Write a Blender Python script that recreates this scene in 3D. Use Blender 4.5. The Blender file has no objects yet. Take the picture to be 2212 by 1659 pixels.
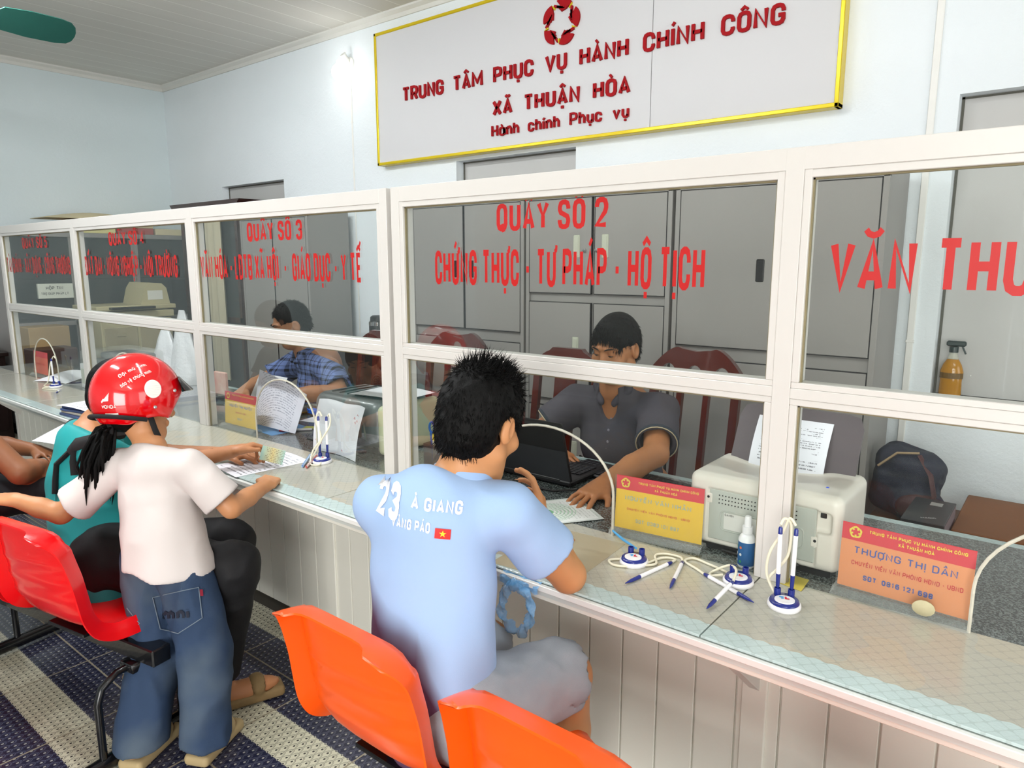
import bpy, bmesh, math, random, unicodedata
import numpy as np
from mathutils import Vector, Matrix
from mathutils.bvhtree import BVHTree
random.seed(7)
RNG = np.random.RandomState(11)
S = bpy.context.scene
COL = S.collection
PI = math.pi

# ---------------------------------------------------------------- camera
YAW, PITCH, ROLL, FPX, CAMZ = 0.67630, 0.16974, -0.0011, 1525.5, 1.455
_cy, _sy = math.cos(YAW), math.sin(YAW)
_f = Vector((-_sy*math.cos(PITCH), _cy*math.cos(PITCH), -math.sin(PITCH)))
_r = Vector((_cy, _sy, 0)); _u = _r.cross(_f)
_R = _r*math.cos(ROLL)+_u*math.sin(ROLL); _U = -_r*math.sin(ROLL)+_u*math.cos(ROLL)
cd = bpy.data.cameras.new('camera'); cam = bpy.data.objects.new('camera', cd); COL.objects.link(cam)
cd.sensor_width = 36; cd.sensor_fit = 'HORIZONTAL'; cd.lens = FPX/2212*36; cd.clip_start = .05
cam.matrix_world = Matrix((( _R.x, _U.x, -_f.x, 0), (_R.y, _U.y, -_f.y, 0), (_R.z, _U.z, -_f.z, CAMZ), (0, 0, 0, 1)))
S.camera = cam

# ---------------------------------------------------------------- light and exposure
S.view_settings.view_transform = 'Standard'; S.view_settings.look = 'None'
S.view_settings.gamma = 1; S.view_settings.use_curve_mapping = False
S.view_settings.exposure = -.32
W = bpy.data.worlds.new('World'); S.world = W; W.use_nodes = True
_bg = W.node_tree.nodes['Background']; _bg.inputs[0].default_value = (.86, .94, 1, 1); _bg.inputs[1].default_value = 1.6

def area(name, loc, target, sx, sy, power, col=(1, 1, 1), spread=180):
    l = bpy.data.lights.new(name, 'AREA'); l.shape = 'RECTANGLE'; l.size = sx; l.size_y = sy; l.energy = power; l.color = col
    l.spread = math.radians(spread)
    o = bpy.data.objects.new(name, l); COL.objects.link(o); o.location = loc
    o.rotation_euler = (Vector(target)-Vector(loc)).to_track_quat('-Z', 'Y').to_euler(); return o
# daylight through the doorways of the front and right-hand walls
area('daylight_front_door', (.95, -3.1, 1.35), (-1.2, 2, .9), 2.5, 2.5, 235, (1, .97, .93))
area('daylight_side_door', (2.75, 1.2, 1.4), (-2.5, 1.6, 1.0), 2.0, 2.2, 50, (1, .96, .9))

# ---------------------------------------------------------------- helpers
def hexc(h):
    v = [int(h[i:i+2], 16)/255 for i in (0, 2, 4)]
    return tuple(c/12.92 if c <= .04045 else ((c+.055)/1.055)**2.4 for c in v)+(1,)

class NT:
    def __init__(s, name):
        s.m = bpy.data.materials.new(name); s.m.use_nodes = True; s.t = s.m.node_tree; s.n = s.t.nodes
        s.b = s.n['Principled BSDF']; s.out = s.n['Material Output']
    def new(s, ty, **k):
        n = s.n.new(ty)
        for a, v in k.items(): setattr(n, a, v)
        return n
    def L(s, a, b): s.t.links.new(a, b)
    def math(s, op, a, b=None, c=None):
        n = s.n.new('ShaderNodeMath'); n.operation = op
        for i, v in enumerate((a, b, c)):
            if v is None: continue
            if isinstance(v, (int, float)): n.inputs[i].default_value = v
            else: s.L(v, n.inputs[i])
        return n.outputs[0]
    def co(s, kind='Object'): return s.n.new('ShaderNodeTexCoord').outputs[kind]
    def xyz(s, v):
        n = s.n.new('ShaderNodeSeparateXYZ'); s.L(v, n.inputs[0]); return n.outputs
    def mix(s, f, a, b):
        n = s.n.new('ShaderNodeMix'); n.data_type = 'RGBA'
        for i, v in ((0, f), (6, a), (7, b)):
            if isinstance(v, (int, float)): n.inputs[i].default_value = v
            elif isinstance(v, tuple): n.inputs[i].default_value = v
            else: s.L(v, n.inputs[i])
        return n.outputs[2]
    def noise(s, scale, detail=3, vec=None, rough=.5):
        n = s.n.new('ShaderNodeTexNoise'); n.inputs['Scale'].default_value = scale; n.inputs['Detail'].default_value = detail
        n.inputs['Roughness'].default_value = rough
        s.L(vec if vec is not None else s.co(), n.inputs['Vector']); return n.outputs[0]
    def vscale(s, v, sc):
        n = s.n.new('ShaderNodeMapping'); n.inputs['Scale'].default_value = sc; s.L(v, n.inputs[0]); return n.outputs[0]
    def bump(s, h, strength=.3, dist=.01):
        n = s.n.new('ShaderNodeBump'); n.inputs['Strength'].default_value = strength; n.inputs['Distance'].default_value = dist
        s.L(h, n.inputs['Height']); s.L(n.outputs[0], s.b.inputs['Normal'])
    def set(s, rough=.5, metal=0, spec=.5, coat=0):
        s.b.inputs['Roughness'].default_value = rough; s.b.inputs['Metallic'].default_value = metal
        s.b.inputs['Specular IOR Level'].default_value = spec; s.b.inputs['Coat Weight'].default_value = coat
_mc = {}
def M(name, h, rough=.5, metal=0, spec=.5, var=.08, vs=6, bump=0, bs=60, bd=.002, coat=0, h2=None, sub=0, stretch=None):
    if name in _mc: return _mc[name]
    t = NT(name); c = hexc(h) if isinstance(h, str) else h
    t.set(rough, metal, spec, coat)
    v = t.co()
    if stretch: v = t.vscale(v, stretch)
    d = hexc(h2) if h2 else tuple(x*(1-var) for x in c[:3])+(1,)
    t.L(t.mix(t.noise(vs, 4, v), c, d), t.b.inputs['Base Color'])
    if bump: t.bump(t.noise(bs, 3, v), bump, bd)
    if sub:
        t.b.inputs['Subsurface Weight'].default_value = sub; t.b.inputs['Subsurface Radius'].default_value = (.012, .005, .003)
    _mc[name] = t.m; return t.m

class MB:
    def __init__(s): s.v = []; s.f = []; s.mi = []; s.n = 0
    def add(s, v, f, m=0, X=None):
        if X is not None: v = [tuple(X @ Vector(p)) for p in v]
        else: v = [tuple(p) for p in v]
        s.v += v; s.f += [tuple(i+s.n for i in q) for q in f]; s.mi += [m]*len(f); s.n += len(v); return s
    def box(s, x0, x1, y0, y1, z0, z1, bev=0, m=0, X=None, seg=1):
        bm = bmesh.new()
        vs = [bm.verts.new(p) for p in ((x0, y0, z0), (x1, y0, z0), (x1, y1, z0), (x0, y1, z0), (x0, y0, z1), (x1, y0, z1), (x1, y1, z1), (x0, y1, z1))]
        for q in ((0, 3, 2, 1), (4, 5, 6, 7), (0, 1, 5, 4), (1, 2, 6, 5), (2, 3, 7, 6), (3, 0, 4, 7)): bm.faces.new([vs[i] for i in q])
        if bev: bmesh.ops.bevel(bm, geom=list(bm.edges), offset=bev, segments=seg, affect='EDGES', profile=.5)
        bm.verts.index_update()
        s.add([v.co[:] for v in bm.verts], [[v.index for v in f.verts] for f in bm.faces], m, X); bm.free(); return s
    def bar(s, a, b, w, h, up=(0, 0, 1), bev=0, m=0):
        a = Vector(a); b = Vector(b); d = b-a; L = d.length; d.normalize(); sd = d.cross(Vector(up)).normalized(); u = sd.cross(d)
        X = Matrix(((sd.x, d.x, u.x, a.x), (sd.y, d.y, u.y, a.y), (sd.z, d.z, u.z, a.z), (0, 0, 0, 1)))
        return s.box(-w/2, w/2, 0, L, -h/2, h/2, bev, m, X)
    def tube(s, pts, r, seg=10, m=0, closed=False, cap=True, X=None, flat=1):
        P = [Vector(p) for p in pts]; n = len(P); rr = r if isinstance(r, (list, tuple)) else [r]*n
        V = []; up = Vector((0, 0, 1)); prev = None
        for i in range(n):
            t = (P[(i+1) % n]-P[i-1]) if closed else (P[min(i+1, n-1)]-P[max(i-1, 0)])
            t.normalize()
            if prev is None: a = t.cross(up if abs(t.z) < .95 else Vector((1, 0, 0))).normalized()
            else: a = (prev-t*prev.dot(t)).normalized()
            prev = a; b = t.cross(a)
            for k in range(seg):
                an = 2*PI*k/seg; V.append(P[i]+(a*math.cos(an)+b*math.sin(an)*flat)*rr[i])
        F = []
        for i in range(n if closed else n-1):
            j = (i+1) % n
            for k in range(seg):
                l = (k+1) % seg; F.append((i*seg+k, i*seg+l, j*seg+l, j*seg+k))
        if cap and not closed: F += [tuple(range(seg-1, -1, -1)), tuple((n-1)*seg+k for k in range(seg))]
        return s.add(V, F, m, X)
    def lathe(s, prof, c=(0, 0, 0), seg=24, m=0, X=None, sx=1, sy=1):
        V = []; n = len(prof)
        for r, z in prof:
            for k in range(seg): V.append((c[0]+sx*r*math.cos(2*PI*k/seg), c[1]+sy*r*math.sin(2*PI*k/seg), c[2]+z))
        F = [(i*seg+k, i*seg+(k+1) % seg, (i+1)*seg+(k+1) % seg, (i+1)*seg+k) for i in range(n-1) for k in range(seg)]
        F += [tuple(range(seg-1, -1, -1)), tuple((n-1)*seg+k for k in range(seg))]
        return s.add(V, F, m, X)
    def prism(s, poly, z0, z1, m=0, X=None):
        n = len(poly); V = [(x, y, z0) for x, y in poly]+[(x, y, z1) for x, y in poly]
        F = [tuple(range(n-1, -1, -1)), tuple(range(n, 2*n))]+[(i, (i+1) % n, n+(i+1) % n, n+i) for i in range(n)]
        return s.add(V, F, m, X)
    def grid(s, P, m=0, X=None, thick=0):
        """P: rows of points -> sheet; thick>0 gives it a back side offset along the normals"""
        P = np.array(P, float); a, b = P.shape[:2]
        F = [(i*b+j, i*b+j+1, (i+1)*b+j+1, (i+1)*b+j) for i in range(a-1) for j in range(b-1)]
        V = P.reshape(-1, 3)
        if thick:
            du = np.gradient(P, axis=1); dv = np.gradient(P, axis=0); N = np.cross(du, dv); N /= np.linalg.norm(N, axis=2, keepdims=True)+1e-9
            V2 = (P-N*thick).reshape(-1, 3); k = a*b
            F2 = [tuple(x+k for x in reversed(q)) for q in F]
            rim = [i for i in range(b)]+[i*b+b-1 for i in range(1, a)]+[(a-1)*b+j for j in range(b-2, -1, -1)]+[i*b for i in range(a-2, 0, -1)]
            R = [(rim[(i+1) % len(rim)], rim[i], rim[i]+k, rim[(i+1) % len(rim)]+k) for i in range(len(rim))]
            V = np.vstack([V, V2]); F = F+F2+R
        return s.add([tuple(p) for p in V], F, m, X)

def mesh_obj(name, mb, mats, parent=None, smooth=None, loc=None):
    me = bpy.data.meshes.new(name)
    if isinstance(mb, MB): V, F, mi = mb.v, mb.f, mb.mi
    else: (V, F), mi = mb, None
    if isinstance(V, np.ndarray):
        F = np.asarray(F, np.int32)
        me.vertices.add(len(V)); me.vertices.foreach_set('co', V.astype(np.float32).ravel())
        me.loops.add(F.size); me.loops.foreach_set('vertex_index', F.ravel())
        me.polygons.add(len(F)); me.polygons.foreach_set('loop_start', np.arange(len(F), dtype=np.int32)*F.shape[1])
        me.update(calc_edges=True); me.validate()
    else: me.from_pydata(V, [], F); me.validate()
    mats = mats if isinstance(mats, (list, tuple)) else [mats]
    for m in mats: me.materials.append(m)
    if mi and len(mats) > 1 and len(mi) == len(me.polygons): me.polygons.foreach_set('material_index', mi)
    if smooth:
        me.shade_smooth(); me.set_sharp_from_angle(angle=math.radians(smooth))
    o = bpy.data.objects.new(name, me); COL.objects.link(o)
    if parent is not None:
        o.parent = parent
    if loc is not None: o.location = loc
    return o
def tag(o, label, cat, group=None):
    o['label'] = label; o['category'] = cat
    if group: o['group'] = group
    return o
def thing(name, label, cat, loc=(0, 0, 0), rz=0, group=None):
    o = bpy.data.objects.new(name, None); o.empty_display_size = .05; COL.objects.link(o); o.location = loc; o.rotation_euler = (0, 0, rz)
    return tag(o, label, cat, group)
def struct(name, mb, mats, smooth=None):
    o = mesh_obj(name, mb, mats, None, smooth); o['kind'] = 'structure'; return o
def dup(root, loc, rz, label, group=None):
    r = root.copy(); COL.objects.link(r); r.location = loc; r.rotation_euler = (0, 0, rz); r['label'] = label
    if group: r['group'] = group
    for ch in list(root.children):
        c = ch.copy(); COL.objects.link(c); c.parent = r
        for g in list(ch.children):
            d = g.copy(); COL.objects.link(d); d.parent = c
    return r
def XF(o, x, y, z=None):
    """matrix with origin o and local axes x, y (z = x cross y)"""
    x = Vector(x).normalized(); y = Vector(y); y = (y-x*x.dot(y)).normalized(); z = x.cross(y); o = Vector(o)
    return Matrix(((x.x, y.x, z.x, o.x), (x.y, y.y, z.y, o.y), (x.z, y.z, z.z, o.z), (0, 0, 0, 1)))
def world_to(root, X=None):
    m = Matrix.LocRotScale(root.location, root.rotation_euler, None).inverted()
    return m @ X if X is not None else m

# ---------------------------------------------------------------- stroke lettering (condensed signwriter's capitals with Vietnamese marks)
_O = [(0, .3), (0, .78), (.12, .94), (.35, 1), (.65, 1), (.88, .94), (1, .78), (1, .22), (.88, .06), (.65, 0), (.35, 0), (.12, .06), (0, .22), (0, .3)]
_C = [(1, .66), (1, .78), (.88, .94), (.65, 1), (.35, 1), (.12, .94), (0, .78), (0, .22), (.12, .06), (.35, 0), (.65, 0), (.88, .06), (1, .22), (1, .34)]
_D = [(0, 0), (0, 1), (.55, 1), (.88, .93), (1, .76), (1, .24), (.88, .07), (.55, 0), (0, 0)]
_P = [(0, 0), (0, 1), (.6, 1), (.9, .94), (1, .8), (1, .64), (.9, .5), (.6, .45), (0, .45)]
_S = [(1, .72), (1, .8), (.88, .95), (.65, 1), (.35, 1), (.12, .95), (0, .8), (0, .7), (.12, .58), (.88, .42), (1, .3), (1, .2), (.88, .05), (.65, 0), (.35, 0), (.12, .05), (0, .2), (0, .28)]
_o = [(x, y*.7) for x, y in _O]
GL = {
 'A': ([[(0, 0), (.5, 1), (1, 0)], [(.17, .28), (.83, .28)]], 1.05), 'B': ([_P, [(.6, .45), (.92, .4), (1, .27), (1, .17), (.9, .04), (.6, 0), (0, 0)], [(0, .45), (.6, .45)]], 1),
 'C': ([_C], 1), 'D': ([_D], 1), 'Đ': ([_D, [(-.28, .5), (.4, .5)]], 1), 'E': ([[(.95, 1), (0, 1), (0, 0), (.95, 0)], [(0, .5), (.8, .5)]], .85),
 'G': ([_C[:-1]+[(1, .45), (.55, .45)]], 1), 'H': ([[(0, 0), (0, 1)], [(1, 0), (1, 1)], [(0, .5), (1, .5)]], 1), 'I': ([[(.5, 0), (.5, 1)]], 0), 'K': ([[(0, 0), (0, 1)], [(1, 1), (.05, .45)], [(.3, .6), (1, 0)]], 1),
 'L': ([[(0, 1), (0, 0), (.95, 0)]], .8), 'M': ([[(0, 0), (0, 1), (.5, .25), (1, 1), (1, 0)]], 1.45), 'N': ([[(0, 0), (0, 1), (1, 0), (1, 1)]], 1), 'O': ([_O], 1), 'P': ([_P], 1),
 'Q': ([_O, [(.5, .22), (.75, -.1)]], 1), 'R': ([_P, [(.55, .45), (1, 0)]], 1), 'S': ([_S], 1), 'T': ([[(0, 1), (1, 1)], [(.5, 1), (.5, 0)]], 1),
 'U': ([[(0, 1), (0, .22), (.12, .06), (.35, 0), (.65, 0), (.88, .06), (1, .22), (1, 1)]], 1), 'V': ([[(0, 1), (.5, 0), (1, 1)]], 1.05), 'X': ([[(0, 0), (1, 1)], [(0, 1), (1, 0)]], 1.05), 'Y': ([[(0, 1), (.5, .48), (1, 1)], [(.5, .5), (.5, 0)]], 1.05),
 '0': ([_O], .95), '1': ([[(.1, .8), (.6, 1), (.6, 0)]], .55), '2': ([[(0, .72), (0, .8), (.12, .95), (.35, 1), (.65, 1), (.88, .95), (1, .8), (1, .68), (.88, .52), (0, .02), (1, .02)]], 1),
 '3': ([[(0, .76), (.1, .94), (.35, 1), (.65, 1), (.9, .94), (1, .8), (1, .66), (.88, .55), (.5, .52), (.88, .48), (1, .36), (1, .2), (.9, .06), (.65, 0), (.35, 0), (.1, .06), (0, .24)]], 1), '4': ([[(.75, 0), (.75, 1), (0, .25), (1, .25)]], 1),
 '5': ([[(.92, 1), (.08, 1), (0, .56), (.35, .63), (.65, .63), (.9, .54), (1, .38), (1, .22), (.88, .06), (.65, 0), (.35, 0), (.1, .06), (0, .22)]], 1), '6': ([[(1, .8), (.88, .95), (.65, 1), (.35, 1), (.12, .94), (0, .75), (0, .2), (.12, .05), (.35, 0), (.65, 0), (.88, .05), (1, .2), (1, .4), (.88, .53), (.6, .58), (.35, .58), (0, .45)]], 1),
 '7': ([[(0, 1), (1, 1), (.35, 0)]], 1), '8': ([_S[:1]+[(1, .8)]+_S[2:]+[(0, .3), (.12, .42), (.88, .58), (1, .72)]], 1), '9': ([[(1-x, 1-y) for x, y in [(1, .8), (.88, .95), (.65, 1), (.35, 1), (.12, .94), (0, .75), (0, .2), (.12, .05), (.35, 0), (.65, 0), (.88, .05), (1, .2), (1, .4), (.88, .53), (.6, .58), (.35, .58), (0, .45)]]], 1),
 '-': ([[(0, .45), (1, .45)]], .45), ':': ([[(.5, .12), (.5, .14)], [(.5, .6), (.5, .62)]], 0), '.': ([[(.5, 0), (.5, .03)]], 0), ' ': ([], .5),
 'a': ([_o, [(1, .7), (1, 0)]], .85), 'b': ([_o, [(0, 1), (0, 0)]], .85), 'c': ([[(x, y*.7) for x, y in _C]], .8), 'd': ([_o, [(1, 1), (1, 0)]], .85), 'đ': ([_o, [(1, 1), (1, 0)], [(.6, .87), (1.3, .87)]], .85),
 'e': ([[(0, .36), (1, .36), (1, .5), (.85, .66), (.5, .7), (.15, .66), (0, .5), (0, .2), (.15, .04), (.5, 0), (.95, .08)]], .8), 'g': ([_o, [(1, .7), (1, -.15), (.8, -.28), (.2, -.28)]], .85), 'h': ([[(0, 0), (0, 1)], [(0, .5), (.3, .68), (.7, .7), (1, .5), (1, 0)]], .8),
 'i': ([[(.5, 0), (.5, .7)], [(.5, .92), (.5, .95)]], 0), 'm': ([[(0, 0), (0, .7)], [(0, .5), (.2, .7), (.5, .5), (.5, 0)], [(.5, .5), (.75, .7), (1, .5), (1, 0)]], 1.3), 'n': ([[(0, 0), (0, .7)], [(0, .5), (.3, .68), (.7, .7), (1, .5), (1, 0)]], .8), 'o': ([_o], .85),
 'p': ([_o, [(0, .7), (0, -.3)]], .85), 'r': ([[(0, 0), (0, .7)], [(0, .5), (.4, .68), (1, .7)]], .5), 'u': ([[(0, .7), (0, .2), (.3, 0), (.7, 0), (1, .2)], [(1, .7), (1, 0)]], .8), 'v': ([[(0, .7), (.5, 0), (1, .7)]], .85), 'x': ([[(0, 0), (1, .7)], [(0, .7), (1, 0)]], .8), 't': ([[(.4, 1), (.4, 0), (.9, 0)], [(0, .7), (.9, .7)]], .5), 'y': ([[(0, .7), (.5, 0)], [(1, .7), (.3, -.3)]], .85)}
def ribbon(P, t):
    """polyline -> mitred strip quads"""
    P = np.array(P, float); n = len(P); closed = n > 3 and np.allclose(P[0], P[-1]); V = []; F = []
    for i in range(n):
        a = P[i]-P[i-1] if i else (P[0]-P[-2] if closed else P[1]-P[0])
        b = P[i+1]-P[i] if i < n-1 else (P[1]-P[0] if closed else P[-1]-P[-2])
        a = a/(np.linalg.norm(a)+1e-9); b = b/(np.linalg.norm(b)+1e-9)
        na = np.array((-a[1], a[0])); nb = np.array((-b[1], b[0])); m = na+nb; m /= np.linalg.norm(m)+1e-9
        k = 1/max(.8, m@na)
        V += [P[i]+m*k*t/2, P[i]-m*k*t/2]
    for i in range(n-1): F.append((2*i, 2*i+1, 2*i+3, 2*i+2))
    return V, F
def text(s, h, width=None, t=.16, cw=.5, gap=.16, depth=0, xt=None):
    """lettering in the XY plane, baseline at y=0, starting at x=0; h = cap height; t, cw, gap in units of h"""
    th = t*h; items = []; x = 0
    for chx in s:
        dec = unicodedata.normalize('NFD', chx); base, marks = dec[0], dec[1:]
        st, w = GL[base]; bw = w*cw*h
        if base != ' ': items.append((base, marks, st, x, bw))
        x += bw+(th if base != ' ' else 0)+gap*h
    total = x-gap*h; k = (width/total) if width else 1
    mb = MB()
    cnt = [0]
    def put(poly, tt):
        V, F = ribbon(poly, tt); V = [(p[0]*k, p[1]) for p in V]; cnt[0] += 1; e = 4e-5*(cnt[0] % 9)
        if depth:
            D = depth*(1+.03*(cnt[0] % 9))
            for q in F:
                pl = [V[i] for i in q]
                mb.add([(p[0], p[1], 0) for p in pl]+[(p[0], p[1], D) for p in pl], [(0, 1, 2, 3), (7, 6, 5, 4), (0, 4, 5, 1), (1, 5, 6, 2), (2, 6, 7, 3), (3, 7, 4, 0)])
        else: mb.add([(p[0], p[1], e) for p in V], F)
    for base, marks, st, x0, bw in items:
        lx = lambda u: x0+th/2+u*bw
        low = base.islower(); top = .7*h if low and base not in 'bdđhk' else h
        for pl in st: put([(lx(u), th/2+v*(h-th) if v >= 0 else th/2+v*h) for u, v in pl], th)
        cx = lx(.5); g = h*.09; a = h*.17; tt = th*.7; y0 = top+g*.7; yt = y0
        for mk in marks:
            if mk == '\u0302': put([(cx-a, yt), (cx, yt+g*1.5), (cx+a, yt)], tt); yt += g*1.3
            elif mk == '\u0306': put([(cx-a, yt+g*1.4), (cx-a*.6, yt+g*.5), (cx, yt+g*.15), (cx+a*.6, yt+g*.5), (cx+a, yt+g*1.4)], tt); yt += g*1.3
        for mk in marks:
            o = (a*.75 if yt > y0 else 0)
            if mk == '\u0301': put([(cx-a*.25+o, yt), (cx+a*.55+o, yt+g*1.9)], tt)
            elif mk == '\u0300': put([(cx+a*.25+o*.6, yt), (cx-a*.55+o*.6, yt+g*1.9)], tt)
            elif mk == '\u0309': put([(cx-a*.4+o, yt+g*1.4), (cx+o, yt+g*1.8), (cx+a*.4+o, yt+g*1.2), (cx+o, yt+g*.6), (cx+o, yt)], tt*.8)
            elif mk == '\u0303': put([(cx-a, yt+g*.3), (cx-a*.4, yt+g*1.2), (cx+a*.3, yt+g*.4), (cx+a, yt+g*1.3)], tt)
            elif mk == '\u0323': put([(cx-th*.45, -g*1.5), (cx+th*.45, -g*1.5)], th*.9)
            elif mk == '\u031b': put([(lx(1), top-th*.5), (lx(1)+a*.55, top-th*.2), (lx(1)+a*.65, top+g*1.0)], tt*1.1)
    return mb
def put_text(name, s, h, X, mat, parent, width=None, center=False, **k):
    mb = text(s, h, width, **k)
    if center:
        w = max(v[0] for v in mb.v); X = X @ Matrix.Translation((-w/2, 0, 0))
    mb.v = [tuple(X @ Vector(p)) for p in mb.v]
    return mesh_obj(name, mb, mat, parent)
def merge(*mbs):
    r = MB()
    for m in mbs: r.add(m.v, m.f); r.mi[-len(m.f):] = m.mi
    return r
def conform(mb, bvh, direction, off=.0015, sub=0):
    """lay a flat print onto a surface by casting each vertex along direction"""
    d = Vector(direction).normalized()
    if sub:
        bm = bmesh.new(); vs = [bm.verts.new(p) for p in mb.v]
        for q in mb.f:
            try: bm.faces.new([vs[i] for i in q])
            except ValueError: pass
        bmesh.ops.subdivide_edges(bm, edges=bm.edges[:], cuts=sub, use_grid_fill=True); bm.verts.index_update()
        r = MB(); r.add([v.co[:] for v in bm.verts], [[v.index for v in f.verts] for f in bm.faces]); bm.free(); mb = r
    out = []
    for p in mb.v:
        h, n, i, dd = bvh.ray_cast(Vector(p)-d*.15, d)
        out.append(tuple(h-d*off) if h is not None else tuple(p))
    mb.v = out; return mb
def bvh_of(o): 
    me = o.data; return BVHTree.FromPolygons([v.co.copy() for v in me.vertices], [tuple(p.vertices) for p in me.polygons])
# ================================================================ room shell
XL, XR, YB, YF, ZC = -7.36, 2.9, 3.62, -3.2, 3.19
def plaster(name, h, h2):
    t = NT(name); t.set(.75, 0, .25); v = t.co()
    t.L(t.mix(t.noise(1.6, 5, v), hexc(h), hexc(h2)), t.b.inputs['Base Color'])
    a = t.noise(38, 5, v, .65); b = t.noise(7, 3, v); t.bump(t.math('ADD', a, t.math('MULTIPLY', b, 1.2)), .5, .006); return t.m
wall_m = plaster('pale_blue_plaster', 'E9EFF3', 'E0E8EC'); wall_l = plaster('left_wall_plaster', 'DCE7EA', 'D4E0E3')
def floor_mat():
    t = NT('patterned_floor_tiles'); t.set(.16, 0, .5)
    v = t.co(); x, y, _ = t.xyz(v)
    ty = t.math('FRACT', t.math('MULTIPLY', t.math('SUBTRACT', y, .8955), 2.5)); tx = t.math('FRACT', t.math('MULTIPLY', t.math('SUBTRACT', x, -2.74), 2.5))
    stripe = t.math('MULTIPLY', t.math('GREATER_THAN', ty, .333), t.math('LESS_THAN', ty, .667))
    # fish-scale arcs with an oval dot
    px, py = .0267, .0222
    vy = t.math('DIVIDE', y, py); row = t.math('FLOOR', vy); fy = t.math('FRACT', vy)
    ux = t.math('ADD', t.math('DIVIDE', x, px), t.math('MULTIPLY', t.math('MODULO', row, 2), .5)); fx = t.math('SUBTRACT', t.math('FRACT', ux), .5)
    def rad(dx, dy, kx, ky): return t.math('SQRT', t.math('ADD', t.math('POWER', t.math('MULTIPLY', dx, kx), 2), t.math('POWER', t.math('MULTIPLY', dy, ky), 2)))
    r = rad(fx, fy, 1, .52)
    def band(c, w): return t.math('LESS_THAN', t.math('ABSOLUTE', t.math('SUBTRACT', r, c)), w)
    d = t.math('LESS_THAN', rad(fx, t.math('SUBTRACT', fy, .38), 1, .72), .13)
    m = t.math('MAXIMUM', t.math('MAXIMUM', band(.47, .016), band(.385, .014)), d)
    dark = t.mix(m, hexc('131938'), hexc('5C6076')); dark = t.mix(d, dark, hexc('9C9C98'))
    light = t.mix(m, hexc('D6D3BC'), hexc('3A3838'))
    c = t.mix(stripe, dark, light)
    g = t.math('MAXIMUM', t.math('LESS_THAN', t.math('ABSOLUTE', t.math('SUBTRACT', t.math('ABSOLUTE', t.math('SUBTRACT', ty, .5)), .5)), .007), t.math('LESS_THAN', t.math('ABSOLUTE', t.math('SUBTRACT', t.math('ABSOLUTE', t.math('SUBTRACT', tx, .5)), .5)), .007))
    c = t.mix(g, c, t.mix(t.noise(30, 2, v), hexc('A59A7E'), hexc('6F675A')))
    c = t.mix(t.math('MULTIPLY', t.noise(3, 5, v), .18), c, hexc('6B6558'))
    t.L(c, t.b.inputs['Base Color']); t.L(t.math('ADD', t.math('MULTIPLY', g, .5), .18), t.b.inputs['Roughness']); return t.m
def ceil_mat():
    t = NT('ceiling_planks'); t.set(.5, 0, .3); x, y, _ = t.xyz(t.co())
    f = t.math('FRACT', t.math('MULTIPLY', x, 5.2)); g = t.math('LESS_THAN', f, .035)
    c = t.mix(t.noise(2, 4, t.vscale(t.co(), (4, .5, 1))), hexc('DDDAD2'), hexc('D2CEC6'))
    t.L(t.mix(g, c, hexc('F4F2EC')), t.b.inputs['Base Color']); t.bump(t.math('LESS_THAN', f, .05), .3, .004); return t.m
struct('floor', MB().box(XL-.2, XR+.2, YF-.2, YB+.5, -.1, 0), floor_mat())
struct('ceiling', MB().box(XL-.2, XR+.2, YF-.2, YB+.2, ZC, ZC+.1), ceil_mat())
struct('wall_left', MB().box(XL-.2, XL, YF-.2, YB+.2, 0, ZC), wall_l)
def wall_with_holes(name, axis, p0, p1, a0, a1, holes, mat):
    """holes: (a0, a1, z0, z1) along the wall"""
    mb = MB(); cuts = sorted({a0, a1} | {h[0] for h in holes} | {h[1] for h in holes})
    for u, w in zip(cuts, cuts[1:]):
        zs = [(0, ZC)]
        for h in holes:
            if h[0] < (u+w)/2 < h[1]:
                zs = [(0, h[2]), (h[3], ZC)]
        for z0, z1 in zs:
            if z1-z0 < 1e-4: continue
            if axis == 'x': mb.box(u, w, p0, p1, z0, z1)
            else: mb.box(p0, p1, u, w, z0, z1)
    return struct(name, mb, mat)
wins = [(-6.385, -5.385, .86, 2.157), (-3.385, -2.42, .86, 2.13), (-.49, .55, .868, 2.152)]
wall_with_holes('wall_back', 'x', YB, YB+.2, XL, XR, wins, wall_m)
wall_with_holes('wall_front', 'x', YF-.2, YF, XL, XR, [(-.4, 2.3, 0, 2.6)], wall_m)
wall_with_holes('wall_right', 'y', XR, XR+.2, YF, YB, [(.1, 2.3, 0, 2.4)], wall_m)
shut = M('grey_shutter_paint', 'BDBDBB', .5, var=.05, vs=3); slab = M('recess_dark_joint', '5A5A52', .8)
for i, (a, b, z0, z1) in enumerate(wins):
    mb = MB().box(a, b, YB+.075, YB+.1, z0, z1, 0, 0)
    mb.box(a+.002, a+.012, YB+.07, YB+.075, z0, z1, 0, 1).box(a, b, YB+.07, YB+.075, z1-.01, z1-.002, 0, 1).box(b-.012, b-.002, YB+.07, YB+.075, z0, z1, 0, 1)
    mb.box(a-.01, b+.01, YB-.012, YB+.08, z0-.02, z0, .003, 0)
    struct('window_%d' % (i+1), mb, [shut, slab])
trim_m = M('white_cornice', 'DDDCD6', .45)
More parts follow.
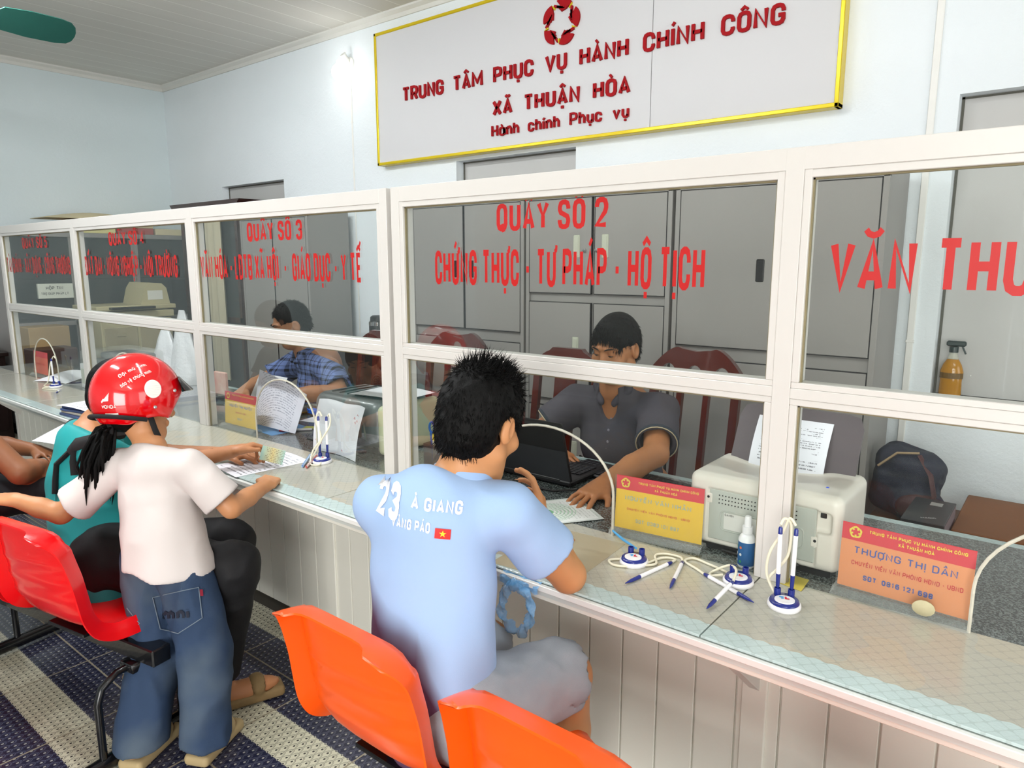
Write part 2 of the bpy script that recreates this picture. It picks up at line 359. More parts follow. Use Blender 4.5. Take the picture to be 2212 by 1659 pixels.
def cornice(name, a, b, ins):
    # stepped moulding under the ceiling
    mb = MB(); prof = [(0, ZC), (0, ZC-.055), (.012, ZC-.055), (.018, ZC-.03), (.04, ZC-.012), (.042, ZC)]
    V = []; 
    for p in (a, b):
        for d, z in prof: V.append((p[0]+ins[0]*d, p[1]+ins[1]*d, z))
    n = len(prof); F = [(i, (i+1) % n, n+(i+1) % n, n+i) for i in range(n)]+[tuple(range(n)), tuple(range(2*n-1, n-1, -1))]
    mb.add(V, F); struct(name, mb, trim_m)
cornice('trim_1', (XL, YB), (XR, YB), (0, -1)); cornice('trim_2', (XL, YF), (XL, YB), (1, 0))
# the yard outside the doorways, seen only in reflections
struct('ground', MB().box(-14, 14, -14, YF-.2, -.12, -.02).box(XR+.2, 12, YF-.2, 8, -.12, -.02), M('yard_concrete', 'A9A59B', .8))

# ---------------------------------------------------------------- things on the back wall
white = M('white_pvc', 'E8E8E4', .35, var=.03)
def conduit(name, x, z0, z1, w, label):
    mb = MB().box(x-w/2, x+w/2, YB-w*.5, YB, z0, z1, .002)
    for k in range(3): 
        zz = z0+(z1-z0)*(.2+.3*k); mb.box(x-w/2-.003, x+w/2+.003, YB-w*.55, YB, zz, zz+.012, .001)
    return tag(mesh_obj(name, mb, white), label, 'conduit')
conduit('cable_conduit', -4.452, .9, 2.9, .014, 'thin white cable conduit running down the wall from the lit bulb')
conduit('cable_conduit', -.588, .58, ZC-.02, .028, 'wide white cable conduit on the wall beside the large right-hand shutter')
lamp = thing('wall_lamp', 'lit round white bulb on a wall socket left of the sign board', 'lamp', (-4.45, YB, 2.925))
mesh_obj('socket', MB().lathe([(.045, 0), (.045, .012), (.03, .02)], X=XF((0, 0, 0), (1, 0, 0), (0, 0, 1)), seg=20).lathe([(.02, 0), (.02, .06), (.024, .075), (.0, .075)], X=XF((0, -.015, 0), (1, 0, 0), (0, .7, .7)), seg=16), white, lamp, 40)
t = NT('bulb_glow'); t.b.inputs['Emission Color'].default_value = (1, .98, .94, 1); t.b.inputs['Emission Strength'].default_value = 5; t.b.inputs['Base Color'].default_value = (1, 1, 1, 1)
mesh_obj('bulb', MB().lathe([(.001, -.055), (.035, -.045), (.055, -.015), (.058, .015), (.045, .045), (.025, .062), (.018, .085)], c=(-.008, -.1, -.085), seg=24), t.m, lamp, 60)
pl = bpy.data.lights.new('bulb_light', 'POINT'); pl.energy = 1.6; pl.color = (1, .98, .92); pl.shadow_soft_size = .06
po = bpy.data.objects.new('bulb_light', pl); COL.objects.link(po); po.location = (-4.46, YB-.2, 2.84)

# sign board
SX0, SX1, SZ0, SZ1, SY = -4.1, -.952, 2.152, 3.05, 3.555
sign = thing('sign_board', 'large white sign board with red raised lettering and yellow frame on the back wall', 'sign', (SX0, YB, SZ0))
o_ = Vector((SX0, YB, SZ0))
def sg(mb): mb.v = [tuple(Vector(p)-o_) for p in mb.v]; return mb
panel_m = M('sign_panel', 'CFCFD1', .6, var=.03, vs=2); gold = M('yellow_frame', 'E3C81E', .25, .35, var=.12, vs=9)
mesh_obj('panel', sg(MB().box(SX0+.01, -1.906, SY, YB-.005, SZ0+.01, SZ1-.01).box(-1.902, SX1-.01, SY, YB-.005, SZ0+.01, SZ1-.01)), panel_m, sign)
fr = MB(); w = .02
for a in ((SX0, SX1, SZ0, SZ0+w), (SX0, SX1, SZ1-w, SZ1), (SX0, SX0+w, SZ0, SZ1), (SX1-w, SX1, SZ0, SZ1)): fr.box(a[0], a[1], SY-.008, YB, a[2], a[3], .003)
mesh_obj('frame', sg(fr), gold, sign)
red = M('raised_red_letters', '9E0612', .65, 0, .2, var=.06)
SGX = lambda x, z: XF(Vector((x, SY-.012, z))-o_, (1, 0, 0), (0, 0, 1))
def sign_line(s, x0, x1, z, h, t_, cw, gap): put_text('lettering', s, h, SGX(x0, z), red, sign, width=x1-x0, t=t_, cw=cw, gap=gap, depth=-.012)
sign_line('TRUNG  TÂM  PHỤC  VỤ  HÀNH  CHÍNH  CÔNG', -3.815, -1.215, 2.553, .095, .18, .5, .13)
sign_line('XÃ  THUẬN  HÒA', -3.0, -2.026, 2.36, .093, .19, .5, .14)
sign_line('Hành  chính  Phục  vụ', -3.01, -2.03, 2.236, .072, .16, .52, .14)
# emblem: five hands closing round a star
em = MB(); ey = MB(); ec = Vector((-2.487, 0, 2.81))
def em_pt(a, r): return (ec.x+r*math.sin(a), ec.z+r*math.cos(a))
EX = XF((0, SY, 0), (1, 0, 0), (0, 0, 1))
for k in range(5):
    a0 = k*2*PI/5+.2
    # palm: crescent on the outside
    outer = [em_pt(a0+d, .118+.012*math.sin((d+.5)*PI)) for d in np.linspace(-.42, .5, 10)]; inner = [em_pt(a0+d, r) for d, r in zip(np.linspace(.5, -.42, 8), (.112, .085, .072, .068, .07, .08, .095, .116))]
    em.prism(outer+inner, .0, .012, 0, EX)
    for q in range(4):                                             # fingers
        b = a0-.12-.13*q; p0 = em_pt(b+.42, .082-.002*q); p1 = em_pt(b-.05-.03*q, .062+.014*q)
        V, F = ribbon([p0, ((p0[0]+p1[0])/2, (p0[1]+p1[1])/2), p1], .0125); 
        em.prism([tuple(V[i]) for i in (0, 2, 4, 5, 3, 1)], 0, .014, 0, EX)
    tp = [em_pt(a0+.5, .118), em_pt(a0+.62, .092), em_pt(a0+.5, .085)]; ey.prism(tp, 0, .013, 0, EX)
mesh_obj('emblem', sg(em), red, sign); mesh_obj('emblem_cuff', sg(ey), gold, sign)

# sockets and switch
def socket(x, z, label, plug):
    r = thing('wall_socket', label, 'socket', (x, YB, z))
    mesh_obj('plate', MB().box(-.037, .037, -.028, 0, -.06, .06, .004), M('ivory_plastic', 'E4E1D2', .4), r, 40)
    hb = MB()
    for zz in (-.03, .03):
        for xx in (-.009, .009): hb.box(xx-.004, xx+.004, -.0295, -.027, zz-.003, zz+.003)
    mesh_obj('slot', hb, M('black_plastic', '141416', .4), r)
    if plug:
        mesh_obj('plug', MB().box(-.014, .018, -.06, -.028, .012, .04, .006).tube([(0, -.05, .025), (-.03, -.055, .012), (-.06, -.05, -.03), (-.08, -.05, -.12)], .004, 8), M('black_plastic', '141416', .4), r, 40)
socket(-.525, .44, 'white double socket without a plug behind the backpack', False); socket(-.443, .425, 'white double socket with a black plug near the cardboard boxes', True)
sw = thing('light_switch', 'small white switch plate on the wall left of the grey cabinets', 'switch', (-3.86, YB, .89))
mesh_obj('plate', MB().box(-.045, .045, -.02, 0, -.06, .06, .004), white, sw); mesh_obj('knob', MB().lathe([(.018, 0), (.016, .014), (.0, .016)], X=XF((0, -.02, 0), (1, 0, 0), (0, 0, 1))), white, sw, 50)

# ceiling fan (only one blade reaches into the frame)
fan = thing('ceiling_fan', 'green ceiling fan with one blade showing at the top left', 'fan', (-4.93, 1.37, ZC))
gm = M('fan_green', '24584F', .35, .1, var=.15, vs=14)
mesh_obj('downrod', MB().lathe([(.06, 0), (.05, -.05), (.015, -.06), (.015, -.3)], seg=16), gm, fan, 40)
mesh_obj('motor', MB().lathe([(.03, -.28), (.09, -.3), (.1, -.33), (.1, -.39), (.06, -.42), (.001, -.43)], seg=24), M('fan_motor_pale', '7FB5AE', .3), fan, 40)
for k in range(3):
    a = math.radians(90+120*k); ca, sa = math.cos(a), math.sin(a); rows = []
    for r_, wd in ((.08, .022), (.13, .03), (.17, .062), (.3, .072), (.45, .07), (.51, .06), (.535, .04), (.545, .012)):
        rows.append([(ca*r_-sa*q*wd, sa*r_+ca*q*wd, -.37-.045*q*wd/.06) for q in (-1, -.5, 0, .5, 1)])
    mesh_obj('blade', MB().grid(rows, thick=.006), gm, fan)
# ceiling tube lamps out of the frame; two over the counter added as fill
tube_e = NT('tube_glow'); tube_e.b.inputs['Emission Color'].default_value = (.95, .98, 1, 1); tube_e.b.inputs['Emission Strength'].default_value = 115
for i, (x, y, where) in enumerate(((-3.1, .2, 'above the red seats'), (.9, -.7, 'above the orange seats'), (-1.7, 1.3, 'added as fill above the middle of the counter'), (-4.6, 1.3, 'added as fill above the left end of the counter'))):
    r = thing('tube_lamp', 'white ceiling tube lamp '+where, 'lamp', (x, y, ZC), group='ceiling tube lamps')
    mesh_obj('housing', MB().box(-.62, .62, -.04, .04, -.135, -.09, .006).box(-.5, -.48, -.01, .01, -.1, 0).box(.48, .5, -.01, .01, -.1, 0), white, r)
    mesh_obj('tube', MB().tube([(-.58, 0, -.16), (.58, 0, -.16)], .014, 12), tube_e.m, r, 60)
    l = area('tube_light', (x, y, ZC-.19), (x, y+.2, 0), 1.15, .1, 52 if x < -3 else 4, (.97, .99, 1))
# ================================================================ service counter
CZ = .70
alu = M('white_aluminium', 'CFCCC7', .3, 0, .5, var=.04, vs=3); dark = M('black_plastic', '141416', .4); cream = M('cream_panel', 'E6E5DA', .45, var=.06, vs=5, bump=.1, bs=90)
counter = thing('service_counter', 'long white plank-fronted service counter under the glass partition', 'counter', (0, 1.53, 0))
c_ = lambda mb: (setattr(mb, 'v', [(p[0], p[1]-1.53, p[2]) for p in mb.v]), mb)[1]
mb = MB(); x = -5.45; k = 0
while x < 1.2:
    wd = .105 if x < -2.1 else .103
    mb.box(x+.0018, x+wd-.0018, 1.53, 1.55, .07, .665, .002); x += wd
mb.box(-5.45, 1.2, 1.538, 1.556, .07, .665)
mesh_obj('front_panel', c_(mb), cream, counter)
mesh_obj('end_post', c_(MB().box(-5.475, -5.45, 1.52, 1.57, 0, .665, .003)), alu, counter)
for sx_ in (-.53, -2.13): mesh_obj('seam_strip', c_(MB().box(sx_, sx_+.06, 1.522, 1.535, .07, .665, .003)), cream, counter)
mesh_obj('plinth', c_(MB().box(-5.45, 1.2, 1.545, 2.2, 0, .07)), M('dark_plinth', '3A3630', .7), counter)
mesh_obj('worktop_board', c_(MB().box(-6.2, 1.2, 1.2795, 2.262, .668, CZ-.002)), M('pale_board', 'CDD3CE', .6), counter)
mesh_obj('edge_trim', c_(MB().box(-6.2, 1.2, 1.268, 1.2795, .684, CZ-.001, .0015)), M('trim_white', 'E6E8E4', .35), counter)
mesh_obj('apron', c_(MB().box(-6.2, 1.2, 1.283, 1.3, .655, .684, .002)), cream, counter)
mesh_obj('back_panel', c_(MB().box(-5.45, 1.2, 2.19, 2.21, .07, .668)), cream, counter)
for bx in (-5.4, -.5):
    mesh_obj('bracket', c_(MB().prism([(1.31, .655), (1.53, .655), (1.53, .47)], bx-.012, bx+.012, 0, Matrix(((0, 0, 1, 0), (1, 0, 0, 0), (0, 1, 0, 0), (0, 0, 0, 1))))), alu, counter)
def glass_top():
    t = NT('patterned_counter_glass'); t.set(.12, 0, .6, .3); v = t.co('Object'); x, y, z = t.xyz(v)
    # ogee lattice of ovals pressed into the glass
    a = t.math('SINE', t.math('MULTIPLY', t.math('ADD', x, y), 92)); b = t.math('SINE', t.math('MULTIPLY', t.math('SUBTRACT', x, y), 92))
    lat = t.math('MULTIPLY', a, b); line = t.math('LESS_THAN', t.math('ABSOLUTE', lat), .1)
    sp = t.noise(240, 2, v)
    base = t.mix(t.noise(2.5, 3, v), hexc('B5B2A2'), hexc('A9AAA0'))
    base = t.mix(t.math('MULTIPLY', t.math('GREATER_THAN', t.noise(4, 2, t.vscale(v, (1, 1, 1))), .6), .3), base, hexc('C2B193'))
    edge = t.math('LESS_THAN', y, t.math('ADD', 1.333, t.math('MULTIPLY', lat, .006)))
    base = t.mix(edge, base, hexc('B9CCCB'))
    back = t.math('GREATER_THAN', y, 1.64); spk = t.math('GREATER_THAN', sp, .52)
    base = t.mix(back, base, t.mix(spk, hexc('2E3534'), hexc('727A78')))
    rim = t.math('GREATER_THAN', y, 2.225); base = t.mix(rim, base, hexc('A9BFBE'))
    base = t.mix(t.math('MULTIPLY', line, .22), base, hexc('77807A'))
    t.L(base, t.b.inputs['Base Color'])
    t.bump(t.math('ADD', t.math('MULTIPLY', line, -1), t.math('MULTIPLY', t.noise(160, 2, v), .8)), .35, .002); return t.m
gt = glass_top(); cuts = [-6.2, -5.72, -4.43, -3.15, -1.834, -.537, .75, 1.2]
names = ['far left end', 'at the far left booth', 'under the teal-shirted woman\'s booth side', 'before the plaid-shirted clerk', 'under the blue-shirted man\'s elbow', 'under the orange name plate', 'beyond the right edge']
for i, (a, b) in enumerate(zip(cuts, cuts[1:])):
    tag(mesh_obj('glass_sheet', MB().box(a+.0015, b-.0015, 1.28, 2.26, CZ, CZ+.006, .0012), gt), 'patterned pale glass sheet on the counter, '+names[i], 'glass top', 'glass sheets on the counter')
GZ = CZ+.006

# ================================================================ glazed partition: two frames
def pane_mat():
    t = NT('clear_pane'); t.n.remove(t.b)
    tr = t.new('ShaderNodeBsdfTransparent'); tr.inputs[0].default_value = (.955, .97, .962, 1)
    gl = t.new('ShaderNodeBsdfGlossy'); gl.inputs['Roughness'].default_value = .01; gl.inputs[0].default_value = (.9, .95, .96, 1)
    df = t.new('ShaderNodeBsdfDiffuse'); df.inputs[0].default_value = (.72, .76, .72, 1)
    fr = t.new('ShaderNodeFresnel'); fr.inputs[0].default_value = 1.5
    m1 = t.new('ShaderNodeMixShader'); t.L(t.math('MULTIPLY', fr.outputs[0], .14), m1.inputs[0]); t.L(tr.outputs[0], m1.inputs[1]); t.L(gl.outputs[0], m1.inputs[2])
    m2 = t.new('ShaderNodeMixShader'); v = t.co()
    spots = t.math('MULTIPLY', t.math('GREATER_THAN', t.noise(70, 2, v), .81), .4)       # dust and dried drips
    t.L(t.math('ADD', t.math('MULTIPLY', t.noise(3, 4, v), .014), spots), m2.inputs[0]); t.L(m1.outputs[0], m2.inputs[1]); t.L(df.outputs[0], m2.inputs[2])
    t.L(m2.outputs[0], t.out.inputs[0]); return t.m
pane_m = pane_mat(); seal = M('grimy_silicone', '8C8262', .7, var=.3, vs=40); edge_m = M('scuffed_glass_edge', 'D8D4C4', .5, var=.35, vs=60)
PY = 1.62; Z1 = 1.70; red_v = M('red_vinyl', 'B40502', .5, var=.04)
def pane(name, x0, x1, z0, z1, root, arch=None):
    y0, y1 = PY+.012, PY+.017
    if arch is None: mb = MB().box(x0, x1, y0, y1, z0, z1)
    else:
        c, hw, hz, ht = arch                                        # straight sides to hz, half ellipse to ht
        poly = [(x0, z0), (x0, z1), (x1, z1), (x1, z0), (c+hw, z0), (c+hw, hz)]
        if x1 < c+hw: poly = [(x0, z0), (x0, z1), (x1, z1)]; 
        arcp = [(c+hw*math.cos(q), hz+(ht-hz)*math.sin(q)) for q in np.linspace(0, PI, 25)]
        if x1 < c+hw:
            arcp = [p for p in arcp if p[0] < x1]; arcp = [(x1, arcp[0][1])]+arcp
        poly += arcp[0 if x1 < c+hw else 1:]+[(c-hw, z0)]
        mb = MB().prism(poly, -y1, -y0, 0, XF((0, 0, 0), (1, 0, 0), (0, 0, 1)))
    p = mesh_obj(name, mb, pane_m, root)
    if arch:
        path = [(c-hw, y0+.0025, z0)]+[(q[0], y0+.0025, q[1]) for q in arcp[::-1]]+([(c+hw, y0+.0025, z0)] if x1 >= c+hw else [])
        V = MB().tube(path, .0038, 6); mesh_obj('cut_edge', V, edge_m, p)
    # silicone bead round the pane
    e = .0035
    sl = MB().box(x0, x0+e*2, y0-.001, y1+.002, z0, z1).box(x1-e*2, x1, y0-.001, y1+.002, z0, z1).box(x0, x1, y0-.001, y1+.002, z1-e*2, z1)
    mesh_obj('sealant', sl, seal, p); return p
def letters(p, s, x0, x1, z0, h, **k):
    kw = dict(t=.17, cw=.36, gap=.1); kw.update(k)
    put_text('lettering', s, h, XF((x0, PY+.0116, z0), (1, 0, 0), (0, 0, 1)), red_v, p, width=x1-x0, **kw)
def post(root, x0, x1, bl, br, z1=Z1, nm='post'):
    """core x0..x1 with glazing beads on its left / right side"""
    mb = MB().box(x0, x1, PY, PY+.05, GZ, z1, .0012)
    for s, xx in ((bl, x0), (br, x1)):
        if not s: continue
        for za, zb in ((1.189, 1.653), (GZ, 1.136)):
            a, b = (xx-.017, xx) if s < 0 else (xx, xx+.017); mb.box(a, b, PY+.0015, PY+.048, za, zb, .0015)
    mesh_obj(nm, mb, alu, root)
def rail(root, x0, x1, za, zb, nm, beads):
    mb = MB().box(x0, x1, PY+.0004, PY+.0496, za, zb, .0012)
    for a, b, lo, hi in beads: mb.box(a, b, PY+.0019, PY+.0475, lo, hi, .0015)
    mesh_obj(nm, mb, alu, root)
# frame with three booths
fa = thing('glass_partition', 'white-framed glass partition over the three left-hand booths', 'partition', (0, 0, 0), group=None)
bays = [(-5.70, -4.50), (-4.46, -3.18), (-3.135, -1.872)]
post(fa, -5.74, -5.70, 0, 1); post(fa, -4.50, -4.46, -1, 1); post(fa, -3.18, -3.135, -1, 1); post(fa, -1.872, -1.836, -1, 0)
def beads_for(bs, hi): return [(a+.017, b-.017, z, z+.015) for a, b in bs for z in hi]
for a, b in bays: rail(fa, a, b, 1.151, 1.175, 'mid_rail', [(a, b, 1.136, 1.151), (a, b, 1.175, 1.189)])
rail(fa, -5.70, -1.872, 1.652, Z1, 'top_rail', [(a, b, 1.635, 1.652) for a, b in bays])
for i, (a, b) in enumerate(bays):
    u = pane('upper_pane', a+.014, b-.014, 1.186, 1.638, fa)
    lo = pane('lower_pane', a+.014, b-.014, GZ, 1.139, fa, ((-5.16, .2, .8, .98), (-3.98, .2, .8, .98), (-2.515, .215, .8, .985))[i])
    if i == 0: letters(u, 'QUẦY SỐ 5', -5.33, -4.905, 1.548, .07); letters(u, 'TÀI CHÍNH - XÂY DỰNG - CÔNG THƯƠNG', -5.66, -4.585, 1.391, .104)
    if i == 1: letters(u, 'QUẦY SỐ 4', -4.035, -3.63, 1.547, .07); letters(u, 'ĐẤT ĐAI - NÔNG NGHIỆP - MÔI TRƯỜNG', -4.37, -3.315, 1.389, .105)
    if i == 2: letters(u, 'QUẦY SỐ 3', -2.705, -2.325, 1.543, .075); letters(u, 'VĂN HÓA - LĐTB XÃ HỘI  -  GIÁO DỤC - Y TẾ', -3.1, -1.988, 1.387, .105)
fb = thing('glass_partition', 'white-framed glass partition in front of the polo-shirted clerk, running off to the right', 'partition', (0, 0, 0))
post(fb, -1.814, -1.776, 0, 1); post(fb, -.534, -.494, -1, 1); post(fb, 1.16, 1.2, -1, 0)
bays = [(-1.776, -.534), (-.494, 1.16)]
for a, b in bays: rail(fb, a, b, 1.151, 1.175, 'mid_rail', [(a, b, 1.136, 1.151), (a, b, 1.175, 1.189)])
rail(fb, -1.776, 1.16, 1.652, Z1, 'top_rail', [(a, b, 1.635, 1.652) for a, b in bays])
for i, (a, b) in enumerate(bays):
    u = pane('upper_pane', a+.014, b-.014, 1.186, 1.638, fb)
    pane('lower_pane', a+.014, b-.014, GZ, 1.139, fb, ((-1.185, .232, .82, .985), (.13, .24, .8, .985))[i])
    if i == 0: letters(u, 'QUẦY SỐ 2', -1.367, -.987, 1.546, .079); letters(u, 'CHỨNG THỰC - TƯ PHÁP - HỘ TỊCH', -1.624, -.715, 1.388, .106)
    else: letters(u, 'VĂN THƯ - TIẾP NHẬN', -.432, .46, 1.393, .109)

# ================================================================ steel cabinets and bookcase
steel = M('grey_steel_paint', '93908C', .42, .1, var=.1, vs=3, stretch=(1, 1, .6)); gap = M('cabinet_gap', '1C1C1E', .8); hole = M('pale_handle', 'B9BCAA', .4); chrome = M('chrome', 'C9C9C9', .15, 1)
blue_m = M('blue_sticker', '4C86B8', .5)
CH = 1.838; CY0, CY1 = 3.19, 3.57
def cabinet(x, w, label, kind, sticker=True, y0=CY0):
    r = thing('steel_cabinet', label, 'cabinet', (x, y0, 0), 0, 'grey steel cabinets')
    d = CY1-CY0; f = .024
    b = MB().box(0, w, .016, d, .06, CH, .002).box(0, f, 0, .02, .06, CH, .0015).box(w-f, w, 0, .02, .06, CH, .0015).box(0, w, 0, .02, CH-.045, CH, .0015).box(0, w, 0, .02, .06, .11, .0015).box(.03, w-.03, .03, d-.03, 0, .06)
    mesh_obj('body', b, steel, r)
    g = .004
    def door(x0, x1, z0, z1, hx=None, hz=None, style='recess', nm='door'):
        bd = MB().box(x0, x0+g, .0, .018, z0, z1, 0, 1).box(x1-g, x1, .0, .018, z0, z1, 0, 1).box(x0, x1, .0, .018, z0, z0+g, 0, 1).box(x0, x1, 0, .018, z1-g, z1, 0, 1)
        bd.box(x0+g, x1-g, -.002, .018, z0+g, z1-g, .0015, 0)
        o = mesh_obj(nm, bd, [steel, gap], r)
        if style == 'recess' and hx is not None:
            mesh_obj('handle', MB().box(hx-.02, hx+.02, -.006, 0, hz-.06, hz+.06, .004).box(hx-.012, hx+.012, -.008, -.002, hz-.05, hz+.05, .001), hole, o)
            s = 1 if hx < (x0+x1)/2 else -1
            mesh_obj('lock', MB().lathe([(.011, 0), (.011, .008), (.0, .01)], X=XF((hx+.05*(-s if 0 else (1 if hx > (x0+x1)/2 else -1)), -.001, hz-.02), (1, 0, 0), (0, 0, 1))), chrome, o, 50)
        elif style == 'slide' and hx is not None:
            mesh_obj('handle', MB().box(hx-.018, hx+.018, -.006, .0, hz-.05, hz+.05, .004), dark, o)
    if kind == 'two':      # sliding doors above, small doors below
        door(f, w/2-.005, 1.06, CH-.045, w/2-.06, 1.42, 'slide'); door(w/2+.005, w-f, 1.06, CH-.045, w/2+.06, 1.42, 'slide')
        door(f, w/2-.005, .11, 1.0); door(w/2+.005, w-f, .11, 1.0)
    elif kind == 'one':
        door(f, w-f, 1.06, CH-.045, w*.46, 1.42, 'slide'); door(f, w-f, .11, 1.0)
    elif kind == 'four':
        for z0, z1, hz in ((.11, .66, .42), (.70, 1.245, 1.0), (1.29, CH-.045, 1.54)):
            door(f, w/2-.008, z0, z1, w/2-.1, hz); door(w/2+.008, w-f, z0, z1, w/2+.075, hz)
    elif kind == 'tall':
        door(f, w/2-.004, .11, CH-.045); door(w/2+.004, w-f, .11, CH-.045)
    if sticker: mesh_obj('maker_sticker', MB().box(.03, .085, -.0015, 0, CH-.034, CH-.012), blue_m, r)
    return r
cabinet(-3.385, .91, 'grey steel sliding-door cabinet, leftmost of the three behind the polo-shirted clerk', 'two')
cabinet(-2.46, .885, 'grey steel cabinet with four small recessed handles straight behind the polo-shirted clerk', 'four', False)
cabinet(-1.558, .917, 'grey steel sliding-door cabinet next to the right-hand conduit, black handle showing', 'one')
cabinet(-5.39, .905, 'grey steel two-door cabinet behind the plaid-shirted clerk', 'tall', False)
bk = thing('wooden_bookcase', 'dark brown wooden bookcase with a wide cornice left of the grey cabinet', 'bookcase', (-6.46, 3.24, 0))
wood = M('dark_red_wood', '3B1714', .22, 0, .5, var=.5, vs=5, stretch=(6, 6, .7), coat=.4)
mb = MB().box(0, 1.04, 0, .35, 0, .1).box(0, .04, 0, .35, .1, 1.91, .003).box(.96, 1.04, 0, .35, .1, 1.91, .003).box(0, 1.04, .33, .35, .1, 1.91)
for zz in (.1, .7, 1.1, 1.5, 1.89): mb.box(.0, 1.0, .02, .33, zz, zz+.02)
mesh_obj('carcass', mb, wood, bk)
mesh_obj('cornice', MB().prism([(-.06, 1.97), (1.10, 1.97), (1.07, 1.945), (1.04, 1.91), (0, 1.91), (-.035, 1.945)], -.34, .06, 0, XF((0, 0, 0), (1, 0, 0), (0, 0, 1))), wood, bk)
dg = NT('smoky_cabinet_glass'); dg.set(.08, 0, .6); dg.b.inputs['Base Color'].default_value = hexc('4A5050'); dg.b.inputs['Alpha'].default_value = .5
for a, b in ((.04, .5), (.51, .96)):
    d = mesh_obj('door', MB().box(a, a+.04, -.012, 0, .1, 1.88, .002).box(b-.04, b, -.012, 0, .1, 1.88, .002).box(a, b, -.012, 0, .1, .2, .002).box(a, b, -.012, 0, 1.82, 1.88, .002).box(a, b, -.012, 0, .95, 1.0, .002), wood, bk)
    mesh_obj('glass', MB().box(a+.04, b-.04, -.008, -.005, .2, 1.82), dg.m, d)
pst = M('cream_curtain', 'B8B097', .75, var=.12, vs=8, stretch=(12, 12, .4))
# cream curtain strip hanging inside the right-hand door edge, as seen through the pane
mbc = MB().grid([[(-5.95+.26*u, 3.19+.02*math.sin(u*16), zz) for u in np.linspace(0, 1, 33)] for zz in (.45, .9, 1.4, 1.88)], thick=.004)
tag(mesh_obj('curtain', mbc, pst, smooth=60), 'narrow cream curtain hanging in front of the dark bookcase', 'curtain')
# ================================================================ signed-distance modelling for bodies, cloth and soft things
def surface(f, org, h):
    """naive surface nets over a sampled field (negative inside)"""
    s = f < 0; c = np.zeros(tuple(n-1 for n in f.shape), np.int8)
    for a in (0, 1):
        for b in (0, 1):
            for d in (0, 1): c += s[a:f.shape[0]-1+a, b:f.shape[1]-1+b, d:f.shape[2]-1+d]
    act = (c > 0) & (c < 8); idx = -np.ones(c.shape, np.int32); I = np.argwhere(act); idx[act] = np.arange(len(I))
    acc = np.zeros((len(I), 3)); cnt = np.zeros((len(I), 1))
    cor = [(a, b, d) for a in (0, 1) for b in (0, 1) for d in (0, 1)]
    for p in cor:
        for q in cor:
            if sum(q)-sum(p) != 1 or any(y < x for x, y in zip(p, q)): continue
            fa = f[I[:, 0]+p[0], I[:, 1]+p[1], I[:, 2]+p[2]]; fb = f[I[:, 0]+q[0], I[:, 1]+q[1], I[:, 2]+q[2]]
            m = (fa < 0) != (fb < 0); t = np.where(m, fa/(fa-fb+1e-12), 0)[:, None]
            acc += np.where(m[:, None], np.array(p)+t*(np.array(q)-np.array(p)), 0); cnt += m[:, None]
    V = np.array(org)+h*(I+acc/np.maximum(cnt, 1)); Q = []
    for ax in range(3):
        sl = [slice(1, -1)]*3; lo = list(sl); hi = list(sl); lo[ax] = slice(0, -1); hi[ax] = slice(1, None)
        A = s[tuple(lo)]; B = s[tuple(hi)]; E_ = np.argwhere(A != B)
        if not len(E_): continue
        base = E_.copy(); 
        for k in range(3):
            if k != ax: base[:, k] += 1
        o1, o2 = [(1, 2), (2, 0), (0, 1)][ax]
        def g(d1, d2):
            k = base.copy(); k[:, o1] += d1; k[:, o2] += d2; return idx[k[:, 0], k[:, 1], k[:, 2]]
        q = np.stack([g(-1, -1), g(0, -1), g(0, 0), g(-1, 0)], 1)
        flip = ~A[E_[:, 0], E_[:, 1], E_[:, 2]]; q[flip] = q[flip][:, ::-1]; Q.append(q)
    Q = np.concatenate(Q); Q = Q[(Q >= 0).all(1)]; return V, Q
def _hash(i, j, k, s): 
    n = (i*73856093) ^ (j*19349663) ^ (k*83492791) ^ (s*2654435)
    n = (n ^ (n >> 13))*1274126177; return ((n ^ (n >> 16)) & 0xffff)/65535.
def vnoise(P, sc, seed=1):
    P = P*np.array(sc); F0 = np.floor(P).astype(np.int64); u = P-F0; u = u*u*(3-2*u); r = 0
    for a in (0, 1):
        for b in (0, 1):
            for d in (0, 1):
                w = (u[..., 0] if a else 1-u[..., 0])*(u[..., 1] if b else 1-u[..., 1])*(u[..., 2] if d else 1-u[..., 2])
                r = r+w*_hash(F0[..., 0]+a, F0[..., 1]+b, F0[..., 2]+d, seed)
    return r*2-1
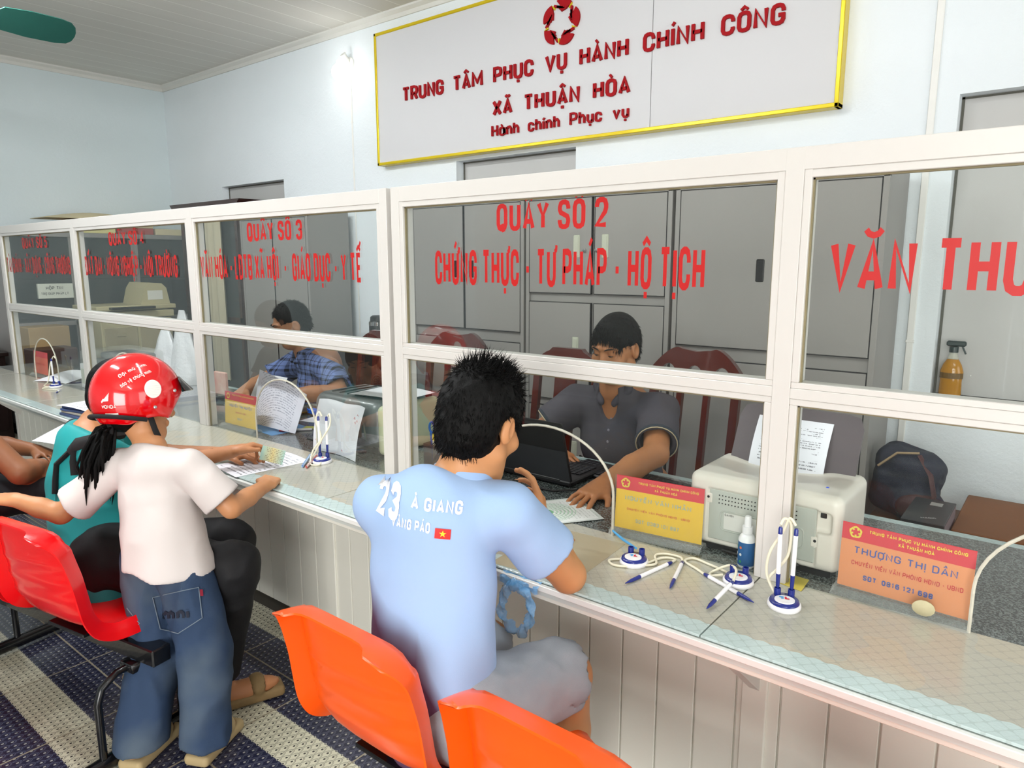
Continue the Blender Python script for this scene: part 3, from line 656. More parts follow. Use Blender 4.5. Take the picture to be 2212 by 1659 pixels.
class SDF:
    """list of primitives joined by smooth unions; then meshed"""
    def __init__(s): s.p = []
    def cap(s, a, b, r1, r2=None, k=.012, op=1, flat=None):
        """tapered capsule; flat=(axis vector, factor) squashes it along an axis"""
        s.p.append(('c', np.array(a, float), np.array(b, float), r1, r1 if r2 is None else r2, k, op, flat)); return s
    def ell(s, c, r, R=None, k=.012, op=1): s.p.append(('e', np.array(c, float), np.array(r, float), np.eye(3) if R is None else np.array(R, float), 0, k, op, None)); return s
    def box(s, c, hs, R=None, rad=.01, k=.004, op=1): s.p.append(('b', np.array(c, float), np.array(hs, float), np.eye(3) if R is None else np.array(R, float), rad, k, op, None)); return s
    def chain(s, pts, rs, k=.012, flat=None):
        for i in range(len(pts)-1): s.cap(pts[i], pts[i+1], rs[i], rs[i+1], k, 1, flat)
        return s
    def plane(s, c, n, k=.004):
        # keeps the side n points to
        s.p.append(('p', np.array(c, float), np.array(n, float)/np.linalg.norm(n), None, 0, k, -1, None)); return s
    def cut(s, at, d, r=.12, k=.004):
        # square end across a sleeve or trouser leg: removes everything past 'at' along d
        d = np.array(d, float); d /= np.linalg.norm(d); o = np.array((0, 0, 1.)) if abs(d[2]) < .9 else np.array((1., 0, 0)); return s.box(np.array(at)+d*r, (r, r, r), rotm(y=d, z=o), .002, k, -1)
    def eval(s, pr, P):
        ty = pr[0]
        if ty == 'c':
            a, b, r1, r2, flat = pr[1], pr[2], pr[3], pr[4], pr[7]; ba = b-a; L2 = ba@ba+1e-12; pa = P-a
            t = np.clip(pa@ba/L2, 0, 1); d = pa-t[..., None]*ba
            if flat is not None:
                ax = np.array(flat[0], float); ax /= np.linalg.norm(ax); q = d@ax; d = d+(q*(1/flat[1]-1))[..., None]*ax
                return (np.sqrt((d*d).sum(-1))-(r1+t*(r2-r1)))*min(1, flat[1]*1.2)
            return np.sqrt((d*d).sum(-1))-(r1+t*(r2-r1))
        if ty == 'e':
            q = (P-pr[1])@pr[3].T if False else (P-pr[1])@pr[3]; r = pr[2]; k0 = np.sqrt(((q/r)**2).sum(-1)); k1 = np.sqrt(((q/(r*r))**2).sum(-1)); return k0*(k0-1)/(k1+1e-9)
        if ty == 'b':
            q = np.abs((P-pr[1])@pr[3])-pr[2]+pr[4]; return np.sqrt((np.maximum(q, 0)**2).sum(-1))+np.minimum(q.max(-1), 0)-pr[4]
        return (P-pr[1])@pr[2]
    def bounds(s, pr):
        if pr[0] == 'c': r = max(pr[3], pr[4])*(max(1, pr[7][1]) if pr[7] else 1); return np.minimum(pr[1], pr[2])-r, np.maximum(pr[1], pr[2])+r
        if pr[0] == 'p': return None
        r = np.linalg.norm(pr[2]) if pr[0] == 'b' else pr[2].max(); return pr[1]-r, pr[1]+r
    def field(s, lo, hi, h, noise=None):
        n = [int(math.ceil((b-a)/h))+1 for a, b in zip(lo, hi)]
        ax = [lo[i]+h*np.arange(n[i]) for i in range(3)]; f = np.full(n, .05, np.float32)
        for pr in s.p:
            bb = s.bounds(pr); k = pr[5]
            if bb is None: sl = tuple(slice(0, m) for m in n)
            else:
                pad = k*1.2+3*h+.004; sl = []
                for i in range(3):
                    a = max(0, int((bb[0][i]-pad-lo[i])/h)); b = min(n[i], int((bb[1][i]+pad-lo[i])/h)+2); sl.append(slice(a, max(a, b)))
                sl = tuple(sl)
                if any(q.stop <= q.start for q in sl): continue
            G = np.stack(np.meshgrid(*[ax[i][sl[i]] for i in range(3)], indexing='ij'), -1)
            d = s.eval(pr, G); o = f[sl]
            if pr[6] > 0: hh = np.clip(.5+.5*(o-d)/k, 0, 1); f[sl] = d*hh+o*(1-hh)-k*hh*(1-hh)
            else: d = -d; hh = np.clip(.5-.5*(o-d)/k, 0, 1); f[sl] = d*hh+o*(1-hh)+k*hh*(1-hh)
        if noise:
            near = np.abs(f) < .03; I = np.argwhere(near); P = np.array(lo)+h*I; f[near] += noise(P).astype(np.float32)
        return f
    def mesh(s, h, lo=None, hi=None, noise=None, pad=.02):
        if lo is None:
            B = [s.bounds(p) for p in s.p if p[6] > 0 and s.bounds(p) is not None]; lo = np.min([b[0] for b in B], 0)-pad; hi = np.max([b[1] for b in B], 0)+pad
        f = s.field(lo, hi, h, noise)
        for a in range(3):                                           # close at the box
            q = [slice(None)]*3; q[a] = 0; f[tuple(q)] = np.maximum(f[tuple(q)], .002); q[a] = -1; f[tuple(q)] = np.maximum(f[tuple(q)], .002)
        V, Q = surface(f, lo, h)
        # light Laplacian smoothing
        for _ in range(2):
            A = np.zeros_like(V); c = np.zeros((len(V), 1)); 
            for i in range(4):
                np.add.at(A, Q[:, i], V[Q[:, (i+1) % 4]]); np.add.at(A, Q[:, (i+1) % 4], V[Q[:, i]]); np.add.at(c, Q[:, i], 1); np.add.at(c, Q[:, (i+1) % 4], 1)
            V = V*.5+.5*A/np.maximum(c, 1)
        return V, Q
def sdf_obj(name, sd, h, mat, parent, noise=None, lo=None, hi=None):
    V, Q = sd.mesh(h, lo, hi, noise)
    if parent is not None: V = V-np.array(parent.location)
    o = mesh_obj(name, (V, Q), mat, parent); o.data.shade_smooth(); return o
def rotm(x=None, y=None, z=None):
    """columns = local axes in world, from two given vectors"""
    if y is not None and z is not None:
        y = np.array(y, float); y /= np.linalg.norm(y); z = np.array(z, float); z = z-y*(y@z); z /= np.linalg.norm(z); return np.stack([np.cross(y, z), y, z], 1)
def folds(amp, sc, seed=3, ridge=True):
    def n(P):
        a = vnoise(P, sc, seed)+.5*vnoise(P, [q*2.1 for q in sc], seed+1); 
        return amp*(np.abs(a)*1.6-.6) if ridge else amp*a
    return n
# ================================================================ paper and print
def print_mat(name, base='E9E9EE', ink='55565E', rows=30, cover=.62, margin=.1, tint=None):
    if name in _mc: return _mc[name]
    t = NT(name); t.set(.65, 0, .3); g = t.co('Generated'); x, y, z = t.xyz(g)
    r = t.math('FRACT', t.math('MULTIPLY', y, rows)); ln = t.math('MULTIPLY', t.math('GREATER_THAN', r, .3), t.math('LESS_THAN', r, .72))
    n = t.noise(1, 1, t.vscale(g, (70, rows*1.0, 1))); w = t.math('GREATER_THAN', n, .47)
    row = t.noise(1, 0, t.vscale(g, (2.2, rows*.5, 1))); w = t.math('MULTIPLY', w, t.math('LESS_THAN', row, cover))
    mg = t.math('MULTIPLY', t.math('MULTIPLY', t.math('GREATER_THAN', x, margin), t.math('LESS_THAN', x, 1-margin)), t.math('MULTIPLY', t.math('GREATER_THAN', y, .08), t.math('LESS_THAN', y, .92)))
    m = t.math('MULTIPLY', t.math('MULTIPLY', ln, w), t.math('MULTIPLY', mg, .75))
    t.L(t.mix(m, hexc(base), hexc(ink)), t.b.inputs['Base Color']); _mc[name] = t.m; return t.m
def placed(o, X): o.matrix_world = X; return o
paper_m = print_mat('printed_page'); plain_p = M('blank_paper', 'E6E7EC', .6, var=.04)
table_p = print_mat('printed_table', 'E6E7EE', '5A5E6C', 14, .9, .04)
def sheet(name, w, h, X, mat, label, cat='paper', curl=0, n=10, group=None, th=.0006, fn=None):
    P = []
    for j in range(n+1):
        row = []
        for i in range(n+1):
            u, v = i/n, j/n; z = curl*math.sin(u*PI)*(.4+.6*v) if fn is None else fn(u, v)
            row.append((u*w, v*h, z if not isinstance(z, tuple) else z[2]) if not isinstance(z, tuple) else z)
        P.append(row)
    o = mesh_obj(name, MB().grid(P, thick=th), mat, None, 60); placed(o, X); return tag(o, label, cat, group)
FLAT = lambda x, y, z, a: Matrix.Translation((x, y, z)) @ Matrix.Rotation(math.radians(a), 4, 'Z')

# ================================================================ carved wooden chairs (clerks' side)
redwood = M('polished_redwood', '55190F', .18, 0, .5, var=.45, vs=4, stretch=(5, 5, .6), coat=.5); carve = M('carved_redwood', '4A150D', .3, var=.3)
def wood_chair(x, y, rz, kind, label, top=1.09, w=.42):
    r = thing('wooden_chair', label, 'chair', (x, y, 0), rz, 'carved redwood chairs')
    # local frame: seat front towards -y (facing the counter), back at y = 0 leaning away
    h = w/2; tilt = .09
    def back(poly, t0, t1):                                          # polygon in (x, z) leaned back
        n = len(poly); V = []; 
        for d in (t0, t1):
            for px, pz in poly: V.append((px, d+tilt*(pz-.45)/.64, pz))
        return V, [tuple(range(n)), tuple(range(2*n-1, n-1, -1))]+[((i+1) % n, i, n+i, n+(i+1) % n) for i in range(n)]
    def top_curve(n=25):
        out = []
        for u in np.linspace(-1, 1, n):
            a = abs(u)
            if kind == 'A': z = top-.012*(1-min(1, a/.42))-(.0 if a < .42 else .10*((a-.42)/.58)**1.6)-(.004 if a < .36 else 0)
            else: z = top-(.0 if a < .48 else .015+.075*((a-.48)/.52)**1.5)
            out.append((u*h, z))
        return out
    tc = top_curve()
    if kind == 'A':                                                  # crest scalloped by three arches
        lowp = []; zb = top-.2; za = top-.075; xs = [(-h+.035, -.075), (-.05, .05), (.075, h-.035)]
        for a, b in reversed(xs):
            c = (a+b)/2; q = (b-a)/2
            lowp += [(b, zb)]+[(c+q*math.cos(t_), zb+.03+(za-zb-.03)*math.sin(t_)) for t_ in np.linspace(0, PI, 13)]+[(a, zb)]
        poly = tc+[(h, zb)]+lowp+[(-h, zb)]
        mesh_obj('crest_rail', MB().add(*back(poly, 0, .03)), redwood, r, 30)
        bars = [(-h, -h+.035), (-.075, -.05), (.05, .075), (h-.035, h)]; zt = zb+.002
    else:
        zb = top-.125; poly = tc+[(h, top-.125), (h-.03, zb), (-h+.03, zb), (-h, top-.125)]
        mesh_obj('crest_rail', MB().add(*back(poly, -.004, .032)), redwood, r, 30)
        bars = [(-h+.01, -h+.045), (h-.045, h-.01)]; zt = zb+.01
        mb = MB().add(*back([(-.055, .47), (.055, .47), (.058, zt), (-.058, zt)], .004, .022)); mesh_obj('splat', mb, redwood, r, 30)
        md = MB(); Mx = XF((0, .004-.003+tilt*(top-.32-.45)/.64, top-.32), (1, 0, 0), (0, .0, 1))
        ring = lambda q, rr: md.tube([(q*math.cos(a), q*1.25*math.sin(a), 0) for a in np.linspace(0, 2*PI, 28)[:-1]], rr, 6, 0, True, X=Mx)
        ring(.046, .0035); ring(.036, .0025)
        for k in range(-3, 4): md.bar((-.025+abs(k)*.003, 0, 0), (.025-abs(k)*.003, 0, 0), .003, .004) if 0 else md.tube([(-.03+abs(k)*.005, k*.011, 0), (.03-abs(k)*.005, k*.011, 0)], .0022, 6, X=Mx)
        md.tube([(0, -.04, 0), (0, .04, 0)], .0022, 6, X=Mx)
        mesh_obj('carved_medallion', md, carve, r, 40)
    for a, b in bars:
        mb = MB().add(*back([(a, .44), (b, .44), (b, zt), (a, zt)], .002, .028)); mesh_obj('back_post' if (a < -h+.02 or b > h-.02) else 'slat', mb, redwood, r, 30)
    mesh_obj('seat', MB().box(-h-.01, h+.01, -.38, .03, .42, .455, .01), redwood, r, 30)
    mesh_obj('apron', MB().box(-h+.02, h-.02, -.36, .01, .36, .42, .002), redwood, r)
    for sx in (-1, 1):
        mesh_obj('leg', MB().bar((sx*(h-.02), -.355, .42), (sx*(h-.02), -.36, 0), .04, .04, (0, 1, 0), .004), redwood, r)
        mesh_obj('leg', MB().bar((sx*(h-.02), .01, .44), (sx*(h-.02), .05, 0), .04, .04, (0, 1, 0), .004), redwood, r)
    return r
wood_chair(-1.285, 2.79, -.03, 'A', 'dark redwood chair with three-arched back behind the polo-shirted clerk', 1.09, .42)
wood_chair(-2.66, 2.76, .12, 'A', 'dark redwood chair with three-arched back before the leftmost big grey cabinet', 1.078, .41)
wood_chair(-1.86, 2.65, .03, 'B', 'redwood chair with carved round medallion beside the polo-shirted clerk', 1.06, .38)
wood_chair(-3.25, 2.72, .1, 'B', 'redwood chair with carved medallion behind the plaid-shirted clerk', 1.055, .38)

# ================================================================ moulded shell benches
def shell():
    """shell facing +y: back at y~0, seat front at y~.42"""
    prof = [(.002, .75, .2), (.008, .72, .203), (.016, .68, .206), (.024, .62, .209), (.034, .55, .212), (.05, .48, .214), (.08, .43, .215), (.13, .405, .215), (.2, .4, .215), (.28, .405, .213), (.35, .412, .208), (.39, .408, .2), (.41, .39, .19)]
    P = np.array(prof); t = np.linspace(0, len(prof)-1, 56)
    t[:14] = np.linspace(0, 1.0, 14)**1.0*t[14]                      # resample, denser at the lip
    Q = np.stack([np.interp(t, range(len(prof)), P[:, k]) for k in range(3)], 1)
    for _ in range(3): Q[1:-1] = .25*Q[:-2]+.5*Q[1:-1]+.25*Q[2:]
    rows = []
    us = np.array([-1, -.985, -.96, -.93, -.89, -.82, -.7, -.5, -.25, 0, .25, .5, .7, .82, .89, .93, .96, .985, 1])
    for i in range(len(Q)):
        a = Q[max(i-1, 0)]; b = Q[min(i+1, len(Q)-1)]; ty, tz = b[0]-a[0], b[1]-a[1]; L = math.hypot(ty, tz)+1e-9; ny, nz = -tz/L, ty/L   # inward (front/up) normal
        f = i/(len(Q)-1); amp = .04+.02*math.exp(-((f-.3)/.15)**2); row = []
        dz = .75-Q[i, 1] if f < .4 else 9; r_ = .07; wmul = 1 if dz > r_ else 1-(1-math.sqrt(max(0, 1-((r_-dz)/r_)**2)))*.34
        for u in us:
            v = max(0, 1-dz/.2); c = (abs(u)**9+v**9)**(1/9); d = amp*min(c, .9)**4-max(0, min(c, 1.05)-.9)/.1*(.046 if f < .7 else .02)
            row.append((u*Q[i, 2]*wmul, Q[i, 0]+ny*d, Q[i, 1]+nz*d))
        rows.append(row)
    # three pressed ribs across the back
    R = np.array(rows)
    for i in range(R.shape[0]):
        for j in range(R.shape[1]):
            z = R[i, j, 2]
            if z > .46 and i < 40 and abs(us[j]) < .8:
                for zc in (.63, .57, .51):
                    R[i, j, 1] -= .004*math.exp(-((z-zc-.02*us[j])/.01)**2)
    return R
SH = shell()
def bench(name, label, loc, rz, offs, mat, leg_at, beam):
    r = thing(name, label, 'bench', loc, rz)
    for dx in offs:
        o = mesh_obj('seat_shell', MB().grid(SH, thick=.0045), mat, r, 70); o.location = (dx, 0, 0)
        o2 = mesh_obj('seat_bracket', MB().box(-.09, .09, .1, .3, .372, .384, .002).box(-.02, .02, .12, .28, .352, .372), blackm, r); o2.location = (dx, 0, 0)
    mesh_obj('beam', MB().box(beam[0], beam[1], .17, .23, .3, .352, .004), blackm, r)
    for lx in leg_at:
        lg = MB().tube([(lx, -.12, .03), (lx, .5, .03)], .022, 12)
        lg.tube([(lx, .06, .05), (lx, .06, .22), (lx, .075, .26), (lx, .12, .285), (lx, .26, .285), (lx, .3, .26), (lx, .315, .22), (lx, .315, .05)], .011, 10)
        lg.box(lx-.03, lx+.03, .15, .25, .27, .3, .003)
        mesh_obj('leg', lg, blackm, r, 50)
    return r
blackm = M('black_steel_paint', '0E0F12', .22, .2, .5, coat=.3)
orange = M('orange_plastic', 'FB5A04', .28, 0, .5, var=.03, vs=3, bump=.06, bs=300, bd=.0005); redp = M('red_plastic', 'E8000A', .25, 0, .5, var=.03, vs=3, coat=.2)
bench('waiting_bench', 'row of orange plastic shell seats on a steel beam in front of the counter', (-.845, .80, 0), 0, (-.245, .245, .735), orange, (.49,), (-.4, 1.0))
bench('waiting_bench', 'row of red plastic shell seats on a black steel beam at the left', (-2.245, .59, 0), math.radians(10.4), (0, -.475, -.95), redp, (.2, -.75), (-1.25, .3))

# ================================================================ left-hand storage
gd = M('dark_sideboard_wood', '1E100E', .3, var=.3, vs=6)
sb = thing('sideboard', 'low dark wooden sideboard against the left wall beyond the counter end', 'cabinet', (-7.33, .95, 0))
mesh_obj('body', MB().box(0, .42, 0, .95, 0, .7, .004).box(-.01, .45, -.02, .97, .7, .73, .004), gd, sb)
for k in range(2): mesh_obj('door', MB().box(.42, .432, .03+.46*k, .46+.46*k, .08, .66, .004), gd, sb)
for k, (cl, dz, nm) in enumerate((('B3141C', .035, 'red'), ('DADADA', .05, 'white'))):
    tag(mesh_obj('document_stack', MB().box(-7.3, -7.05, 1.45+.02*k, 1.78, .73+.055*k if k else .73, .73+dz+(.0 if not k else .005), .002), M('stack_'+nm, cl, .6)), nm+' stack of documents on the low sideboard', 'documents')
tag(mesh_obj('document_stack', MB().box(-7.28, -7.02, 1.5, 1.8, .79, .84, .003), M('stack_red_top', 'C01820', .5)), 'topmost red binder above the white papers on the sideboard', 'documents')
# glass-door cabinet along the left wall
lc = thing('glass_door_cabinet', 'grey steel cabinet with sliding glass doors along the left wall', 'cabinet', (-7.34, 1.95, 0))
mb = MB().box(0, .02, 0, 1.6, .05, 1.72).box(0, .42, 0, .02, .05, 1.72, .002).box(0, .42, 1.58, 1.6, .05, 1.72, .002).box(0, .44, 0, 1.6, 1.68, 1.72, .002).box(0, .42, 0, 1.6, .05, .1)
for zz in (.55, .95, 1.3): mb.box(0, .4, .02, 1.58, zz, zz+.018)
mesh_obj('body', mb, steel, lc)
for k in range(3): 
    f_ = mesh_obj('glass_door', MB().box(.42, .435, .02+.52*k, .05+.52*k, .1, 1.68, .001).box(.42, .435, .51+.52*k, .54+.52*k, .1, 1.68, .001).box(.42, .435, .02+.52*k, .54+.52*k, .92, .96, .001), steel, lc)
    mesh_obj('glass', MB().box(.426, .429, .05+.52*k, .51+.52*k, .1, 1.68), dg.m, f_)
bc = [('D8CF7A', 'yellow-green'), ('B8544C', 'red'), ('C9B8A0', 'buff'), ('A9453F', 'dark red'), ('D9C4A0', 'cream')]
zz = {0: 1.72, 1: 1.72, 2: 1.72}
for k, (cl, nm) in enumerate(bc):
    col = k % 3; y0 = 2.55+.34*col; z0 = zz[col]; zz[col] += .06
    tag(mesh_obj('gift_box', MB().box(-7.3, -6.93, y0, y0+.32, z0, z0+.058, .003), M('box_'+nm.replace(' ', '_'), cl, .5, var=.5, vs=12, h2='8C3A35' if k % 2 else 'E3D9A8')), nm+' patterned box on top of the glass-door cabinet, '+('upper' if z0 > 1.75 else 'lower')+' layer', 'box', 'boxes on the glass-door cabinet')
tag(mesh_obj('rolled_poster', MB().grid([[(-7.1+.05*math.sin(v*7), 2.33+1.0*v, 1.846+.05*math.sin(u*PI)*(1-.4*v)+.012*v) if 0 else (-7.25+.38*u, 2.3+1.05*v, 1.845+.06*math.sin(u*PI)*math.sin(min(1, v*1.3)*PI*.9)) for u in np.linspace(0, 1, 12)] for v in np.linspace(0, 1, 16)], thick=.004), M('poster_cream', 'DCCFA8', .6, var=.1), None, 60), 'curled cream sheet lying on the boxes atop the left cabinet', 'sheet')
books = ['5A6A86', '8C6A74', 'C7C0B0', '7C8794', '6E5560', 'B0AFA8']
for k in range(8):
    z0 = .972+.028*(k % 4); y0 = 2.62 if k < 4 else 2.95
    tag(mesh_obj('ledger', MB().box(-7.28+.01*(k % 3), -6.98, y0, y0+.26, z0, z0+.026, .002), M('ledger_%d' % (k % 6), books[k % 6], .6)), 'flat ledger in the %s pile of the glass-door cabinet, %s' % (('nearer', 'farther')[k//4], ('bottom one', 'second up', 'third up', 'top one')[k % 4]), 'ledger', 'ledgers in the glass-door cabinet')
hb = thing('suggestion_box', 'white box lettered HỘP TIN on the left cabinet', 'box', (-6.9, 2.18, 1.16))
mesh_obj('body', MB().box(0, .03, 0, .27, 0, .125, .002), M('sign_board_white', 'D5D8CC', .5), hb)
ink = M('dark_ink', '3A3A3A', .6)
put_text('lettering', 'HỘP TIN', .028, XF((.0312, .06, .075), (0, 1, 0), (0, 0, 1)), ink, hb, width=.13)
put_text('lettering', 'TRỢ GIÚP PHÁP LÝ', .022, XF((.0312, .02, .03), (0, 1, 0), (0, 0, 1)), ink, hb, width=.21)
# photocopier
cp = thing('photocopier', 'beige photocopier with a printed notice in front of the left-hand cabinet', 'copier', (-6.55, 2.52, 0))
bei = M('copier_beige', 'BDB48F', .45, var=.06); bei2 = M('copier_panel', 'A89E80', .45, var=.06)
mesh_obj('body', MB().box(.06, 1.3, 0, .6, .04, .98, .012).box(0, 1.38, -.02, .62, 1.06, 1.1, .008).box(.05, 1.34, -.01, .6, .99, 1.05, .006), bei, cp)
for k in range(3): mesh_obj('paper_drawer', MB().box(.1, .66, -.012, 0, .1+.28*k, .36+.28*k, .006).box(.3, .45, -.018, -.012, .28+.28*k, .31+.28*k, .003), bei2, cp)
for k in range(2): mesh_obj('side_door', MB().box(.7, 1.26, -.012, 0, .1+.42*k, .5+.42*k, .006), bei2, cp)
mesh_obj('control_panel', MB().box(.2, .95, -.1, .03, 1.07, 1.09, .004), dark, cp)
mesh_obj('document_feeder', MB().prism([(.8, 1.1), (1.33, 1.1), (1.28, 1.24), (1.2, 1.28), (.95, 1.29), (.88, 1.24)], -.5, -.05, 0, XF((0, 0, 0), (1, 0, 0), (0, 0, 1))), bei, cp)
nt_ = mesh_obj('notice', MB().box(.93, 1.2, .046, .049, 1.14, 1.22), print_mat('notice_print', 'E0DFD6', '44444A', 3, 1.1, .05), cp)
for ch in cp.children:
    for v_ in ch.data.vertices: v_.co.x *= .48; v_.co.y *= .8
cp.location = (-6.36, 2.42, 0); cp.rotation_euler = (0, 0, PI/2)
tag(mesh_obj('carton', MB().box(-6.1, -5.75, 2.46, 2.51, .0, .86, .004) if 0 else MB().box(-7.3, -6.95, 1.55, 1.9, 0, .0, 0) if 0 else MB().box(-6.88, -6.62, 2.0, 2.3, 0, .94, .005), M('kraft_carton', 'A58B62', .7, var=.12)), 'tall kraft carton standing by the left cabinet', 'carton')
tag(mesh_obj('carton', MB().box(-6.62, -6.35, 1.95, 2.25, 0, .78, .005), M('brown_wood_side', '4A2F28', .5, var=.2)), 'dark brown wooden box beside the kraft carton', 'box')
# white plastic bag standing on the counter's clerk side
def bag_rows():
    R = []
    for v in np.linspace(0, 1, 18):
        w_ = (.17*(1-v**1.6)+.035*v)*(1+.06*math.sin(9*v)); d_ = .1*(1-v)+.01; row = []
        for a in np.linspace(0, 2*PI, 33): row.append((w_*math.cos(a)*(1+.09*math.sin(5*a+4*v)), d_*math.sin(a)*(1+.12*math.sin(4*a+3*v)), .34*v))
        R.append(row)
    return R
tag(mesh_obj('plastic_bag', MB().grid([[(p[0]-4.62, p[1]+2.16, p[2]+GZ) for p in row] for row in bag_rows()]).grid([[(p[0]*.9-4.4, p[1]*.8+2.17, p[2]*1.35+GZ) for p in row] for row in bag_rows()]), M('white_plastic_bag', 'DCDDE0', .3, var=.1, vs=20, bump=.5, bs=40, bd=.008), None, 60), 'crumpled white plastic bag with handles on the desk behind the middle booth', 'bag')

# ================================================================ clerks' side, right
lt = thing('low_table', 'low brown table under the sockets at the far right', 'table', (-.62, 2.7, 0))
mesh_obj('tabletop', MB().box(0, 1.3, 0, .85, .35, .38, .003), M('low_table_wood', '6B4527', .4, var=.25, vs=5, stretch=(1, 8, 1)), lt)
for a in (.04, 1.26):
    for b in (.04, .81): mesh_obj('leg', MB().box(a-.02, a+.02, b-.02, b+.02, 0, .35), wood, lt)
kb = thing('carton', 'black printer carton with white lettering on the low table', 'carton', (-.428, 2.765, .38))
mesh_obj('body', MB().box(0, .137, 0, .3, 0, .17, .002), M('black_carton', '26272A', .45), kb)
mesh_obj('side_print', MB().box(.1365, .1378, .01, .29, .01, .165), M('pale_carton_print', '8D7F86', .5, var=.5, vs=50), kb)
wht = M('white_ink', 'D8D8D8', .5)
put_text('lettering', 'MAGIC', .012, XF((.06, .04, .1708), (.9, .45, 0), (-.45, .9, 0)), wht, kb, width=.05)
mesh_obj('tape_patch', MB().box(.06, .1, .22, .26, .17, .1712), M('clear_tape', '9C9C98', .3), kb)
tag(mesh_obj('carton', MB().box(-.285, .2, 2.9, 3.4, .38, .5, .004), M('brown_cardboard', '7A4A22', .7, var=.15, vs=8)), 'brown cardboard box beside the black carton', 'carton')
# spray bottle on the sill
sp = thing('spray_bottle', 'amber cleaning spray bottle with dark trigger on the right-hand window sill', 'bottle', (-.418, 3.645, .868))
amb = NT('amber_liquid'); amb.set(.1, 0, .5); amb.b.inputs['Base Color'].default_value = hexc('C58A1C'); amb.b.inputs['Transmission Weight'].default_value = .25
clr = NT('clear_plastic'); clr.set(.1, 0, .5); clr.b.inputs['Base Color'].default_value = hexc('D8DAC8'); clr.b.inputs['Alpha'].default_value = .45
mesh_obj('bottle', MB().lathe([(.001, 0), (.04, .0), (.044, .01), (.042, .07), (.045, .11), (.036, .14), (.022, .165)], seg=28, sx=1, sy=.62), amb.m, sp, 50)
mesh_obj('neck', MB().lathe([(.022, .165), (.017, .185), (.015, .2)], seg=20, sy=.7), clr.m, sp, 50)
mesh_obj('trigger', MB().lathe([(.018, .195), (.018, .22), (.001, .222)], seg=20).box(-.03, .045, -.011, .011, .222, .246, .006).bar((.03, 0, .225), (.046, 0, .19), .012, .006), M('dark_trigger', '2B3A3A', .35), sp, 40)
mesh_obj('bottle_label', MB().lathe([(.0449, .08), (.0452, .105)], seg=28, sy=.62), M('label_print', '7A5A1A', .5, var=.6, vs=120), sp)
# odds and ends on top of the cabinets
sheet('paper_sheet', .3, .21, FLAT(-1.22, 3.25, CH+.001, 8), plain_p, 'loose white papers on top of the right-hand grey cabinet', curl=.012)
tag(mesh_obj('file_tray', MB().prism([(0, 0), (.19, 0), (.215, .035), (-.02, .035)], 0, .22, 0, Matrix(((1, 0, 0, -.9), (0, 0, 1, 3.25), (0, 1, 0, CH), (0, 0, 0, 1)))), dark), 'black tray on top of the right-hand grey cabinet', 'tray')
tag(mesh_obj('picture_frame', MB().box(-3.2, -2.55, 3.22, 3.5, CH, CH+.02, .003), dark), 'flat black frame on top of the leftmost big cabinet', 'frame')
# ================================================================ people
def skin(name, h): 
    return M(name, h, .48, 0, .4, var=.12, vs=14, bump=.12, bs=260, bd=.0006, sub=.08)
def unit(v): v = np.array(v, float); return v/np.linalg.norm(v)
def head(sd, c, fwd, up, s=1.0, female=False):
    """add a head to an SDF; returns frame matrix R (columns right, fwd, up)"""
    R = rotm(y=fwd, z=up); c = np.array(c, float); P = lambda x, y, z: c+s*(R@np.array((x, y, z)))
    def E(x, y, z, a, b, d, k=.015, op=1): sd.ell(P(x, y, z), np.array((a, b, d))*s, R, k*s, op)
    def Cp(p, q, r1, r2, k=.01, op=1): sd.cap(P(*p), P(*q), r1*s, r2*s, k*s, op)
    E(0, -.012, .03, .076, .096, .086); E(0, .022, -.03, .063, .07, .088, .03); E(0, .055, -.097, .034, .03, .022, .03)
    for q in (-1, 1):
        Cp((q*.055, .005, -.06), (q*.025, .06, -.095), .022, .02, .025)          # jaw line
        E(q*.045, .062, -.02, .024, .022, .02, .02)                            # cheekbone
        E(q*.031, .094, .014, .017, .012, .011, .012, -1)                        # eye hollow
        E(q*.031, .078, .012, .014, .012, .0115, .004)                           # lids
        Cp((q*.012, .088, .033), (q*.05, .075, .03), .009, .007, .012)           # brow
        E(q*.079, -.008, -.004, .011, .021, .032, .006)                          # ear
        E(q*.088, -.003, .0, .008, .011, .019, .004, -1)
        E(q*.011, .102, -.032, .009, .01, .008, .006)
    Cp((0, .088, .012), (0, .111, -.026), .008, .0125, .012)
    Cp((-.02, .09, -.058), (.02, .09, -.058), .0065, .0065, .008); Cp((-.017, .089, -.067), (.017, .089, -.067), .0075, .0075, .008)
    Cp((-.018, .102, -.0625), (.018, .102, -.0625), .003, .003, .004, -1)
    return R
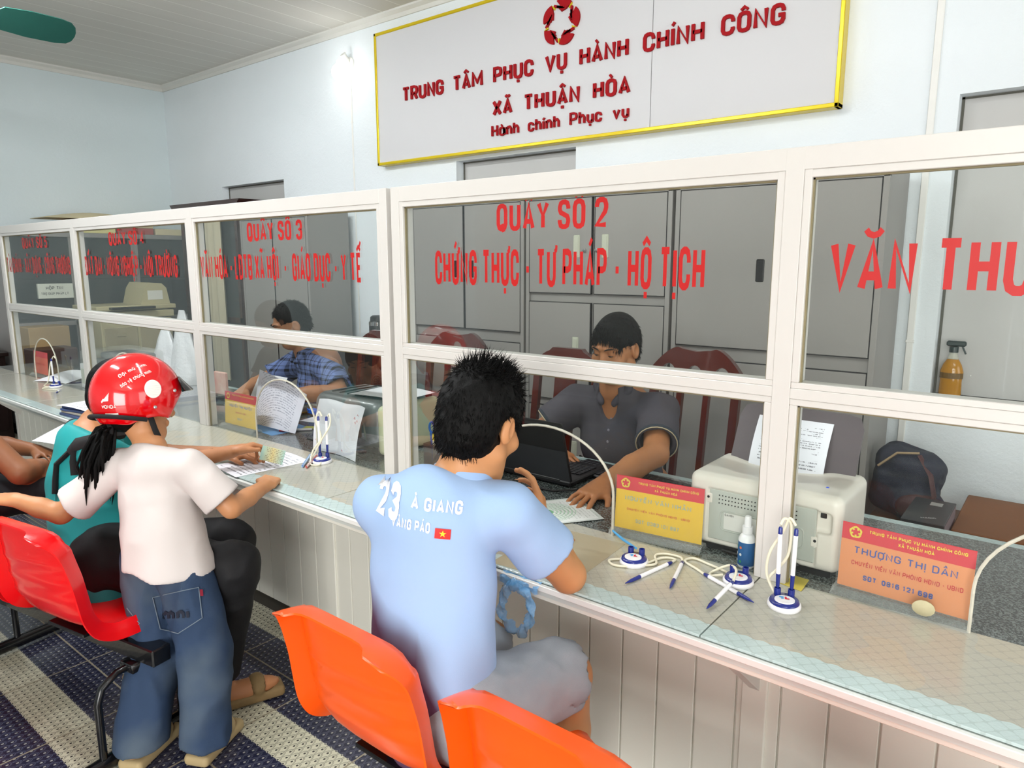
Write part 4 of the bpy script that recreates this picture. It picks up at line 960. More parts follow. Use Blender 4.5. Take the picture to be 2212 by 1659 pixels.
def hand(sd, wrist, d, n, side, curl, spread=.12, s=1.0, thumb=(.6, .3), k=.004):
    """d: direction wrist->knuckles, n: back-of-hand normal, side +1: thumb towards d x n; curl: 4 x 3 joint angles (rad)"""
    d = unit(d); n = np.array(n, float); n = unit(n-d*(n@d)); t = np.cross(d, n)*side; w = np.array(wrist, float); s_ = s
    pc = w+d*.045*s
    sd.box(pc, np.array((.038, .042, .0115))*s, np.stack([t, d, n], 1), .011*s, .012)
    sd.cap(w-d*.01*s, w+d*.03*s, .024*s, .026*s, .014, 1, (n, .7))
    sd.ell(pc+t*.026*s-n*.006*s-d*.01*s, np.array((.02, .032, .015))*s, np.stack([t, d, n], 1), .012)
    L = ((.042, .026, .021), (.047, .03, .022), (.043, .028, .022), (.034, .021, .019)); tips = []
    for i in range(4):
        off = (1.5-i)*.0195; p = w+d*(.083-.006*abs(i-1))*s+t*off*s; fd = unit(d+t*(1.5-i)*spread); a = 0; r = (.0092-.0006*(i == 3)-.0004*i)*s
        for j in range(3):
            a += curl[i][j]; v = fd*math.cos(a)-n*math.sin(a); q = p+v*L[i][j]*s; sd.cap(p, q, r, r*.93, k if j == 0 else .002); p = q; r *= .93
        tips.append(p)
    p = w+d*.022*s+t*.032*s-n*.004*s; a0, a1 = thumb
    v = unit(d*math.cos(a0)+t*math.sin(a0)-n*.25); q = p+v*.04*s; sd.cap(p, q, .0125*s, .0105*s, .01); v2 = unit(d*math.cos(a0-a1)+t*math.sin(a0-a1)-n*.3); q2 = q+v2*.03*s; sd.cap(q, q2, .0102*s, .0085*s, .003)
    tips.append(q2); return tips
def body_obj(sd, root, mat, boxes, h=.008):
    """one mesh: coarse body with finer head / hand boxes set into the same field"""
    Vs, Qs = [], []; n = 0
    V, Q = sd.mesh(h); cen = V[Q].mean(1); keep = np.ones(len(Q), bool)
    for lo, hi, hh in boxes: keep &= ~((cen > np.array(lo)) & (cen < np.array(hi))).all(1)
    Vs.append(V); Qs.append(Q[keep]); n = len(V)
    for lo, hi, hh in boxes:
        lo = np.array(lo); hi = np.array(hi); V, Q = sd.mesh(hh, lo-3*hh-.004, hi+3*hh+.004); cen = V[Q].mean(1)
        kp = ((cen > lo-.004) & (cen < hi+.004)).all(1); Vs.append(V); Qs.append(Q[kp]+n); n += len(V)
    V = np.concatenate(Vs); Q = np.concatenate(Qs); used = np.unique(Q); mp = np.zeros(n, np.int64); mp[used] = np.arange(len(used))
    o = mesh_obj('body', (V[used]-np.array(root.location), mp[Q]), mat, root); o.data.shade_smooth(); return o
def strands(roots, dirs, L, r, seed=1, bend=None, jit=.25, seg=3):
    """tapered hair locks: triangular cones following dirs then bending"""
    rs = np.random.RandomState(seed); N = len(roots); D = dirs/np.linalg.norm(dirs, axis=1, keepdims=True); D = D+rs.normal(0, jit, D.shape); D /= np.linalg.norm(D, axis=1, keepdims=True)
    L = L*(1+.35*rs.normal(0, 1, N).clip(-1.5, 1.5)) if np.isscalar(L) else L
    a = np.cross(D, rs.normal(0, 1, D.shape)); a /= np.linalg.norm(a, axis=1, keepdims=True); b = np.cross(D, a)
    rows = []; P = roots.copy(); B = np.array(bend if bend is not None else (0, 0, -.35)); 
    for i in range(seg+1):
        rr = r*(1-i/(seg+.15)); rows.append(np.stack([P+rr*(a*math.cos(k*2.094)+b*math.sin(k*2.094)) for k in range(3)], 1)); 
        P = P+D*(L/seg)[:, None]; D = D+B*(1/seg); D /= np.linalg.norm(D, axis=1, keepdims=True)
    R = np.stack(rows, 1); V = R.reshape(-1, 3); F = []
    base = (np.arange(N)*(seg+1)*3)[:, None]
    for i in range(seg):
        for k in range(3): F.append(base+np.array([[i*3+k, i*3+(k+1) % 3, (i+1)*3+(k+1) % 3, (i+1)*3+k]]))
    return V, np.concatenate(F)
def sample(V, Q, n, seed=2, test=None):
    rs = np.random.RandomState(seed); A = V[Q]; N = np.cross(A[:, 1]-A[:, 0], A[:, 3]-A[:, 0]); ar = np.linalg.norm(N, axis=1); N /= ar[:, None]+1e-12
    if test is not None: ar = ar*test(A.mean(1), N)
    i = rs.choice(len(Q), n, p=ar/ar.sum()); u = rs.rand(n, 1); v = rs.rand(n, 1); a = A[i]
    return (a[:, 0]*(1-u)+a[:, 1]*u)*(1-v)+(a[:, 3]*(1-u)+a[:, 2]*u)*v, N[i]
def hair_cap(c, R, s=1.0, thick=.012, line=.052, nape=-.075, side=-.015, vol=(1, 1, 1)):
    """short hair cap over the cranium; line = hairline height on the forehead (local z), nape = lower limit at the back"""
    sd = SDF(); c = np.array(c); P = lambda x, y, z: c+s*(R@np.array((x, y, z)))
    sd.ell(P(0, -.014, .034), np.array(((.077+thick)*vol[0], (.096+thick)*vol[1], (.086+thick*1.3)*vol[2]))*s, R, .01)
    sd.ell(P(0, -.042, -.03), np.array((.062+thick*.5, .056+thick, .066))*s, R, .03)
    sd.ell(P(0, .12, line-.075), np.array((.066, .09, .07))*s, R, .012, -1)
    for q in (-1, 1): sd.ell(P(q*.1, .05, side-.045), np.array((.05, .062, .06))*s, R, .01, -1); sd.ell(P(q*.092, -.006, -.012), np.array((.026, .034, .042))*s, R, .006, -1)
    sd.plane(P(0, 0, nape), R[:, 2], .01); return sd
hair_k = M('black_hair', '050505', .6, 0, .14, var=.3, vs=30, bump=.5, bs=180, bd=.002, stretch=(3, 3, .6))
eye_k = M('dark_iris', '120C0A', .15, 0, .6)
def face_extras(root, c, R, s=1.0, brow=True, closed=True):
    P = lambda x, y, z: Vector((np.array(c)+s*(R@np.array((x, y, z))))-np.array(root.location))
    for q in (-1, 1):
        mesh_obj('eye', MB().tube([P(q*.02, .0885, .0075), P(q*.027, .0912, .0068), P(q*.034, .0908, .0068), P(q*.042, .087, .0082)], [.0006, .0024, .0024, .0006], 8), eye_k, root, 60)
        if brow: mesh_obj('eyebrow', MB().tube([P(q*.013, .0975, .031), P(q*.025, .0975, .036), P(q*.04, .091, .037), P(q*.054, .079, .031)], [.003, .0042, .0036, .001], 8, flat=.6), hair_k, root, 60)
    for q in (-1, 1): mesh_obj('nostril', MB().tube([P(q*.008, .1085, -.0395), P(q*.0105, .1075, -.0398)], .0022, 6), eye_k, root)
    mesh_obj('lip_line', MB().tube([P(-.02, .092, -.0625), P(-.008, .0985, -.0622), P(.008, .0985, -.0622), P(.02, .092, -.0625)], .0012, 6), M('lip_dark', '5A2A22', .5), root)
def cloth_mat(name, h, var=.08, bs=900, rough=.85, h2=None): return M(name, h, rough, 0, .25, var=var, vs=5, bump=.25, bs=bs, bd=.0008, h2=h2)

# ---------------------------------------------------------------- young man in the light blue team shirt
ym = thing('person', 'person in a light blue printed team shirt leaning on the counter from an orange seat', 'person', (-.99, .9, 0))
f = unit((-.28, .96, 0)); rt = unit((.96, .28, 0)); up = np.array((0, 0, 1.)); sd = SDF()
pel = np.array((-1.015, .99, .52)); chest = np.array((-1.04, 1.02, .85)); neck = np.array((-1.015, 1.09, .99)); hc = np.array((-1.005, 1.14, 1.105)); hf = unit((-.1, .9, -.45)); hu = unit((-.02, .45, .9))
sR = chest+rt*.155+up*.085+f*.045; sL = chest-rt*.125+up*.08+f*.0
eR = np.array((-.868, 1.29, .737)); wR = np.array((-1.0, 1.37, .80)); eL = np.array((-1.27, 1.30, .745)); wL = np.array((-1.12, 1.46, .74))
hipR, hipL = pel+rt*.085-up*.01, pel-rt*.085-up*.01; kR, kL = np.array((-.845, 1.255, .51)), np.array((-1.1, 1.27, .49)); aR, aL = np.array((-.85, 1.28, .09)), np.array((-1.12, 1.3, .09))
sd.cap(pel, chest-up*.08, .115, .11, .04, 1, (f, .7)); sd.cap(chest-up*.08, chest+up*.05, .115, .11, .04, 1, (f, .7)); sd.cap(sL, sR, .046, .046, .04)
sd.cap(chest+up*.08, neck, .07, .055, .04); sd.cap(neck, hc-hu*.05-hf*.02, .055, .056, .02)
for a, b, c_, d_ in ((sR, eR, wR, 1), (sL, eL, wL, -1)): sd.chain([a, b], [.05, .04], .02); sd.chain([b, (np.array(b)+c_)/2, c_], [.041, .038, .026], .012)
for a, b, c_ in ((hipR, kR, aR), (hipL, kL, aL)):
    sd.chain([a, b], [.085, .058], .04); sd.chain([b, b*.65+c_*.35, c_], [.055, .052, .034], .02); sd.ell(c_+np.array((0, .07, -.05)), (.042, .12, .04), None, .03)
R = head(sd, hc, hf, hu, 1.0)
hand(sd, wR, unit((-.35, .3, .85)), unit((.75, .45, .15)), -1, ((.2, .4, .3), (.3, .5, .4), (.4, .6, .4), (.5, .6, .4)), .1, .95, (.5, .2))
hand(sd, wL, unit((.7, .6, -.1)), (0, 0, 1), 1, ((.3, .5, .4),)*4, .08, .95)
skA = skin('warm_skin', 'C48A5C')
body_obj(sd, ym, skA, [(hc-.15, hc+np.array((.15, .15, .13)), .0032), (wR-np.array((.09, .09, .04)), wR+np.array((.1, .13, .2)), .0032), (np.array((-1.1, 1.2, .69)), np.array((-.8, 1.34, .82)), .005)], .009)
# hair: swept, upstanding on the crown
hs = hair_cap(hc, R, 1.0, .011, .06, -.098, .01, (1.0, 1.0, 1.03)); V, Q = hs.mesh(.004, noise=folds(.004, (60, 60, 40), 5)); 
o = mesh_obj('hair', (V-np.array(ym.location), Q), hair_k, ym); o.data.shade_smooth()
lz = lambda C: (C-hc)@R
p, n = sample(V, Q, 5200, 4); q = lz(p); kp = ~((np.abs(q[:, 0]) > .045) & (q[:, 1] > -.045) & (q[:, 2] < .012)); p, n, q = p[kp], n[kp], q[kp]; crown = np.clip((q[:, 2]-.06)/.06, 0, 1)
dr = n*.35+(R@np.array((0, .25, -.9)))[None]*(1-crown)[:, None]+(R@np.array((.25, -.1, .75)))[None]*(crown**1.5)[:, None]+np.sin(q[:, :1]*70)*.25*R[:, 0]
V2, F2 = strands(p-n*.002, dr, .011+.028*crown**1.5*np.random.RandomState(3).rand(len(p))+.006*np.random.RandomState(9).rand(len(p)), .0015, 6, (0, 0, -.25), .28)
mesh_obj('hair_strands', (V2-np.array(ym.location), F2), hair_k, ym)
# shirt
ts = SDF(); ts.cap(pel-up*.055, pel+up*.14, .132, .132, .03, 1, (f, .72)); ts.cap(pel+up*.1, chest-up*.08, .136, .136, .03, 1, (f, .76)); ts.cap(chest-up*.08, chest+up*.05, .136, .132, .03, 1, (f, .76)); ts.cap(sL, sR, .056, .056, .035); ts.cap(chest+up*.08, neck-up*.02, .08, .062, .03)
ts.cap(sR, sR*.2+eR*.8, .062, .07, .025); ts.cap(sL, sL*.2+eL*.8, .058, .07, .025)
for a_, b_ in ((sR, eR), (sL, eL)): ts.cap(a_*.4+b_*.6, b_, .055, .062, .004, -1); ts.cut(a_*.4+b_*.6, b_-a_, .1)
ts.plane(neck+up*.012, -unit(up*.9+f*.45), .006)
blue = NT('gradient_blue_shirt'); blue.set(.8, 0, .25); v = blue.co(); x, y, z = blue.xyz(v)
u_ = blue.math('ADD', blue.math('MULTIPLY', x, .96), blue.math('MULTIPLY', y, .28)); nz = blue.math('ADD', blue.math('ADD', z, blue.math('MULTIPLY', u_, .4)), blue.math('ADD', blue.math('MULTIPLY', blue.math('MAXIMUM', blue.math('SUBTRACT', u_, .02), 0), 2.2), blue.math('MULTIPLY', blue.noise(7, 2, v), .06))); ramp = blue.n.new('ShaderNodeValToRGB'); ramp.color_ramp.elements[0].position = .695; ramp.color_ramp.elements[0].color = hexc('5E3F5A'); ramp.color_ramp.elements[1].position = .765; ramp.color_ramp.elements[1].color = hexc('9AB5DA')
# maroon band at the lower back, fading into the blue above
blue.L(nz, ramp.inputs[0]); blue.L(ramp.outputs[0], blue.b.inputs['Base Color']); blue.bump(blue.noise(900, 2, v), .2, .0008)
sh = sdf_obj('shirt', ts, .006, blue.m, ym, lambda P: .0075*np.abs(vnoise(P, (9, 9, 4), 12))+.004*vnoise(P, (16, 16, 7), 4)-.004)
col = SDF(); col.cap(neck-up*.005-f*.0, neck+up*.03+f*.012, .072, .064, .01); col.cap(neck-up*.06-f*.01, neck+up*.06+f*.025, .058, .056, .004, -1); col.plane(neck+up*.03, -unit(up*.93+f*.3), .003)
sdf_obj('collar', col, .004, cloth_mat('blue_collar', '96B1D8'), ym)
# prints on the back
bv = bvh_of(sh); loc = Vector(ym.location); vd = Vector((-.63, .75, -.12)).normalized()
wp = M('white_print', 'F2F2F4', .6, var=.02)
def back_print(s_, at, right, upv, h_, w_, mat, name='print', t_=.22, cw=.55, sub=1):
    mb = text(s_, h_, w_, t=t_, cw=cw); X = XF(Vector(at)-loc, right, upv); mb.v = [tuple(X @ Vector(p)) for p in mb.v]
    mesh_obj(name, conform(mb, bv, vd, .0022, sub), mat, ym)
rv = Vector((.80, .58, -.10)); uv = Vector((.10, .05, .99))
back_print('23', (-1.079, .89, .943), rv, Vector((.2, .12, .97)), .074, .052, wp, 'shirt_number', .24, .5)
back_print('À GIANG', (-1.010, .931, .967), rv, uv, .026, .105, wp, 'shirt_lettering')
back_print('VÀNG PÁO', (-1.036, .897, .93), rv, uv, .022, .082, wp, 'shirt_lettering')
fl = MB(); X = XF(Vector((-.962, .95, .913))-loc, rv, uv); fl.add([X @ Vector(p) for p in ((0, 0, 0), (.032, 0, 0), (.032, .021, 0), (0, .021, 0))], [(0, 1, 2, 3)]); mesh_obj('flag_print', conform(fl, bv, vd, .0022, 3), M('flag_red', 'DA1A14', .6), ym)
st_ = MB(); c0 = (.016, .0105); pts = [(c0[0]+(.0075 if k % 2 == 0 else .003)*math.sin(k*PI/5), c0[1]+(.0075 if k % 2 == 0 else .003)*math.cos(k*PI/5), 0) for k in range(10)]
st_.add([X @ Vector(p) for p in pts], [tuple(range(9, -1, -1))]); mesh_obj('flag_star', conform(st_, bv, vd, .003), M('star_yellow', 'F4D81E', .6), ym)
# jeans shorts
js = SDF(); js.cap(hipL, hipR, .098, .098, .04)
for a, b in ((hipR, kR), (hipL, kL)): js.cap(a, a*.1+b*.9+up*.004, .1, .085, .05); js.cap(a*-.15+b*1.15, a*.12+b*.88, .07, .07, .004, -1); 
for b, c_ in ((kR, aR), (kL, aL)): pass
sdf_obj('jeans', js, .007, M('washed_denim', 'B0B6BC', .85, 0, .2, var=.3, vs=7, bump=.4, bs=500, bd=.001, h2='858F9B'), ym, folds(.007, (14, 14, 14), 8))
for a in (aR, aL): mesh_obj('sandal', MB().box(a[0]-.05-loc.x, a[0]+.05-loc.x, a[1]-.06-loc.y, a[1]+.2-loc.y, .0, .025, .01), M('sandal_dark', '3A2B22', .6), ym)
# ---------------------------------------------------------------- clerk in the grey polo shirt
def arm(sd, s_, e, w, r=1.0): sd.chain([s_, e], [.05*r, .042*r], .02); sd.chain([e, e*.55+w*.45, w], [.042*r, .041*r, .027*r], .012)
po2 = thing('person', 'person in a dark grey polo shirt seated behind the counter, hand on a certificate', 'person', (-1.4, 2.5, 0))
up = np.array((0, 0, 1.)); f = unit((.02, -1, 0)); rt = unit((-1, -.02, 0)); sd = SDF()
pel = np.array((-1.42, 2.60, .52)); chest = np.array((-1.415, 2.46, .80)); neck = np.array((-1.395, 2.385, .975)); hc = np.array((-1.36, 2.325, 1.135)); hf = unit((-.02, -.93, -.28)); hu = unit((.03, -.36, .93))
sL = chest-rt*.185+up*.095+f*.03; sR = chest+rt*.165+up*.09+f*.03            # his left is at larger x
eL = np.array((-1.115, 2.20, .79)); wL = np.array((-1.155, 1.905, .742)); eR = np.array((-1.70, 2.31, .765)); wR = np.array((-1.52, 2.16, .74))
sd.cap(pel, chest-up*.06, .135, .135, .05, 1, (f, .78)); sd.cap(chest-up*.06, chest+up*.06, .14, .13, .05, 1, (f, .78)); sd.cap(sL, sR, .058, .058, .05); sd.cap(chest+up*.1+f*.01, neck, .09, .06, .05); sd.cap(neck, hc-hu*.05-hf*.02, .058, .058, .02)
arm(sd, sL, eL, wL, 1.08); arm(sd, sR, eR, wR, 1.05)
for q in (-1, 1):
    h0 = pel+rt*q*.09; k0 = np.array((h0[0]+.02*q*-1, 2.23, .5)); a0 = np.array((k0[0], 2.3, .08)); sd.chain([h0, k0], [.085, .06], .04); sd.chain([k0, k0*.6+a0*.4, a0], [.056, .052, .035], .02); sd.ell(a0+np.array((0, -.07, -.045)), (.042, .12, .035), None, .03)
R = head(sd, hc, hf, hu, 1.0)
hand(sd, wL, unit((-.06, -1, -.16)), unit((0.05, -.15, 1)), -1, ((.12, .3, .2), (.1, .28, .2), (.12, .3, .2), (.16, .34, .2)), .17, 1.02, (.75, .25))
hand(sd, wR, unit((.9, -.4, -.05)), (0, 0, 1), 1, ((.25, .4, .3),)*4, .1, 1.0)
skB = skin('tan_skin', 'B0764C')
body_obj(sd, po2, skB, [(hc-.15, hc+np.array((.15, .15, .13)), .0028), (np.array((-1.26, 1.67, .70)), np.array((-1.05, 1.93, .80)), .003), (np.array((-1.56, 2.0, .70)), np.array((-1.36, 2.2, .8)), .004)], .008)
face_extras(po2, hc, R)
hs = hair_cap(hc, R, 1.0, .009, .078, -.062, .03, (.97, 1, 1.04)); V, Q = hs.mesh(.0035, noise=folds(.002, (70, 70, 50), 7)); o = mesh_obj('hair', (V-np.array(po2.location), Q), hair_k, po2); o.data.shade_smooth()
p, n = sample(V, Q, 3600, 5); q = (p-hc)@R; fr_ = np.clip((q[:, 1:2]-.0)/.05, 0, 1); dr = n*.35+(R@np.array((.05, .6, -.35)))[None]*fr_+(R@np.array((0, -.1, -.7)))[None]*(1-fr_)
V2, F2 = strands(p-n*.002, dr, .013, .0013, 8, (0, 0, -.2), .16)
fe = (q[:, 1] > .05) & (q[:, 2] < .105) & (np.abs(q[:, 0]) < .06); pf = np.repeat(p[fe], 3, 0)+np.random.RandomState(2).normal(0, .003, (fe.sum()*3, 3))
V3, F3 = strands(pf, np.repeat((R@np.array((.02, .42, -.85)))[None], len(pf), 0), .022, .0016, 12, (0, 0, -.3), .12); F2 = np.concatenate([F2, F3+len(V2)]); V2 = np.concatenate([V2, V3]); mesh_obj('hair_strands', (V2-np.array(po2.location), F2), hair_k, po2)
ts = SDF(); ts.cap(pel-up*.03, chest-up*.06, .155, .152, .04, 1, (f, .8)); ts.cap(chest-up*.06, chest+up*.06, .155, .145, .04, 1, (f, .8)); ts.cap(sL, sR, .07, .07, .045); ts.cap(chest+up*.1+f*.01, neck-up*.02, .1, .072, .04)
for a_, b_ in ((sL, eL), (sR, eR)): ts.cap(a_, a_*.2+b_*.8, .072, .074, .03); ts.cap(a_*.4+b_*.6, b_, .056, .06, .004, -1); ts.cut(a_*.24+b_*.76, b_-a_, .1)
ts.plane(neck+up*.005, -unit(up*.85+f*-.5), .006); vneck = neck+f*.085-up*.085; ts.ell(vneck+up*.04, (.052, .08, .115), None, .003, -1)
grey = cloth_mat('charcoal_polo', '4A474E', .12, 700, .8)
sh2 = sdf_obj('shirt', ts, .0055, grey, po2, lambda P: .009*np.abs(vnoise(P, (10, 10, 5), 21))+.004*vnoise(P, (18, 18, 8), 5)-.005)
loc = Vector(po2.location)
col = SDF(); col.chain([neck+f*.055-up*.055+rt*.028, neck+f*.02+up*.0+rt*.066, neck-f*.03+up*.03+rt*.05, neck-f*.045+up*.036, neck-f*.03+up*.03-rt*.05, neck+f*.02-rt*.066, neck+f*.055-up*.055-rt*.028], [.012, .018, .02, .02, .02, .018, .012], .006, (up, 1.25)); sdf_obj('collar', col, .004, cloth_mat('charcoal_collar', '45424A'), po2)
for a_, b_, nm in ((sL, eL, 1), (sR, eR, 2)):
    c = a_*.25+b_*.75; d = unit(b_-a_); a1 = unit(np.cross(d, up)); b1 = np.cross(d, a1)
    mesh_obj('cuff_band', MB().tube([c+(a1*math.cos(t_)+b1*math.sin(t_))*.073-np.array(loc) for t_ in np.linspace(0, 2*PI, 25)[:-1]], .0075, 8, closed=True, flat=1.0), M('cuff_navy', '2C343E', .8), po2, 60)
    mesh_obj('cuff_piping', MB().tube([c+d*.009+(a1*math.cos(t_)+b1*math.sin(t_))*.0735-np.array(loc) for t_ in np.linspace(0, 2*PI, 25)[:-1]], .0022, 6, closed=True), M('cuff_piping_sand', 'B8A98C', .7), po2, 60)
bv2 = bvh_of(sh2)
for k in range(3):
    pz = neck+f*.2-up*(.12+.045*k); h_, n_, _, _ = bv2.ray_cast(Vector(pz)-loc, Vector((0, 1, 0)))
    if h_ is not None: mesh_obj('button', MB().lathe([(.0055, 0), (.005, .002), (.001, .003)], X=XF(h_+n_*.0005, (1, 0, 0), (0, 0, 1)), seg=12), M('button_pearl', '8A8690', .3), po2, 50)

# ---------------------------------------------------------------- clerk in the plaid shirt
p3_ = thing('person', 'person in a blue and black plaid shirt reading papers behind the counter', 'person', (-3.48, 2.6, 0))
f = unit((-.28, -.96, 0)); rt = unit((-.96, .28, 0)); sd = SDF()
pel = np.array((-3.42, 2.68, .5)); chest = np.array((-3.46, 2.52, .78)); neck = np.array((-3.5, 2.44, .945)); hc = np.array((-3.535, 2.375, 1.105)); hf = unit((-.34, -.86, -.34)); hu = unit((-.12, -.32, .93))
sL = chest-rt*.20+up*.09+f*.03; sR = chest+rt*.20+up*.085+f*.05
eL = np.array((-3.10, 2.36, .765)); wL = np.array((-3.34, 2.12, .745)); eR = np.array((-3.78, 2.34, .765)); wR = np.array((-3.62, 2.1, .745))
sd.cap(pel, chest-up*.06, .15, .15, .05, 1, (f, .8)); sd.cap(chest-up*.06, chest+up*.06, .15, .14, .05, 1, (f, .8)); sd.cap(sL, sR, .06, .06, .05); sd.cap(chest+up*.1, neck, .09, .062, .05); sd.cap(neck, hc-hu*.05-hf*.02, .062, .062, .02)
arm(sd, sL, eL, wL, 1.1); arm(sd, sR, eR, wR, 1.1)
for q in (-1, 1):
    h0 = pel+rt*q*.09; k0 = h0+f*.38; k0[2] = .5; a0 = k0-f*.05; a0[2] = .08; sd.chain([h0, k0], [.085, .06], .04); sd.chain([k0, k0*.6+a0*.4, a0], [.056, .052, .035], .02); sd.ell(a0+f*.07-up*.045, (.045, .12, .035), None, .03)
R = head(sd, hc, hf, hu, 1.03)
hand(sd, wL, unit((-.9, -.35, -.05)), (0, 0, 1), 1, ((.3, .5, .4),)*4, .1, 1.0); hand(sd, wR, unit((.5, -.8, -.1)), (0, 0, 1), -1, ((.3, .5, .4),)*4, .1, 1.0)
body_obj(sd, p3_, skin('tan_skin_two', 'AE7A56'), [(hc-.15, hc+np.array((.15, .15, .13)), .0032), (np.array((-3.5, 2.0, .7)), np.array((-3.3, 2.2, .8)), .004), (np.array((-3.7, 1.95, .7)), np.array((-3.5, 2.15, .8)), .004)], .009)
face_extras(p3_, hc, R, 1.03)
hs = hair_cap(hc, R, 1.03, .008, .092, -.062, .03, (.97, 1, 1.03)); V, Q = hs.mesh(.004, noise=folds(.002, (60, 60, 40), 9)); o = mesh_obj('hair', (V-np.array(p3_.location), Q), hair_k, p3_); o.data.shade_smooth()
p, n = sample(V, Q, 2200, 6); q = (p-hc)@R; dr = n*.5+(R@np.array((.1, .1, -.35)))[None]
V2, F2 = strands(p-n*.002, dr, .013, .0014, 9, (0, 0, -.4), .18); mesh_obj('hair_strands', (V2-np.array(p3_.location), F2), hair_k, p3_)
pm = NT('blue_black_plaid'); pm.set(.8, 0, .25); v = pm.co(); x, y, z = pm.xyz(v)
xx = pm.math('ADD', x, pm.math('MULTIPLY', pm.noise(6, 2, v), .03)); zz2 = pm.math('ADD', z, pm.math('MULTIPLY', pm.noise(5, 2, v), .04))
def st(c, per, w, o=0): return pm.math('LESS_THAN', pm.math('FRACT', pm.math('ADD', pm.math('DIVIDE', c, per), o)), w)
a = pm.math('ADD', st(xx, .055, .28), st(xx, .055, .08, .55)); b = pm.math('ADD', st(zz2, .06, .26), st(zz2, .06, .07, .5)); m = pm.math('MINIMUM', pm.math('MULTIPLY', pm.math('ADD', a, b), .52), 1)
pm.L(pm.mix(m, pm.mix(pm.noise(40, 2, v), hexc('6C7FB0'), hexc('5D6FA2')), hexc('10131F')), pm.b.inputs['Base Color'])
ts = SDF(); ts.cap(pel-up*.03, chest-up*.06, .172, .168, .04, 1, (f, .82)); ts.cap(chest-up*.06, chest+up*.06, .168, .155, .04, 1, (f, .82)); ts.cap(sL, sR, .074, .074, .045); ts.cap(chest+up*.1, neck-up*.02, .1, .075, .04)
for a_, b_ in ((sL, eL), (sR, eR)): ts.cap(a_, a_*.15+b_*.85, .076, .074, .03); ts.cap(a_*.4+b_*.6, b_, .058, .062, .004, -1); ts.cut(a_*.16+b_*.84, b_-a_, .1)
ts.plane(neck+up*.005, -unit(up*.85+f*-.5), .006); ts.ell(neck+f*.085-up*.03, (.03, .06, .07), None, .006, -1)
sdf_obj('shirt', ts, .006, pm.m, p3_, lambda P: .01*np.abs(vnoise(P, (10, 10, 5), 31))+.004*vnoise(P, (18, 18, 8), 6)-.005)
col = SDF(); col.chain([neck+f*.075-up*.05+rt*.03, neck+f*.03+rt*.07, neck-f*.03+up*.03+rt*.055, neck-f*.05+up*.036, neck-f*.03+up*.03-rt*.055, neck+f*.03-rt*.07, neck+f*.075-up*.05-rt*.03], [.012, .018, .02, .02, .02, .018, .012], .006, (up, 1.25)); sdf_obj('collar', col, .0045, pm.m, p3_)

# ---------------------------------------------------------------- girl with the red helmet
gi = thing('person', 'person standing in a white T-shirt and wide jeans wearing a red motorcycle helmet', 'person', (-2.0, .88, 0))
f = unit((-.45, .89, 0)); rt = unit((.89, .45, 0)); up = np.array((0, 0, 1.)); sd = SDF()
pel = np.array((-2.115, .93, .54)); chest = np.array((-2.16, .945, .775)); neck = np.array((-2.20, .955, .895)); hc = np.array((-2.268, .958, 1.018)); hf = unit((.12, .97, -.16)); hu = unit((-.18, .14, .97))
sR = chest+rt*.118+up*.075; sL = chest-rt*.125+up*.06
eR = np.array((-1.965, 1.075, .715)); wR = np.array((-2.06, 1.255, .725)); eL = np.array((-2.365, .745, .70)); wL = np.array((-2.47, .66, .745))
kR = np.array((-1.955, .955, .30)); aR = np.array((-1.90, .905, .07)); kL = np.array((-2.10, .875, .29)); aL = np.array((-2.03, .775, .07)); hipR = pel+rt*.062; hipL = pel-rt*.062
sd.cap(pel, chest-up*.05, .085, .085, .04, 1, (f, .8)); sd.cap(chest-up*.05, chest+up*.04, .088, .082, .04, 1, (f, .78)); sd.cap(sL, sR, .036, .036, .04); sd.cap(chest+up*.05, neck, .05, .04, .03); sd.cap(neck, hc-hu*.04-hf*.01, .04, .042, .02)
for s_, e, w in ((sR, eR, wR), (sL, eL, wL)): sd.chain([s_, e], [.036, .031], .015); sd.chain([e, e*.55+w*.45, w], [.031, .03, .021], .01)
for h0, k0, a0 in ((hipR, kR, aR), (hipL, kL, aL)): sd.chain([h0, k0, a0], [.07, .048, .03], .03); sd.ell(a0+f*.045-up*.035, (.034, .09, .026), rotm(y=f, z=up), .02)
R = head(sd, hc, hf, hu, .9)
hand(sd, wR, unit((-.62, .75, .05)), unit((.2, .15, 1)), -1, ((.9, 1.2, .8), (.9, 1.2, .8), (.95, 1.2, .8), (1., 1.2, .8)), .04, .8, (.5, .5))
hand(sd, wL, unit((-.85, -.45, .02)), (0, -.1, 1), 1, ((.15, .5, .5),)*4, .12, .8, (.6, .2))
skC = skin('girl_skin', 'C98E62')
body_obj(sd, gi, skC, [(hc-.13, hc+np.array((.13, .13, .12)), .0035), (np.array((-2.2, 1.22, .68)), np.array((-2.02, 1.4, .78)), .003), (np.array((-2.62, .52, .69)), np.array((-2.44, .7, .8)), .0035)], .007)
face_extras(gi, hc, R, .9)
hs = hair_cap(hc, R, .9, .012, .055, -.1, .0); V, Q = hs.mesh(.004, noise=folds(.002, (60, 60, 40), 10)); o = mesh_obj('hair', (V-np.array(gi.location), Q), hair_k, gi); o.data.shade_smooth()
